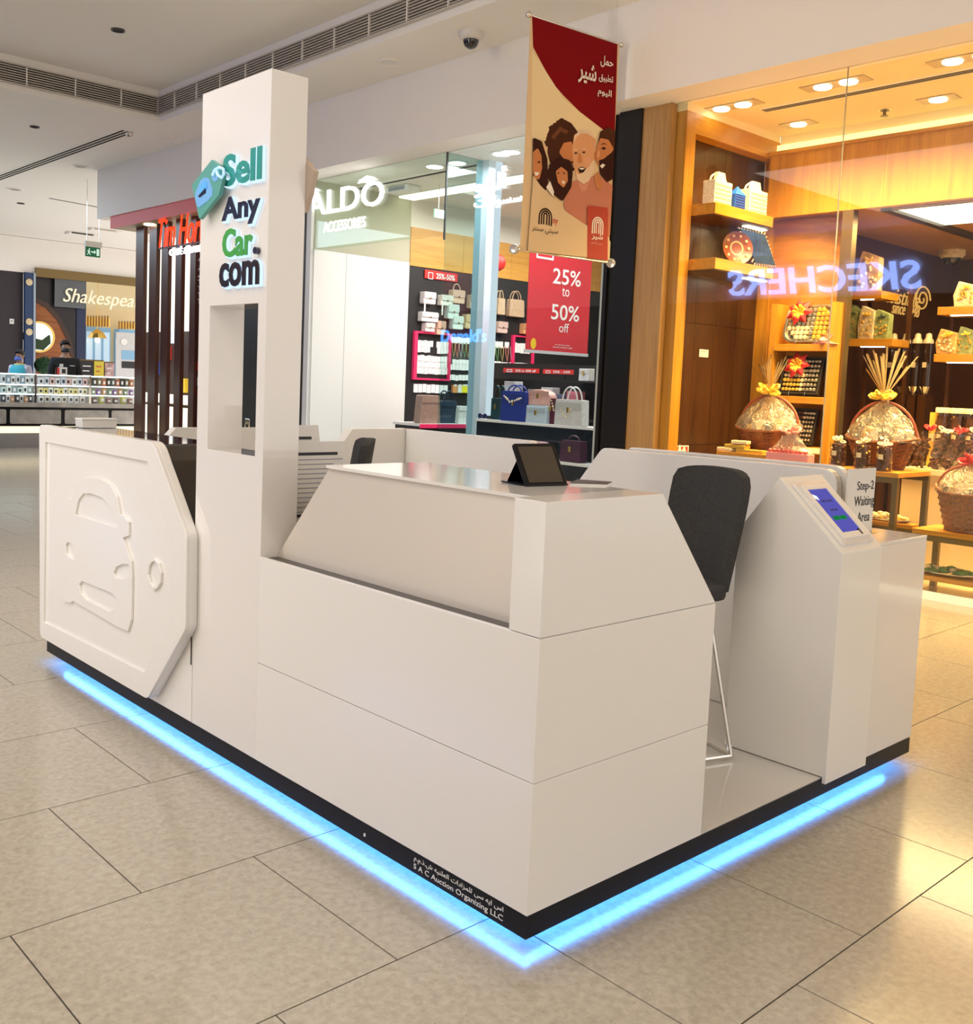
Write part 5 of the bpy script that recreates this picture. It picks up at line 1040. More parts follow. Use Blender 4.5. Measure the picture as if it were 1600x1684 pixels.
p = U(1372, 566, x=XR-0.06); t = thing('pink_ribbon', 'pink ribbon rosette at the rack edge below the top tray', 'ribbon', (p.x, p.y, zr[0]))
MB().ball((p.x+0.03, ry0+0.10, zr[0]+0.03), 0.03, 8).build('knot', M_pink, t); MB().prism([(ry0-0.02, zr[0]+0.002), (ry0+0.22, zr[0]+0.002), (ry0+0.12, zr[0]+0.04)], 'x', XR-0.012, XR+0.04).build('tails', mat('pink_soft', (0.8, 0.35, 0.35), 0.5), t, bevel=0.004)
# ---------------------------------------------------------------- ceiling fittings
def squarelight(label, px, py, n):
    p = U(px, py, z=BZ); t = thing('downlight', label, 'downlight', p)
    L_ = 0.11*n+0.03; BOX('trim_plate', mat('lamp_trim', (0.55, 0.45, 0.28), 0.4), t, p.x-0.08, p.x+0.08, p.y-L_, p.y+L_, BZ-0.008, BZ-0.001)
    for i in range(n): MB().lathe([(0.068, -0.006), (0.062, -0.018), (0.001, -0.02)], 18, (p.x, p.y+(i-(n-1)/2)*0.2, BZ)).build('lamp', M_lampw, t)
squarelight('twin square downlight nearest the oak pier', 1204, 174, 2); squarelight('twin square downlight at the glass joint', 1374, 137, 2); squarelight('twin square downlight at the right picture edge', 1592, 94, 2)
squarelight('single square downlight above the niche corner', 1313, 203, 1); squarelight('single square downlight right of the glass joint', 1543, 162, 1)
diffuser('triple slot diffuser in the sweet shop ceiling', U(1260, 183, z=BZ), U(1640, 110, z=BZ), 3, 0.016)
p = U(1455, 181, z=BZ); t = thing('sprinkler', 'brass sprinkler head in the sweet shop ceiling', 'sprinkler', p); MB().lathe([(0.035, 0), (0.035, -0.008), (0.012, -0.012), (0.012, -0.04), (0.03, -0.045), (0.03, -0.05), (0.001, -0.05)], 12, p).build('head', M_brass, t); MB().lathe([(0.05, 0), (0.05, -0.003), (0.036, -0.004)], 14, p).build('escutcheon', M_silver, t)
p = U(1566, 412, z=2.9); t = thing('dome_camera', 'cream dome security camera deep in the sweet shop', 'security camera', p)
MB().lathe([(0.13, 0), (0.13, -0.05), (0.10, -0.08)], 18, p).build('housing', M_cream, t, smooth=True); MB().lathe([(0.09, -0.08), (0.08, -0.12), (0.04, -0.15), (0.001, -0.16)], 16, p).build('dome', MATS['dome_black'], t, smooth=True)
# ---------------------------------------------------------------- tables
def table(label, px0, px1, py, x0, x1, mt=None, legs=True, lower=None):
    a = U(px0, py, x=x0); b = U(px1, py, x=x0); z = a.z; y0, y1 = b.y, a.y
    t = thing('display_table', label, 'table', ((x0+x1)/2, (y0+y1)/2, 0)); BOX('top', M_woodh, t, x0, x1, y0, y1, z-0.035, z, 0.003)
    MB().box(x0, x0+0.03, y0, y1, z-0.075, z-0.035).box(x1-0.03, x1, y0, y1, z-0.075, z-0.035).build('apron', M_brass, t)
    for x in (x0, x1-0.04):
        for y in (y0, y1-0.04): BOX('leg', M_brass, t, x, x+0.04, y, y+0.04, 0.0, z-0.075)
    if lower: BOX('lower_shelf', M_woodh, t, x0+0.04, x1-0.04, y0+0.002, y1-0.002, lower-0.03, lower)
    return t, z, y0, y1
T1, z1, _, _ = table('tall brass-legged oak table carrying the big wrapped basket', 1366, 1478, 768, 5.38, 5.92)
T2, z2, _, _ = table('low oak table at the far left carrying a wrapped basket', 1178, 1285, 741, 5.45, 5.95)
T3, z3, y30, y31 = table('low oak table at the right edge with a lower shelf', 1500, 1720, 868, 5.35, 5.75, lower=0.12)
T4, z4, _, _ = table('oak side table holding the pastry platter', 1430, 1500, 855, 5.94, 6.07)
# ---------------------------------------------------------------- baskets
def bow(parent, c_, s_, mt, n=7):
    mb = MB(); rnd = random.Random(int(c_[1]*1000))
    for k in range(n):
        an = 2*PI*k/n+rnd.uniform(-.2, .2); el = rnd.uniform(-0.2, 0.8); d = Vector((math.cos(an)*math.cos(el), math.sin(an)*math.cos(el), math.sin(el))); sd = d.orthogonal().normalized()
        path = [Vector(c_)+d*s_*q[0]+sd*s_*q[1] for q in ((0, 0), (0.5, 0.28), (0.95, 0.22), (1.05, 0), (0.9, -0.2), (0.45, -0.24), (0, 0))]
        mb.tube(path, s_*0.13, 5, cap=False)
    mb.ball(Vector(c_), s_*0.25, 8); return mb.build('bow', mt, parent, smooth=True)
def basket(label, x, y, z, w_, bh, top, handle=True, wrap=True, rib=M_ribbon, plume=0.0, open_=False):
    t = thing('gift_basket', label, 'gift basket', (x, y, z)); r0 = w_*0.33; r1 = w_*0.5; sx = 0.62
    prof = []
    for k in range(15):
        f = k/14; prof.append(((r0+(r1-r0)*f)*(1.0+0.018*(-1)**k), bh*f))
    mb = MB(); n = 44; vs = []
    for i, (r, zz) in enumerate(prof):
        for k in range(n):
            a_ = 2*PI*k/n; q = r*(1+0.022*(-1)**(i+k//2)); up_ = (0.18*bh*abs(math.sin(a_))**3)*(zz/bh)
            vs.append((x+q*sx*math.cos(a_), y+q*math.sin(a_), z+zz+up_))
    mb.add(vs, [(i*n+k, i*n+(k+1) % n, (i+1)*n+(k+1) % n, (i+1)*n+k) for i in range(14) for k in range(n)]+[list(range(n))[::-1]]).build('woven_body', M_wick, t)
    MB().tube([(x+r1*1.02*sx*math.cos(2*PI*k/30), y+r1*1.02*math.sin(2*PI*k/30), z+bh+0.18*bh*abs(math.sin(2*PI*k/30))**3) for k in range(30)], w_*0.022, 6, closed=True).build('rim', M_wick, t, smooth=True)
    if handle: MB().tube([(x, y+r1*0.98*math.cos(PI*k/16), z+bh*1.1+(top-bh*1.1)*0.98*math.sin(PI*k/16)) for k in range(17)], w_*0.02, 7).build('handle', mat('handle_red', (0.32, 0.07, 0.03), 0.4), t, smooth=True)
    rnd = random.Random(int(y*977)); cm = (M_cream, mat('pack_white', (0.8, 0.72, 0.58), 0.4), M_gwrap, M_choc, mat('pack_white', (0.8, 0.72, 0.58)))
    MB().lathe([(0.001, bh*0.78), (r1*0.93, bh*0.8)], 24, (x, y, z), sx, 1, cap=False).build('paper_bed', M_cream, t)
    for k in range(9):
        px_, py_ = x+rnd.uniform(-.5, .35)*r1*sx, y+(k-4)/4.6*r1*0.78; hh = (top-bh)*rnd.uniform(0.25, 0.5); ww = w_*rnd.uniform(0.10, 0.16)
        MB().box(-ww*0.4, ww*0.4, -ww/2, ww/2, 0, hh).xf(Matrix.Translation((px_, py_, z+bh*0.82)) @ Matrix.Rotation(rnd.uniform(-.4, .4), 4, 'X') @ Matrix.Rotation(rnd.uniform(0, 1), 4, 'Z')).build('packet', cm[k % 5], t, bevel=0.004)
    if wrap:
        H = top-bh; prof = [(r1*1.03, bh*1.02), (r1*1.02, bh+H*0.12), (r1*0.92, bh+H*0.34), (r1*0.70, bh+H*0.58), (r1*0.42, bh+H*0.80), (r1*0.17, bh+H*0.97), (r1*0.08, bh+H*1.06)]
        MB().lathe(prof, 60, (x, y, z), sx*1.05, 1.0, cap=False, wob=0.03, wn=13).build('cellophane', M_cello, t, smooth=True)
        c_ = Vector((x-0.01, y, z+bh+H*1.10)); bow(t, c_-Vector((0.03, 0, 0.0)), w_*0.17, rib, 11)
        if plume:
            mb = MB()
            for k in range(26):
                an = rnd.uniform(-1.0, 1.0); d = Vector((rnd.uniform(-.35, .35), math.sin(an)*0.75, math.cos(an)*1.0+0.25)).normalized(); L_ = plume*rnd.uniform(0.7, 1.05); s_ = Vector((0.3, 1, 0)).cross(d).normalized()*0.016+Vector((0, 0.02, 0))
                mb.add([c_+s_*0.4, c_-s_*0.4, c_+d*L_-s_, c_+d*L_+s_], [(0, 1, 2, 3)])
            mb.build('plume', glassmat('cello_strip', (0.98, 0.95, 0.88), 2.0, rough=0.2, haze=0.35, hazecol=(0.95, 0.8, 0.5)) if 'cello_strip' not in MATS else MATS['cello_strip'], t)
    return t
def at_x(px, x): return U(px, 700, x=x).y
w1 = at_x(1394, 5.70)-at_x(1508, 5.70)
zt1 = U(1450, 660, x=5.70).z
basket('big cellophane wrapped basket with gold bow on the tall table', 5.715, at_x(1452, 5.715), z1, w1, 0.20, zt1-z1, plume=0.36)
w2 = at_x(1212, 5.70)-at_x(1312, 5.70)
z2b = U(1260, 733, x=5.70).z
basket('cellophane wrapped basket with yellow bow left in the window', 5.745, at_x(1264, 5.745), z2+0.001, w2, 0.18, U(1270, 650, x=5.70).z-z2, plume=0.30)
basket('wicker basket with red bow at the right picture edge', 5.50, at_x(1604, 5.50), z3, at_x(1548, 5.5)-at_x(1660, 5.5), 0.26, U(1600, 765, x=5.5).z-z3, rib=M_redrib)
# folded packets, pink wrapped gift
t = thing('packet_pile', 'yellow folded packets lying on the low left table', 'packets', (5.55, at_x(1220, 5.52), z2))
for i, (px, dz, mt_, wd) in enumerate(((1200, 0.0, M_cream, 0.16), (1216, 0.03, M_gwrap, 0.2), (1240, 0.0, M_gwrap, 0.24), (1222, 0.065, M_cream, 0.14))):
    y_ = at_x(px, 5.52); MB().box(-0.04, 0.04, -wd/2, wd/2, 0, 0.03).xf(Matrix.Translation((5.505, y_, z2+dz)) @ Matrix.Rotation(0.1*i-0.15, 4, 'Z')).build('packet', mt_, t, bevel=0.008)
yp = at_x(1308, 5.42); wp = at_x(1275, 5.42)-at_x(1345, 5.42); zb = U(1308, 763, x=5.37).z
t = thing('gift_stand', 'low oak stand below the pink wrapped gift', 'stand', (5.42, yp, 0)); BOX('top', M_woodh, t, 5.30, 5.44, yp-wp*0.55, yp+wp*0.55, zb-0.03, zb); BOX('base', M_brass, t, 5.31, 5.43, yp-wp*0.5, yp+wp*0.5, 0, zb-0.03)
t = thing('wrapped_gift', 'pink boxed gift in gathered cellophane with pink bow', 'gift', (5.37, yp, zb)); BOX('box', M_pink, t, 5.32, 5.42, yp-wp/2, yp+wp/2, zb, zb+0.08, 0.006)
mb = MB()
for k in range(9): mb.ball((5.335, yp-wp*0.42+wp*0.105*k, zb+0.09), 0.018, 6)
mb.build('sweets', mat('pink_sweet', (0.7, 0.12, 0.12), 0.4), t); ztop_ = U(1303, 705, x=5.37).z-zb
MB().lathe([(wp*0.52, 0.08), (wp*0.42, ztop_*0.4), (wp*0.24, ztop_*0.7), (wp*0.07, ztop_*0.95), (wp*0.25, ztop_*1.15)], 40, (5.37, yp, zb), 0.2, 1, cap=False, wob=0.06, wn=9).build('cellophane', M_cello, t, smooth=True); bow(t, (5.355, yp, zb+ztop_*0.95), 0.075, mat('pink_ribbon_satin', (0.8, 0.38, 0.34), 0.4), 8)
# ---------------------------------------------------------------- jars and bags of chocolates
def jar(name, label, x, y, z, r, h, lid, tie=None, group=None, cat='jar'):
    t = thing(name, label, cat, (x, y, z), group=group); rnd = random.Random(int(y*313+x*71)); mb = MB(); mb2 = MB()
    for k in range(60):
        rr = r*0.82; a_ = rnd.uniform(0, 2*PI); (mb if k % 5 else mb2).ball((x+rr*math.cos(a_), y+rr*math.sin(a_), z+h*0.04+rnd.random()*h*0.86), r*0.17, 6)
    mb.lathe([(r*0.8, h*0.02), (r*0.8, h*0.9)], 10, (x, y, z))
    o = mb.build('chocolates', M_choc, t); o['kind'] = 'stuff'; o = mb2.build('nuts', M_gwrap, t); o['kind'] = 'stuff'
    MB().lathe([(r*0.98, 0.0), (r, 0.004), (r, h*0.95)], 18, (x, y, z), cap=False).build('glass', M_jar, t, smooth=True)
    if lid: MB().lathe([(r*1.04, h*0.95), (r*1.04, h*1.02), (r*0.95, h*1.04), (0.001, h*1.04)], 16, (x, y, z)).build('lid', lid, t, smooth=True)
    if tie: bow(t, (x, y, z+h*1.03), r*0.8, tie, 6)
    MB().cbox((x-r*1.01, y, z+h*0.55), 0.003, r*0.6, r*0.6).build('label_disc', M_cream, t)
    return t
for i, px in enumerate((1381, 1422, 1458)):
    jar('chocolate_jar', ['leftmost', 'middle', 'rightmost'][i]+' clear tub of chocolates in front of the big basket', 5.445, at_x(px, 5.445), z1, 0.058, 0.19, None, tie=mat('cream_ribbon', (0.8, 0.66, 0.45), 0.4))
# white counter with dispensers at the right
t = thing('sweet_counter', 'cream counter holding the chocolate jars at the right edge', 'counter', (6.35, 1.0, 0)); zc = U(1560, 775, x=6.1).z
BOX('front', mat('counter_cream', (0.75, 0.58, 0.32), 0.4), t, 6.1, 6.5, -2.5, at_x(1490, 6.1), 0, zc-0.04); BOX('top', mat('counter_top', (0.8, 0.68, 0.46), 0.2), t, 6.08, 6.52, -2.5, at_x(1486, 6.1), zc-0.04, zc)
for i, px in enumerate((1512, 1537, 1562, 1587)):
    t = thing('chocolate_bag', ['first', 'second', 'third', 'fourth'][i]+' leaning clear bag of chocolates counted from the big basket', 'chocolate bag', (6.16, at_x(px, 6.16), zc))
    y_ = at_x(px, 6.16); Mx = Matrix.Translation((6.14, y_, zc+0.002)) @ Matrix.Rotation(0.25, 4, 'Y') @ Matrix.Rotation(0.2, 4, 'X'); rnd = random.Random(i); mb = MB()
    for k in range(70): mb.ball((rnd.uniform(-0.015, 0.03), rnd.uniform(-0.035, 0.035), rnd.uniform(0.02, 0.24)), 0.014, 6)
    o = mb.xf(Mx).build('chocolates', M_choc, t); o['kind'] = 'stuff'
    MB().box(-0.03, 0.04, -0.045, 0.045, 0.0, 0.29).xf(Mx).build('pouch', M_jar, t); bow(t, Mx @ Vector((0, 0, 0.31)), 0.05, M_redrib if i % 2 == 0 else MATS['cream_ribbon'], 6)
for i, px in enumerate((1549, 1574, 1598)):
    jar('chocolate_jar', ['left', 'middle', 'right'][i]+' tall clear jar of chocolates on the cream counter', 6.38, at_x(px, 6.38), zc, 0.052, U(1570, 675, x=6.38).z-zc, mat('jar_lid', (0.7, 0.6, 0.42), 0.3))
t = thing('price_card', 'yellow card standing left of the tall chocolate jars', 'card', (6.3, at_x(1527, 6.3), zc)); BOX('card', mat('card_yellow', (0.8, 0.45, 0.05), 0.5), t, 6.40, 6.404, at_x(1534, 6.3), at_x(1519, 6.3), zc, U(1527, 678, x=6.3).z); BOX('card_print', M_cream, t, 6.397, 6.40, at_x(1532, 6.3), at_x(1521, 6.3), zc+0.2, zc+0.26)
# pastry platter and lower tray
def platter(label, px, x, z, w_, cols):
    y_ = at_x(px, x); t = thing('platter', label, 'platter', (x, y_, z)); MB().lathe([(w_*0.4, 0), (w_*0.5, 0.018), (w_*0.5, 0.024), (w_*0.38, 0.008), (0.001, 0.008)], 30, (x, y_, z), 0.3 if x > 5.9 else 0.55, 1).build('dish', M_silver, t, smooth=True)
    rnd = random.Random(px)
    for ci, cn in enumerate(cols):
        mb = MB()
        for k in range(16):
            a_ = rnd.uniform(0, 2*PI); rr = w_*0.4*math.sqrt(rnd.random()); mb.ball((x+rr*(0.25 if x > 5.9 else 0.5)*math.cos(a_), y_+rr*math.sin(a_), z+0.025+rnd.random()*0.05*(1-rr/w_*2)), w_*0.05, 6, sz=0.7, sy=1.4)
        o = mb.build('sweets', MATS[cn], t); o['kind'] = 'stuff'
    return t
platter('silver platter piled with golden pastries', 1468, 6.005, z4+0.001, 0.40, ('sweet_cream', 'gold_wrapper', 'sweet_cream'))
mat('green_sweet', (0.12, 0.26, 0.08), 0.5)
platter('tray of green and cream sweets on the bottom shelf', 1575, 5.55, 0.121, 0.42, ('green_sweet', 'sweet_cream', 'green_sweet'))
# deep shelves with wrapped gifts
XB = 7.6
def shelfunit(label, px0, px1, ztop):
    a = U(px0, 550, x=XB); b = U(px1, 550, x=XB); t = thing('gift_shelf_unit', label, 'shelf unit', (XB+0.2, (a.y+b.y)/2, 0))
    for y in (a.y-0.03, b.y): BOX('upright', M_brown, t, XB+0.33, XB+0.37, y, y+0.03, 0, ztop)
    return t
def deepshelf(t, px0, px1, py):
    a = U(px0, py, x=XB); b = U(px1, py, x=XB); BOX('board', M_woodh, t, XB, XB+0.35, b.y, a.y, a.z-0.07, a.z, 0.002); BOX('shelf_lamp', M_lampw, t, XB+0.04, XB+0.07, b.y+0.1, a.y-0.1, a.z-0.078, a.z-0.07); return a.z
M_gift = [mat('gift_green', (0.30, 0.36, 0.14), 0.5, noise=0.4, nscale=25), mat('gift_gold', (0.62, 0.38, 0.12), 0.4, noise=0.4, nscale=25), mat('gift_cream', (0.66, 0.54, 0.34), 0.5, noise=0.3, nscale=25)]
def gift(label, px, w_px, pyt, z, x, mi, rb):
    a = U(px-w_px/2, 520, x=x); b = U(px+w_px/2, 520, x=x); w_ = a.y-b.y; h = U(px, pyt, x=x).z-z; y_ = (a.y+b.y)/2
    t = thing('gift_pack', label, 'gift pack', (x+0.05, y_, z)); MB().prism(rpoly([(y_-w_*0.42, z), (y_+w_*0.42, z), (y_+w_*0.5, z+h*0.45), (y_+w_*0.30, z+h), (y_-w_*0.42, z+h*0.82)], w_*0.06, 3), 'x', x, x+0.10).build('pouch', M_gift[mi], t, bevel=0.012)
    rnd = random.Random(px); mb = MB()
    for k in range(14): mb.ball((x-0.004, y_+rnd.uniform(-.34, .34)*w_, z+h*rnd.uniform(0.12, 0.6)), w_*0.07, 6)
    mb.build('sweets', M_gwrap if mi != 1 else M_cream, t); bow(t, (x-0.01, y_-w_*0.05, z+h*0.72), w_*0.24, rb, 6); return t
SU_ = shelfunit('oak gift shelf unit just right of the bronze post', 1396, 1468, 2.4); SV_ = shelfunit('oak gift shelf unit at the right picture edge', 1536, 1640, 2.2)
zA = deepshelf(SU_, 1396, 1468, 557)
gift('left green gift pack with dark bow on the shelf by the post', 1404, 16, 500, zA, XB+0.06, 0, mat('dark_bow', (0.02, 0.04, 0.03), 0.4)); gift('middle cream gift pack with gold bow on the shelf by the post', 1425, 28, 502, zA, XB+0.03, 2, M_ribbon); gift('right pale green gift pack with dark bow on the shelf by the post', 1450, 28, 508, zA, XB+0.06, 0, MATS['dark_bow'])
zB = deepshelf(SV_, 1542, 1640, 505); gift('cream gift pack with orange bow on the upper right shelf', 1583, 38, 462, zB, XB+0.05, 2, M_ribbon)
zC = deepshelf(SV_, 1536, 1640, 582); gift('gold gift pack on the lower right shelf', 1560, 38, 540, zC, XB+0.04, 1, M_ribbon); gift('green gift pack at the right end of the lower shelf', 1590, 30, 536, zC, XB+0.08, 0, M_ribbon)
zD = deepshelf(SU_, 1396, 1450, 480); gift('gold gift pack high beside the bronze post', 1422, 40, 412, zD, XB+0.05, 1, M_ribbon)
for i, px in enumerate((1467, 1487, 1506, 1524)):
    t = thing('bean_dispenser', ['first', 'second', 'third', 'fourth'][i]+' tall dark bean dispenser counted from the bronze post', 'dispenser', (XB+0.5, U(px, 600, x=XB+0.5).y, 0)); y_ = U(px, 600, x=XB+0.5).y; zt2 = U(px, 565, x=XB+0.5).z; zb2 = U(px, 636, x=XB+0.5).z
    MB().lathe([(0.045, zb2), (0.045, zt2)], 18, (XB+0.5, y_, 0)).build('tube', mat('bean_dark', (0.03, 0.014, 0.008), 0.15, coat=0.6), t, smooth=True); MB().lathe([(0.048, zt2), (0.045, zt2+0.03), (0.03, zt2+0.05), (0.025, zt2+0.09), (0.001, zt2+0.1)], 16, (XB+0.5, y_, 0)).build('lid', mat('jar_lid', (0.7, 0.6, 0.42)), t, smooth=True)
    MB().lathe([(0.02, zb2-0.08), (0.05, zb2)], 14, (XB+0.5, y_, 0)).build('spout', M_chrome, t); MB().cbox((XB+0.447, y_, (zt2+zb2)/2), 0.004, 0.04, 0.05).build('label_card', M_cream, t); BOX('stand', M_brown, t, XB+0.45, XB+0.62, y_-0.04, y_+0.04, 0, zb2-0.08)
struct(BOX('wall_sweet_side', MATS['sweet_back'], None, 6.8, 10.1, 3.3, 3.4, 0, 2.9), 'dark reddish side wall of the sweet shop with the gold slogan', 'wall')
t = thing('wall_slogan', 'gold script slogan since 1948 on the dark sweet shop wall', 'sign', U(1480, 500, y=3.29)); M_script = emis('script_gold', (0.85, 0.42, 0.10), 0.9)
ptext('lettering', 'irresistible', M_script, t, 1436, 493, 1512, 466, 0.006, y=3.296, shear=0.35); ptext('lettering', 'since 1948', M_script, t, 1466, 515, 1512, 494, 0.006, y=3.296, shear=0.3)
a = U(1517, 492, y=3.29); MB().tube([(a.x+0.20*(1-k/34)*math.cos(k*0.45), 3.29, a.z+0.15*(1-k/34)*math.sin(k*0.45)) for k in range(30)], 0.008, 6).build('swirl', M_script, t)
# shop name across the walkway, mirrored in the sweet shop glass
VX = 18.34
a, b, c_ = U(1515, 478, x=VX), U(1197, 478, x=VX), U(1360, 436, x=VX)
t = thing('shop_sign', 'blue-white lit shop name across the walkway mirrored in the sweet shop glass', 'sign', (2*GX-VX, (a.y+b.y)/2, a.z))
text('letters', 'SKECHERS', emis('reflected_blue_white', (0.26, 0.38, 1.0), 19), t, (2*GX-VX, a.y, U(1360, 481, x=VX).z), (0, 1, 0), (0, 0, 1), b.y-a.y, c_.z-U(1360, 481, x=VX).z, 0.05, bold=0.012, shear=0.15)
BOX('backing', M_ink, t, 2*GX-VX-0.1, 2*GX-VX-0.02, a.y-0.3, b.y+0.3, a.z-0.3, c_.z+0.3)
# ================================================================= THE OTHER SIDE OF THE WALKWAY (shows only in reflections)
struct(BOX('wall_opposite', mat('opposite_shops', (0.10, 0.075, 0.06), 0.4, noise=0.6, nscale=0.8), None, -8.4, -8.14, -9, 26, 0, 3.4), 'dim shop fronts on the other side of the walkway', 'wall')
struct(BOX('wall_opposite_upper', M_wall, None, -8.4, -8.0, -9, 26, 3.402, 4.9), 'pale bulkhead on the other side of the walkway', 'wall')
# ================================================================= CAFE WITH TIMBER FINS
M_fin = woodmat('mahogany_fin', (0.05, 0.012, 0.006), (0.10, 0.028, 0.012), 0.3, axis='z')
c = thing('cafe_canopy', 'low brown canopy with red glow over the timber fins', 'canopy', (5.4, 12, 3.5))
BOX('soffit', mat('canopy_tan', (0.36, 0.26, 0.15), 0.5), c, 4.88, 6.3, 10.32, 13.72, 3.44, 3.47); BOX('fascia', mat('canopy_neon_tint', (0.75, 0.12, 0.11), 0.5), c, 4.86, 4.88, 10.32, 13.74, 3.44, BZ-0.001); BOX('core', M_dbrown, c, 4.88, 6.3, 10.32, 13.72, 3.47, BZ-0.001)  # fascia red carries the neon sign's glow in its colour
p = U(248, 369, z=3.44); MB().lathe([(0.10, 0), (0.10, -0.012), (0.001, -0.016)], 16, p).build('lamp', M_lampw, c)
fins = ((222, 235), (244, 256), (264, 275), (287, 297), (311, 320))
for i, (a, b) in enumerate(fins):
    y1 = U(a, 520, x=5.05).y; y0 = U(b, 520, x=5.05).y
    t = thing('timber_fin', ['leftmost', 'second', 'third', 'fourth', 'fifth'][i]+' tall dark red timber fin counted from the left', 'timber fin', (5.15, (y0+y1)/2, 0), group='timber fins of the cafe')
    BOX('fin', M_fin, t, 5.05, 5.11, y0, y1, 0, 3.44, 0.004); BOX('metal_base', M_brass, t, 5.045, 5.115, y0-0.005, y1+0.005, 0, 0.06)
t = thing('bar_ledge', 'thin dark bar ledge running behind the timber fins', 'ledge', (5.4, 12, 0.7)); zl = U(270, 664, x=5.35).z; BOX('board', M_brass, t, 5.31, 5.55, 11.4, 13.6, zl-0.03, zl); 
for y in (11.6, 12.5, 13.4): BOX('leg', M_chrome, t, 5.42, 5.46, y, y+0.04, 0, zl-0.03)
w = thing('wall_cafe', 'bright cream and white cafe wall behind the timber fins', 'wall', (6.6, 12, 0), kind='structure'); M_cafe = mat('cafe_cream_glow', (0.75, 0.68, 0.58), 0.5, emit=(1, 0.9, 0.75), estr=0.8)  # cream wall glows by itself: the cafe's lighting is put into its material
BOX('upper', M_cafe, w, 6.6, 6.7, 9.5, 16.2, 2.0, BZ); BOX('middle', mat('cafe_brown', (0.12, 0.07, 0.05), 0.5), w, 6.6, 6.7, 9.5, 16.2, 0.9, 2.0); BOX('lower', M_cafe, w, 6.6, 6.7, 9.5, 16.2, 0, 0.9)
rnd = random.Random(5)
for i in range(16):
    col = ((0.85, 0.55, 0.05), (0.8, 0.8, 0.8), (0.6, 0.05, 0.04), (0.05, 0.08, 0.3))[i % 4]; y = 10.4+i*0.34; z = 0.95+0.28*(i*7 % 4)
    o = MB().box(6.52, 6.598, y, y+0.22, z, z+0.24).box(6.515, 6.52, y+0.03, y+0.19, z+0.06, z+0.18).build('menu_card', mat('menu_%d' % (i % 4), col, 0.5, emit=col, estr=0.5), None); tag(o, ORD[i//4]+'-from-right '+('yellow', 'white', 'red', 'navy')[i % 4]+' lit menu card on the cafe wall behind the fins', 'menu card', ('yellow', 'white', 'red', 'navy')[i % 4]+' menu cards behind the fins')
s = thing('cafe_sign', 'glowing red script cafe name above the timber fins', 'sign', U(298, 395, x=4.84)); M_neon = emis('neon_red', (1.0, 0.05, 0.016), 1.7)
ptext('letters', 'Tim Hortons', M_neon, s, 261, 408, 366, 361, 0.012, x=4.84, shear=0.28, bold=0.0, space=1.0)
ptext('small_letters', 'CAFÉ & BAKE SHOP', emis('neon_white', (0.8, 0.85, 1.0), 4), s, 280, 421, 362, 408, 0.02, x=4.84, bold=0.01)
a = U(275, 385, x=4.9); MB().tube([(4.87, a.y, 3.43), (4.87, a.y, a.z)], 0.012, 6).build('hanger', M_dbrown, s); BOX('rail', M_dbrown, s, 4.855, 4.872, U(336, 400, x=4.86).y, U(262, 400, x=4.86).y, U(270, 409, x=4.86).z, U(270, 406, x=4.86).z)
t = thing('menu_totem', 'tall dark blue totem with white sideways lettering by the pillar', 'totem', (5.2, 10.9, 0)); y1 = U(324.5, 600, x=5.1).y; y0 = U(338, 600, x=5.1).y
BOX('body', mat('totem_blue', (0.015, 0.02, 0.06), 0.3), t, 5.1, 5.4, y0-0.1, y1, 0, 3.0); a = U(327, 505, x=5.09)
text('lettering', 'COFFEE', M_wtext, t, (5.098, U(325, 425, x=5.09).y, U(325, 425, x=5.09).z), (0, 0, -1), (0, -1, 0), U(325, 425, x=5.09).z-U(325, 500, x=5.09).z, 0.10, 0.004)
for i, py in enumerate((595, 620, 640, 690)): pbox('picture', M_red2 if i != 1 else M_wtext, t, 325, py, 333, py+14, -0.006, -0.001, x=5.1)

# ================================================================= FAR END: END WALL AND SHOP
YW = 23.9
zb = U(0, 444, y=YW).z
struct(BOX('wall_far_bulkhead', M_wall, None, -9, 13.5, YW, YW+0.5, zb, SZ), 'pale bulkhead across the far end of the mall', 'wall')
struct(BOX('wall_far_left', mat('aubergine_wall', (0.028, 0.020, 0.026), 0.5), None, -9, U(38, 550, y=YW+0.05).x, YW+0.05, YW+0.4, 0, zb), 'dark aubergine wall at the far left', 'wall')
t = thing('wall_switch', 'small white plate on the dark aubergine wall', 'switch', U(19, 528, y=YW+0.03)); pbox('plate', M_paper, t, 16, 524, 23, 533, 0, 0.02, y=YW+0.03); pbox('button', M_ink, t, 18, 527, 20, 529, -0.004, 0, y=YW+0.03)
t = thing('blue_pilaster', 'navy blue pilaster with cream rosettes and gilt edges', 'pilaster', U(46, 600, y=YW)); M_navy = mat('navy_paint', (0.014, 0.045, 0.13), 0.35)
a = U(38, 600, y=YW); b = U(55, 600, y=YW); BOX('shaft', M_navy, t, a.x, b.x, YW-0.12, YW-0.01, 0, zb); BOX('gilt_edge', mat('pale_edge', (0.35, 0.42, 0.5), 0.4), t, b.x-0.05, b.x, YW-0.14, YW-0.12, 0, zb)
for py in (464, 529, 546):
    p = U(48, py, y=YW-0.14); MB().lathe([(0.085, 0), (0.075, 0.02), (0.04, 0.02), (0.03, 0.03), (0.001, 0.03)], 14).xf(Matrix.Translation(p) @ Matrix.Rotation(PI/2, 4, 'X')).build('rosette', M_cream, t)
w = thing('wall_far_shop', 'dark timber shopfront wall around the round-windowed door', 'wall', U(100, 620, y=YW+0.1), kind='structure')
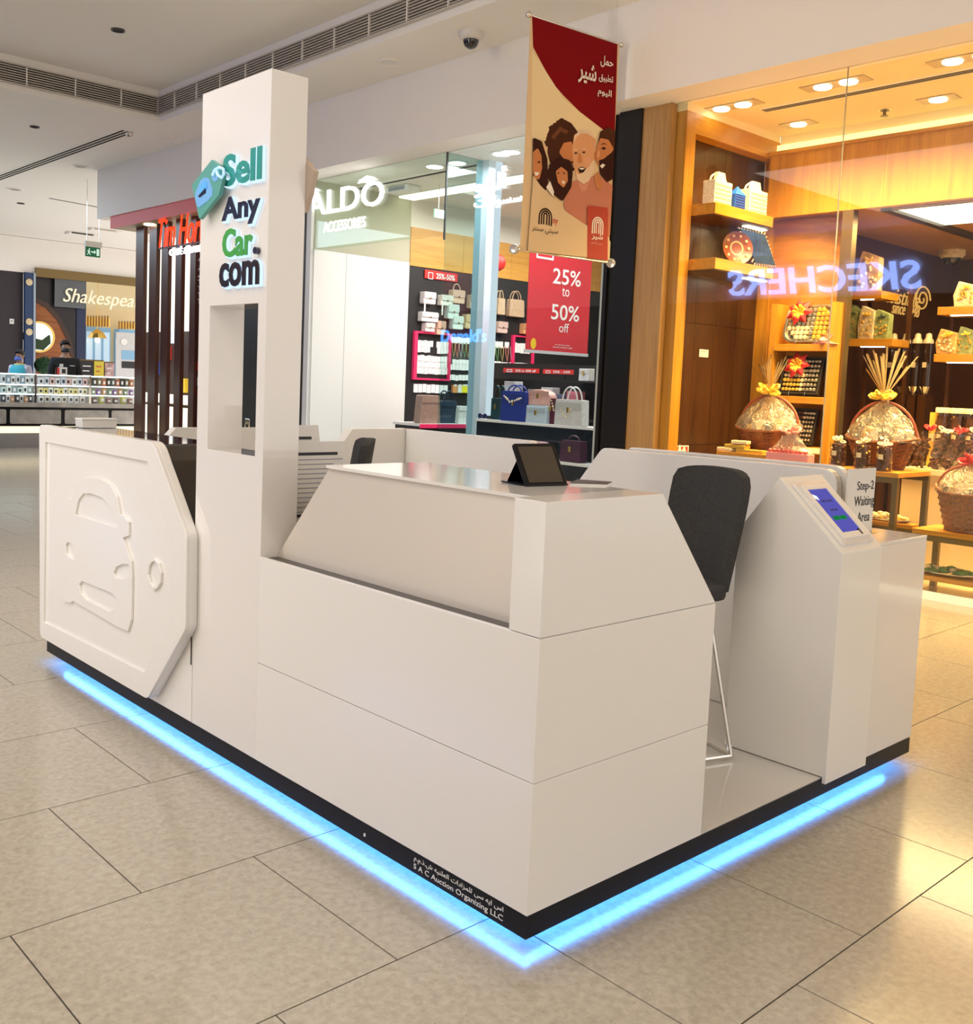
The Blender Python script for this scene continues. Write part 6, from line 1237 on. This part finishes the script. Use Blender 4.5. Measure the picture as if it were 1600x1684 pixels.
a = U(55, 600, y=YW+0.1); b = U(140, 600, y=YW+0.1); BOX('panelling', mat('shopfront_dark', (0.016, 0.012, 0.014), 0.4), w, a.x, b.x, YW+0.1, YW+0.4, 0, zb); c0 = U(121, 600, y=YW+0.1); BOX('blue_panel', mat('shopfront_blue', (0.008, 0.02, 0.07), 0.35), w, c0.x+0.06, b.x, YW+0.07, YW+0.1, 0, zb)
d = thing('arched_door', 'arched orange timber door with bright round window', 'door', U(85, 620, y=YW+0.08)); ap = [(0.03, 0), (1.10, 0), (1.10, 0.55), (1.05, 1.1), (0.90, 1.62), (0.62, 2.02), (0.30, 2.26), (0.03, 2.35)]
W0 = U(56, 617, y=YW+0.06); sw = (U(121, 600, y=YW+0.06).x-W0.x)/1.10; sh = U(60, 497, y=YW+0.06).z/2.35
plate('leaf', [[(q[0]*sw, q[1]*sh) for q in ap]], woodmat('door_orange', (0.20, 0.05, 0.008), (0.36, 0.11, 0.018), 0.35, axis='x'), d, (W0.x, YW+0.06, 0), *RF, -0.03, 0.02)
plate('arch_trim', [[(q[0]*sw*1.1 if q[0] > 0.1 else 0.0, q[1]*sh*1.05-0.02) for q in ap], [(q[0]*sw, q[1]*sh-0.01) for q in ap]], mat('arch_brown', (0.05, 0.02, 0.012), 0.4), d, (W0.x, YW+0.05, 0), *RF, 0.0, 0.03)
p = U(64, 554, y=YW+0.03); rr = U(64, 530, y=YW+0.03).z-p.z
plate('window_ring', [ell(0, 0, rr*1.08, rr*1.08, 28), ell(0, 0, rr*0.94, rr*0.94, 28)], M_gold, d, (p.x, YW+0.035, p.z), *RF, 0, 0.03)
pn = plate('round_window', [ell(0, 0, rr*0.95, rr*0.95, 28)], emis('daylight_pane', (0.86, 0.95, 0.86), 1.5), d, (p.x, YW+0.035, p.z), *RF, -0.005, 0.004)
plate('tree_picture', [rpoly([(-rr*0.8, -rr*0.45), (-rr*0.3, -rr*0.1), (rr*0.2, -rr*0.2), (rr*0.75, rr*0.25), (rr*0.8, -rr*0.4), (rr*0.3, -rr*0.9), (-rr*0.4, -rr*0.85)], rr*0.1)], mat('tree_green', (0.02, 0.05, 0.015), 0.6), pn, (p.x, YW+0.03, p.z), *RF, 0.005, 0.01)
w = thing('wall_far_interior', 'warm cream interior wall of the far shop', 'wall', U(180, 600, y=25.5), kind='structure')
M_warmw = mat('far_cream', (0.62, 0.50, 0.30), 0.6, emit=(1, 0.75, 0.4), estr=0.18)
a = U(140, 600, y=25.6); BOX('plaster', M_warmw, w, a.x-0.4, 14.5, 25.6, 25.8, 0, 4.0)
for i, (x0, x1, y0, y1) in enumerate(((140, 182, 519, 537), (196, 224, 528, 541))):
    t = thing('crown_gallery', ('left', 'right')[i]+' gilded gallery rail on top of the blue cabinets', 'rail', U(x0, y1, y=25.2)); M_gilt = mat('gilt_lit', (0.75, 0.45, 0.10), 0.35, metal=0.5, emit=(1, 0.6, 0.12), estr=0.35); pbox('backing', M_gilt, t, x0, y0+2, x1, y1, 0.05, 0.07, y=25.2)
    n = 9 if i == 0 else 6
    for k in range(n): pbox('baluster', mat('gilt_dark', (0.35, 0.18, 0.04), 0.4), t, x0+(x1-x0)*k/n, y0, x0+(x1-x0)*k/n+1.2, y1, 0, 0.05, y=25.2)
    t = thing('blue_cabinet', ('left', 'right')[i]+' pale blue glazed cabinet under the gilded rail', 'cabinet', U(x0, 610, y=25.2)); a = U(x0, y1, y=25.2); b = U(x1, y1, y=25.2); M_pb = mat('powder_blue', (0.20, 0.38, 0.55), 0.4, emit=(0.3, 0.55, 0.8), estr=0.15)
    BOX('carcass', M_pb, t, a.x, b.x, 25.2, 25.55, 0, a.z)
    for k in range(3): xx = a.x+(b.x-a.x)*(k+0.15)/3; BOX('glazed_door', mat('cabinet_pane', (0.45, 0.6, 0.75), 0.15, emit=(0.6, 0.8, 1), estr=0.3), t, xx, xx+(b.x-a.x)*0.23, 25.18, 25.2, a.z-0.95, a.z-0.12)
t = thing('pendant_lamp', 'gold cage pendant lamp in the far shop', 'pendant lamp', U(160, 555, y=24.8)); p = U(160, 556, y=24.8); MB().lathe([(0.24, 0.0), (0.18, 0.12), (0.08, 0.2), (0.03, 0.24)], 10, p).build('shade', M_gold, t); MB().tube([p+Vector((0, 0, 0.24)), Vector((p.x, p.y, zb+0.6))], 0.01, 6).build('rod', M_gold, t); MB().ball(p-Vector((0, 0, 0.06)), 0.07, 8).build('bulb', M_lampw, t)
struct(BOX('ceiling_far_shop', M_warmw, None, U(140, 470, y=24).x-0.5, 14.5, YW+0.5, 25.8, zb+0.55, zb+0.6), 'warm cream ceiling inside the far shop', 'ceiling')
s = thing('shop_fascia', 'grey glass fascia with cream script shop name at the far end', 'sign', U(140, 500, y=YW-0.05)); pbox('glass_panel', mat('fascia_glass', (0.10, 0.11, 0.12), 0.1), s, 90, 458, 140, 508, 0, 0.02, y=YW-0.03)
pbox('clear_panel', M_glass, s, 140, 463, 235, 512, 0, 0.02, y=YW-0.03)
ptext('letters', 'Shakespeare', mat('script_cream', (0.75, 0.68, 0.5), 0.4, emit=(1, 0.9, 0.65), estr=0.35), s, 103, 503, 243, 473, 0.05, y=YW-0.08, shear=0.3, bold=-0.004); 
pbox('top_rail', M_brass, s, 57, 455, 238, 459, -0.09, 0.0, y=YW-0.0)
t = thing('white_door_panel', 'white panel door with round emblem at the far shop right side', 'door', U(207, 615, y=24.3)); a = U(192, 546, y=24.3); b = U(224, 546, y=24.3); BOX('leaf', mat('panel_pale', (0.62, 0.62, 0.62), 0.4), t, a.x, b.x, 24.3, 24.36, 0, a.z); p = U(204, 562, y=24.29); plate('emblem', [ell(0, 0, 0.09, 0.09, 16)], M_wtext, t, p, *RF, 0, 0.01)
ptext('emblem_text', 'CAFE', M_wtext, t, 209, 565, 220, 560, 0.004, y=24.295)
pbox('poster_picture', M_pb, t, 200, 576, 222, 592, -0.01, 0, y=24.3); pbox('poster_picture', M_ink, t, 200, 594, 222, 606, -0.01, 0, y=24.3)
for nm, lb, x0, x1, y0, y1, mt in (('chalkboard', 'black chalkboard menu standing behind the display counter', 133, 154, 593, 640, mat('chalk_black', (0.02, 0.018, 0.02), 0.6)), ('menu_board', 'yellow and cream menu board beside the chalkboard', 155, 171, 594, 640, mat('board_yellow', (0.62, 0.50, 0.05), 0.5)), ('photo_board', 'small photo board of pastries right of the yellow menu', 173, 188, 597, 640, mat('board_photo', (0.55, 0.35, 0.34), 0.5, noise=0.6, nscale=8))):
    t = thing(nm, lb, 'menu board', U((x0+x1)/2, 615, y=19.5)); a = U(x0, y0, y=19.5); b = U(x1, y0, y=19.5); BOX('board', mt, t, a.x, b.x, 19.5, 19.53, a.z-0.55, a.z); BOX('frame', M_brass, t, a.x-0.008, b.x+0.008, 19.53, 19.55, a.z-0.58, a.z+0.03); MB().box(a.x, a.x+0.04, 19.55, 19.6, 0, a.z).box(b.x-0.04, b.x, 19.55, 19.6, 0, a.z).build('legs', M_dbrown, t)
    for k in range(3): BOX('writing', M_wtext if nm != 'menu_board' else M_redrib, t, a.x+0.04, b.x-0.06-0.03*(k % 2), 19.495, 19.5, a.z-0.12-k*0.1, a.z-0.10-k*0.1)
t = thing('round_shrub', 'clipped round green shrub beside the arched door', 'shrub', U(72, 612, y=22.5)); p = U(72, 601, y=22.5); rr = U(72, 587, y=22.5).z-p.z; rnd = random.Random(3); mb = MB()
for k in range(420):
    v = Vector((rnd.gauss(0, 1), rnd.gauss(0, 1), rnd.gauss(0, 1))).normalized(); q = p+v*rr*rnd.uniform(0.82, 1.02); s1 = v.orthogonal().normalized()*0.05; s2 = v.cross(s1).normalized()*0.05+v*0.02; mb.add([q-s1, q+s2, q+s1, q-s2], [(0, 1, 2, 3)])
mb.ball(p, rr*0.85, 12); o = mb.build('foliage', mat('shrub_green', (0.012, 0.055, 0.015), 0.7, noise=0.5, nscale=30), t); o['kind'] = 'stuff'
MB().tube([(p.x, p.y, 0.4), (p.x, p.y, p.z)], 0.04, 8).build('trunk', M_brown, t); MB().lathe([(0.18, 0), (0.24, 0.45)], 16, (p.x, p.y, 0)).build('planter', M_paper, t)
# exit sign
t = thing('exit_sign', 'green running man exit sign hanging from the far ceiling', 'exit sign', U(154, 415, y=15.0)); a = U(141, 421, y=15.0); b = U(165, 408, y=15.0)
BOX('panel', mat('exit_green', (0.004, 0.085, 0.035), 0.35, emit=(0, 0.3, 0.12), estr=0.15), t, a.x, b.x, 15.0, 15.03, a.z, b.z); BOX('housing', mat('camera_white', (0.7, 0.67, 0.62)), t, a.x-0.01, b.x+0.02, 14.98, 15.05, b.z, b.z+0.09)
for px in (143, 163): q = U(px, 405, y=15.02); MB().tube([(q.x, 15.02, b.z+0.09), (q.x, 15.02, SZ)], 0.006, 6).build('rod', M_chrome, t)
w_ = b.x-a.x; h_ = b.z-a.z; O = (a.x, 15.0, a.z); M_pict = mat('pictogram_pale', (0.6, 0.8, 0.7), 0.5, emit=(0.7, 1, 0.85), estr=0.4)
plate('arrow', [[(0.38*w_, 0.42*h_), (0.58*w_, 0.42*h_), (0.58*w_, 0.28*h_), (0.7*w_, 0.5*h_), (0.58*w_, 0.72*h_), (0.58*w_, 0.56*h_), (0.38*w_, 0.56*h_)]], M_pict, t, O, *RF, 0, 0.003); plate('door_mark', [rect(0.74*w_, 0.92*w_, 0.15*h_, 0.85*h_)], M_pict, t, O, *RF, 0, 0.003)
plate('running_man', [[(0.08*w_, 0.2*h_), (0.16*w_, 0.35*h_), (0.17*w_, 0.55*h_), (0.1*w_, 0.5*h_), (0.1*w_, 0.58*h_), (0.2*w_, 0.68*h_), (0.3*w_, 0.55*h_), (0.36*w_, 0.58*h_), (0.28*w_, 0.46*h_), (0.25*w_, 0.4*h_), (0.33*w_, 0.2*h_), (0.28*w_, 0.18*h_), (0.2*w_, 0.34*h_), (0.1*w_, 0.15*h_)]], M_pict, t, O, *RF, 0, 0.003); plate('head', [ell(0.24*w_, 0.77*h_, 0.04*w_, 0.08*h_, 10)], M_pict, t, O, *RF, 0, 0.003)
# small ceiling fittings in the far ceiling
for i, (px, py) in enumerate(((135, 384), (172, 378))):
    p = U(px, py, z=SZ); t = thing('ceiling_speaker', ['dark-rimmed ceiling speaker behind the exit sign', 'white ceiling bracket right of the exit sign'][i], 'ceiling fitting', p); BOX('plate', M_ceil, t, p.x-0.35, p.x+0.35, p.y-0.15, p.y+0.15, SZ-0.05, SZ-0.001, 0.01); BOX('slot', M_dark if i == 0 else M_grille, t, p.x-0.3, p.x+0.2, p.y-0.16, p.y-0.15, SZ-0.04, SZ-0.015)
# ---------------------------------------------------------------- phone shop display counter
YC = 15.0
xa, xb = 1.6, U(236, 650, y=YC).x
zc0, zc1, zc2, zc3 = U(100, 698, y=YC).z, U(100, 673, y=YC).z, U(100, 663, y=YC).z, U(100, 615, y=YC).z
t = thing('display_counter', 'long glass display counter with marble base and black trim', 'display counter', ((xa+xb)/2, YC+0.35, 0)); M_marb = mat('grey_marble', (0.50, 0.48, 0.45), 0.3, noise=0.25, nscale=6)
BOX('plinth', mat('warm_led_base', (0.8, 0.7, 0.5), 0.5, emit=(1, 0.82, 0.5), estr=1.2), t, xa, xb, YC+0.05, YC+0.65, zc0-0.14, zc0-0.03); BOX('foot', mat('counter_foot', (0.35, 0.35, 0.35), 0.4), t, xa, xb, YC+0.06, YC+0.64, 0, zc0-0.14)
BOX('black_frame', M_black, t, xa, xb, YC, YC+0.7, zc0-0.03, zc1+0.03); BOX('worktop', M_marb, t, xa, xb, YC-0.04, YC+0.7, zc1+0.03, zc2)
for x0, x1 in ((-60, 10), (16, 100), (106, 178), (183, 238)):
    a = U(x0, 690, y=YC); b = U(x1, 690, y=YC); plate('marble_panel', [rpoly(rect(0, b.x-a.x, 0, zc1-zc0-0.02), 0.03)], M_marb, t, (a.x, YC, zc0+0.01), *RF, 0.0, 0.012, bevel=0.003)
shz = [zc2, U(100, 649, y=YC).z, U(100, 634, y=YC).z, U(100, 617, y=YC).z]
for z in shz[1:]:
    BOX('glass_shelf', M_acryl, t, xa, xb, YC+0.06, YC+0.5, z-0.012, z); BOX('shelf_light', emis('shelf_led', (0.9, 1.0, 0.95), 3.0), t, xa, xb, YC+0.04, YC+0.06, z-0.014, z+0.004)
BOX('front_glass', M_acryl, t, xa, xb, YC, YC+0.012, zc2, shz[3]); BOX('back_panel', mat('case_back', (0.75, 0.8, 0.78), 0.4), t, xa, xb, YC+0.52, YC+0.54, zc2, shz[3]); BOX('post', M_chrome, t, U(57, 640, y=YC).x, U(57, 640, y=YC).x+0.03, YC, YC+0.03, zc2, shz[3]); BOX('post', M_chrome, t, U(147, 640, y=YC).x, U(147, 640, y=YC).x+0.03, YC, YC+0.03, zc2, shz[3])
rows = (  # shelf, from px, to px, count, colours, label
    (3, 2, 56, 7, ((0.6, 0.65, 0.68), (0.25, 0.35, 0.45), (0.7, 0.7, 0.7)), 'small boxed gadget on the top shelf of the left case'),
    (2, 2, 54, 6, ((0.55, 0.7, 0.68), (0.75, 0.8, 0.8), (0.3, 0.4, 0.42)), 'pale phone sleeve on the middle shelf of the left case'),
    (1, 2, 54, 7, ((0.05, 0.06, 0.08), (0.7, 0.72, 0.75), (0.6, 0.3, 0.15)), 'dark phone on the bottom shelf of the left case'),
    (3, 63, 144, 9, ((0.72, 0.72, 0.75), (0.55, 0.6, 0.7), (0.75, 0.5, 0.48)), 'white boxed charger on the top shelf of the middle case'),
    (2, 63, 144, 10, ((0.78, 0.72, 0.42), (0.75, 0.65, 0.2), (0.75, 0.75, 0.72)), 'yellowish boxed gadget on the middle shelf of the middle case'),
    (1, 63, 140, 8, ((0.78, 0.78, 0.78), (0.7, 0.66, 0.6), (0.72, 0.75, 0.8)), 'white device box on the bottom shelf of the middle case'),
    (3, 152, 220, 9, ((0.04, 0.035, 0.03), (0.10, 0.10, 0.09), (0.4, 0.12, 0.06)), 'dark phone case on the top shelf of the right case'),
    (2, 149, 220, 8, ((0.12, 0.2, 0.1), (0.2, 0.06, 0.3), (0.5, 0.22, 0.05)), 'coloured tube on the middle shelf of the right case'),
    (1, 150, 220, 6, ((0.08, 0.03, 0.02), (0.5, 0.5, 0.08), (0.25, 0.08, 0.05)), 'dark gift tin on the bottom shelf of the right case'))
for ri, (lev, x0, x1, n, cols, lb) in enumerate(rows):
    zb_ = shz[lev-1]; hmax = (shz[lev]-zb_-0.014)*0.98; a = U(x0, 640, y=YC+0.12); b = U(x1, 640, y=YC+0.12); pw = (b.x-a.x)/n; rnd = random.Random(ri); protos = {}
    for i in range(n):
        ci = i % 3; x = a.x+pw*(i+0.5)
        if ci not in protos:
            hh = hmax*rnd.uniform(0.7, 1.0); mt = mat('goods_%d_%d' % (ri, ci), cols[ci], 0.4)
            t = thing('boxed_gadget', ORD[i]+'-from-left '+lb, 'gadget', (x, YC+0.15, zb_), group=lb.split(' on ')[1]+' goods'); 
            if 'tube' in lb or 'tin' in lb: MB().lathe([(min(pw, .16)*0.36, 0), (min(pw, .16)*0.38, hh*0.1), (min(pw, .16)*0.38, hh*0.9), (min(pw, .16)*0.34, hh)], 12).build('body', mt, t, local=True)
            else: MB().box(-pw*0.45, pw*0.45, -0.03, 0.03, 0, hh).build('body', mt, t, local=True, bevel=0.004)
            MB().box(-pw*0.2, pw*0.2, -min(pw, .16)*0.40 if ('tube' in lb or 'tin' in lb) else -0.034, -0.03, hh*0.3, hh*0.7).build('printed_label', M_ink if sum(cols[ci]) > 1.2 else M_wtext, t, local=True); protos[ci] = t
        else:
            t = copy_tree(protos[ci]); t.location = (x, YC+0.15+rnd.uniform(-.02, .02), zb_); t.rotation_euler = (0, 0, rnd.uniform(-.12, .12)); t['label'] = ORD[i]+'-from-left '+lb
a = U(103, 616, y=YC+0.3); t = thing('phone_box', 'white and red phone box standing on the counter before the man', 'phone box', (a.x, YC+0.3, shz[3])); BOX('box', M_paper, t, a.x-0.06, a.x+0.07, YC+0.28, YC+0.34, shz[3]+0.001, shz[3]+0.13, 0.004); BOX('red_side', M_red2, t, a.x-0.075, a.x-0.06, YC+0.28, YC+0.34, shz[3]+0.001, shz[3]+0.12); BOX('picture', M_ink, t, a.x-0.02, a.x+0.04, YC+0.276, YC+0.28, shz[3]+0.03, shz[3]+0.10)
# ---------------------------------------------------------------- two people behind the counter
def skin_mesh(name, verts, edges, radii, material, parent, sub=2):
    me = bpy.data.meshes.new(name); me.from_pydata(verts, edges, []); o = bpy.data.objects.new(name, me); COL.objects.link(o)
    sk = o.modifiers.new('skin', 'SKIN'); sk.use_smooth_shade = True
    for v, r in zip(me.skin_vertices[0].data, radii): v.radius = r if isinstance(r, tuple) else (r, r); v.use_root = False
    me.skin_vertices[0].data[0].use_root = True
    sb = o.modifiers.new('sub', 'SUBSURF'); sb.levels = sub; sb.render_levels = sub
    nm = mesh_from(o); bpy.data.objects.remove(o); bpy.data.meshes.remove(me); nm.materials.clear(); nm.materials.append(material); nm.name = name
    nm.polygons.foreach_set('use_smooth', [True]*len(nm.polygons))
    ob = bpy.data.objects.new(name, nm); COL.objects.link(ob); ob.parent = parent; XF[ob.name] = XF[parent.name]; return ob
def person(label, x, y, rz, H, skin, shirt, trousers, hair, mask, vest=None):
    t = thing('person', label, 'person', (x, y, 0), rz); s = H/1.75        # faces local -y
    V = [(0, 0, 0.95), (0, 0, 1.15), (0, 0, 1.36), (0, -0.005, 1.47), (0, -0.01, 1.54), (0, -0.012, 1.63), (0, -0.005, 1.70)]
    R = [(0.15, 0.11), (0.15, 0.10), (0.175, 0.105), (0.07, 0.07), (0.052, 0.055), (0.078, 0.095), (0.07, 0.085)]; E_ = [(i, i+1) for i in range(6)]
    for sx in (-1, 1):
        k = len(V); V += [(0.18*sx, 0, 1.40), (0.235*sx, 0.02, 1.12), (0.20*sx, -0.16, 0.98), (0.17*sx, -0.24, 1.0)]; R += [0.062, 0.048, 0.038, 0.034]; E_ += [(2, k), (k, k+1), (k+1, k+2), (k+2, k+3)]
        k2 = len(V); V += [(0.10*sx, 0, 0.85), (0.11*sx, -0.01, 0.48), (0.11*sx, 0.01, 0.08), (0.12*sx, -0.13, 0.04)]; R += [0.09, 0.062, 0.045, 0.04]; E_ += [(0, k2), (k2, k2+1), (k2+1, k2+2), (k2+2, k2+3)]
        for f in range(5):
            k3 = len(V); dx = (f-2)*0.014*sx; L = (0.07, 0.085, 0.09, 0.085, 0.065)[f]; V += [(0.17*sx+dx, -0.265, 1.0), (0.17*sx+dx, -0.265-L*0.6, 0.995), (0.17*sx+dx, -0.265-L, 0.985)]; R += [0.010, 0.009, 0.008]; E_ += [(k+3, k3), (k3, k3+1), (k3+1, k3+2)]
    sc = lambda L_: [(q[0]*s, q[1]*s, q[2]*s) for q in L_]
    skin_mesh('body', sc(V), E_, [tuple(c*s for c in r) if isinstance(r, tuple) else r*s for r in R], skin, t)
    Vs = [(0, 0, 0.90), (0, 0, 1.15), (0, 0, 1.36), (0, 0.0, 1.455)]; Rs = [(0.172, 0.13), (0.172, 0.12), (0.198, 0.128), (0.075, 0.078)]; Es = [(0, 1), (1, 2), (2, 3)]
    for sx in (-1, 1): k = len(Vs); Vs += [(0.19*sx, 0, 1.40), (0.24*sx, 0.02, 1.12), (0.225*sx, -0.06, 1.06)]; Rs += [0.080, 0.066, 0.058]; Es += [(2, k), (k, k+1), (k+1, k+2)]
    skin_mesh('shirt', sc(Vs), Es, [tuple(c*s for c in r) if isinstance(r, tuple) else r*s for r in Rs], shirt, t)
    Vt = [(0, 0, 0.92)]; Rt = [(0.165, 0.125)]; Et = []
    for sx in (-1, 1): k = len(Vt); Vt += [(0.10*sx, 0, 0.83), (0.11*sx, -0.01, 0.48), (0.11*sx, 0.01, 0.10)]; Rt += [0.105, 0.08, 0.066]; Et += [(0, k), (k, k+1), (k+1, k+2)]
    skin_mesh('trousers', sc(Vt), Et, [tuple(c*s for c in r) if isinstance(r, tuple) else r*s for r in Rt], trousers, t)
    hb = MB(); n = 16      # hair cap
    prof = [(0.001, 0.135), (0.05, 0.128), (0.085, 0.10), (0.098, 0.06), (0.098, 0.02)]
    vs = []
    for (r, z) in prof:
        for k in range(n):
            a_ = 2*PI*k/n; fr = max(0, -math.sin(a_)); zz = z+(0.055*fr if z < 0.08 else 0); back = -0.05*max(0, math.sin(a_)) if z < 0.05 else 0
            vs.append((r*0.86*math.cos(a_)*s, (-0.005+r*1.02*math.sin(a_))*s, (1.635+zz+back)*s))
    hb.add(vs, [((i+1)*n+k, (i+1)*n+(k+1) % n, i*n+(k+1) % n, i*n+k) for i in range(4) for k in range(n)]).build('hair', hair, t, local=True, smooth=True)
    mb = MB(); vs = []     # face mask
    for j in range(5):
        v = j/4
        for i in range(9):
            a_ = -PI/2+(i/8-0.5)*2.3; bulge = 1+0.10*math.sin(PI*v)
            vs.append((0.083*math.cos(a_)*s*bulge*(0.8+0.2*math.sin(PI*min(1, v+0.3))), (-0.012+0.103*math.sin(a_)*bulge)*s, (1.545+0.075*v)*s))
    mb.add(vs, [(j*9+i, j*9+i+1, (j+1)*9+i+1, (j+1)*9+i) for j in range(4) for i in range(8)]).build('face_mask', mask, t, local=True, smooth=True)
    for sx in (-1, 1):
        MB().ball((0.032*sx*s, -0.098*s, 1.655*s), 0.012*s, 8, sz=0.6).build('eye', M_ink, t, local=True); MB().ball((0.082*sx*s, 0.0, 1.635*s), 0.022*s, 8, sx=0.5).build('ear', skin, t, local=True)
        MB().cbox((0.032*sx*s, -0.100*s, 1.680*s), 0.036*s, 0.01, 0.008*s).build('eyebrow', hair, t, local=True)
    MB().add([(-0.012*s, -0.098*s, 1.62*s), (0.012*s, -0.098*s, 1.62*s), (0, -0.10*s, 1.66*s), (0, -0.122*s, 1.622*s)], [(0, 3, 2), (3, 1, 2), (0, 1, 3)]).build('nose', skin, t, local=True)
    return t
SKN = mat('person_skin', (0.42, 0.24, 0.16), 0.5); HR = mat('person_hair', (0.012, 0.009, 0.008), 0.6); BLK = mat('black_cloth', (0.010, 0.010, 0.012), 0.8)
p = U(107, 600, y=16.15)
m1 = person('man in a black shirt and black face mask behind the display counter', p.x, 16.15, -0.15, U(107, 560, y=16.15).z, SKN, BLK, BLK, HR, mat('mask_black', (0.008, 0.008, 0.01), 0.6))
MB().cbox((-0.09, -0.135, 1.33), 0.06, 0.006, 0.05).build('chest_badge', M_wtext, m1, local=True); MB().cbox((0.09, -0.135, 1.33), 0.08, 0.006, 0.012).build('chest_print', M_wtext, m1, local=True)
p = U(33, 600, y=17.4)
m2 = person('person in turquoise vest and blue mask walking at the far left', p.x, 17.4, -1.0, U(33, 576, y=17.4).z, SKN, mat('lilac_sleeve', (0.42, 0.40, 0.50), 0.7), BLK, HR, mat('mask_blue', (0.10, 0.16, 0.55), 0.6))
MB().lathe([(0.20, 0.86), (0.19, 1.05), (0.20, 1.23), (0.14, 1.31)], 18, (0, 0, 0), 1.0, 0.68, cap=False).build('vest', mat('vest_turquoise', (0.03, 0.36, 0.45), 0.6), m2, local=True, smooth=True); MB().tube([(0.085*math.cos(2*PI*k/12), 0.085*math.sin(2*PI*k/12), 1.31) for k in range(12)], 0.02, 6, closed=True).build('collar', mat('collar_yellow', (0.55, 0.55, 0.2), 0.6), m2, local=True)
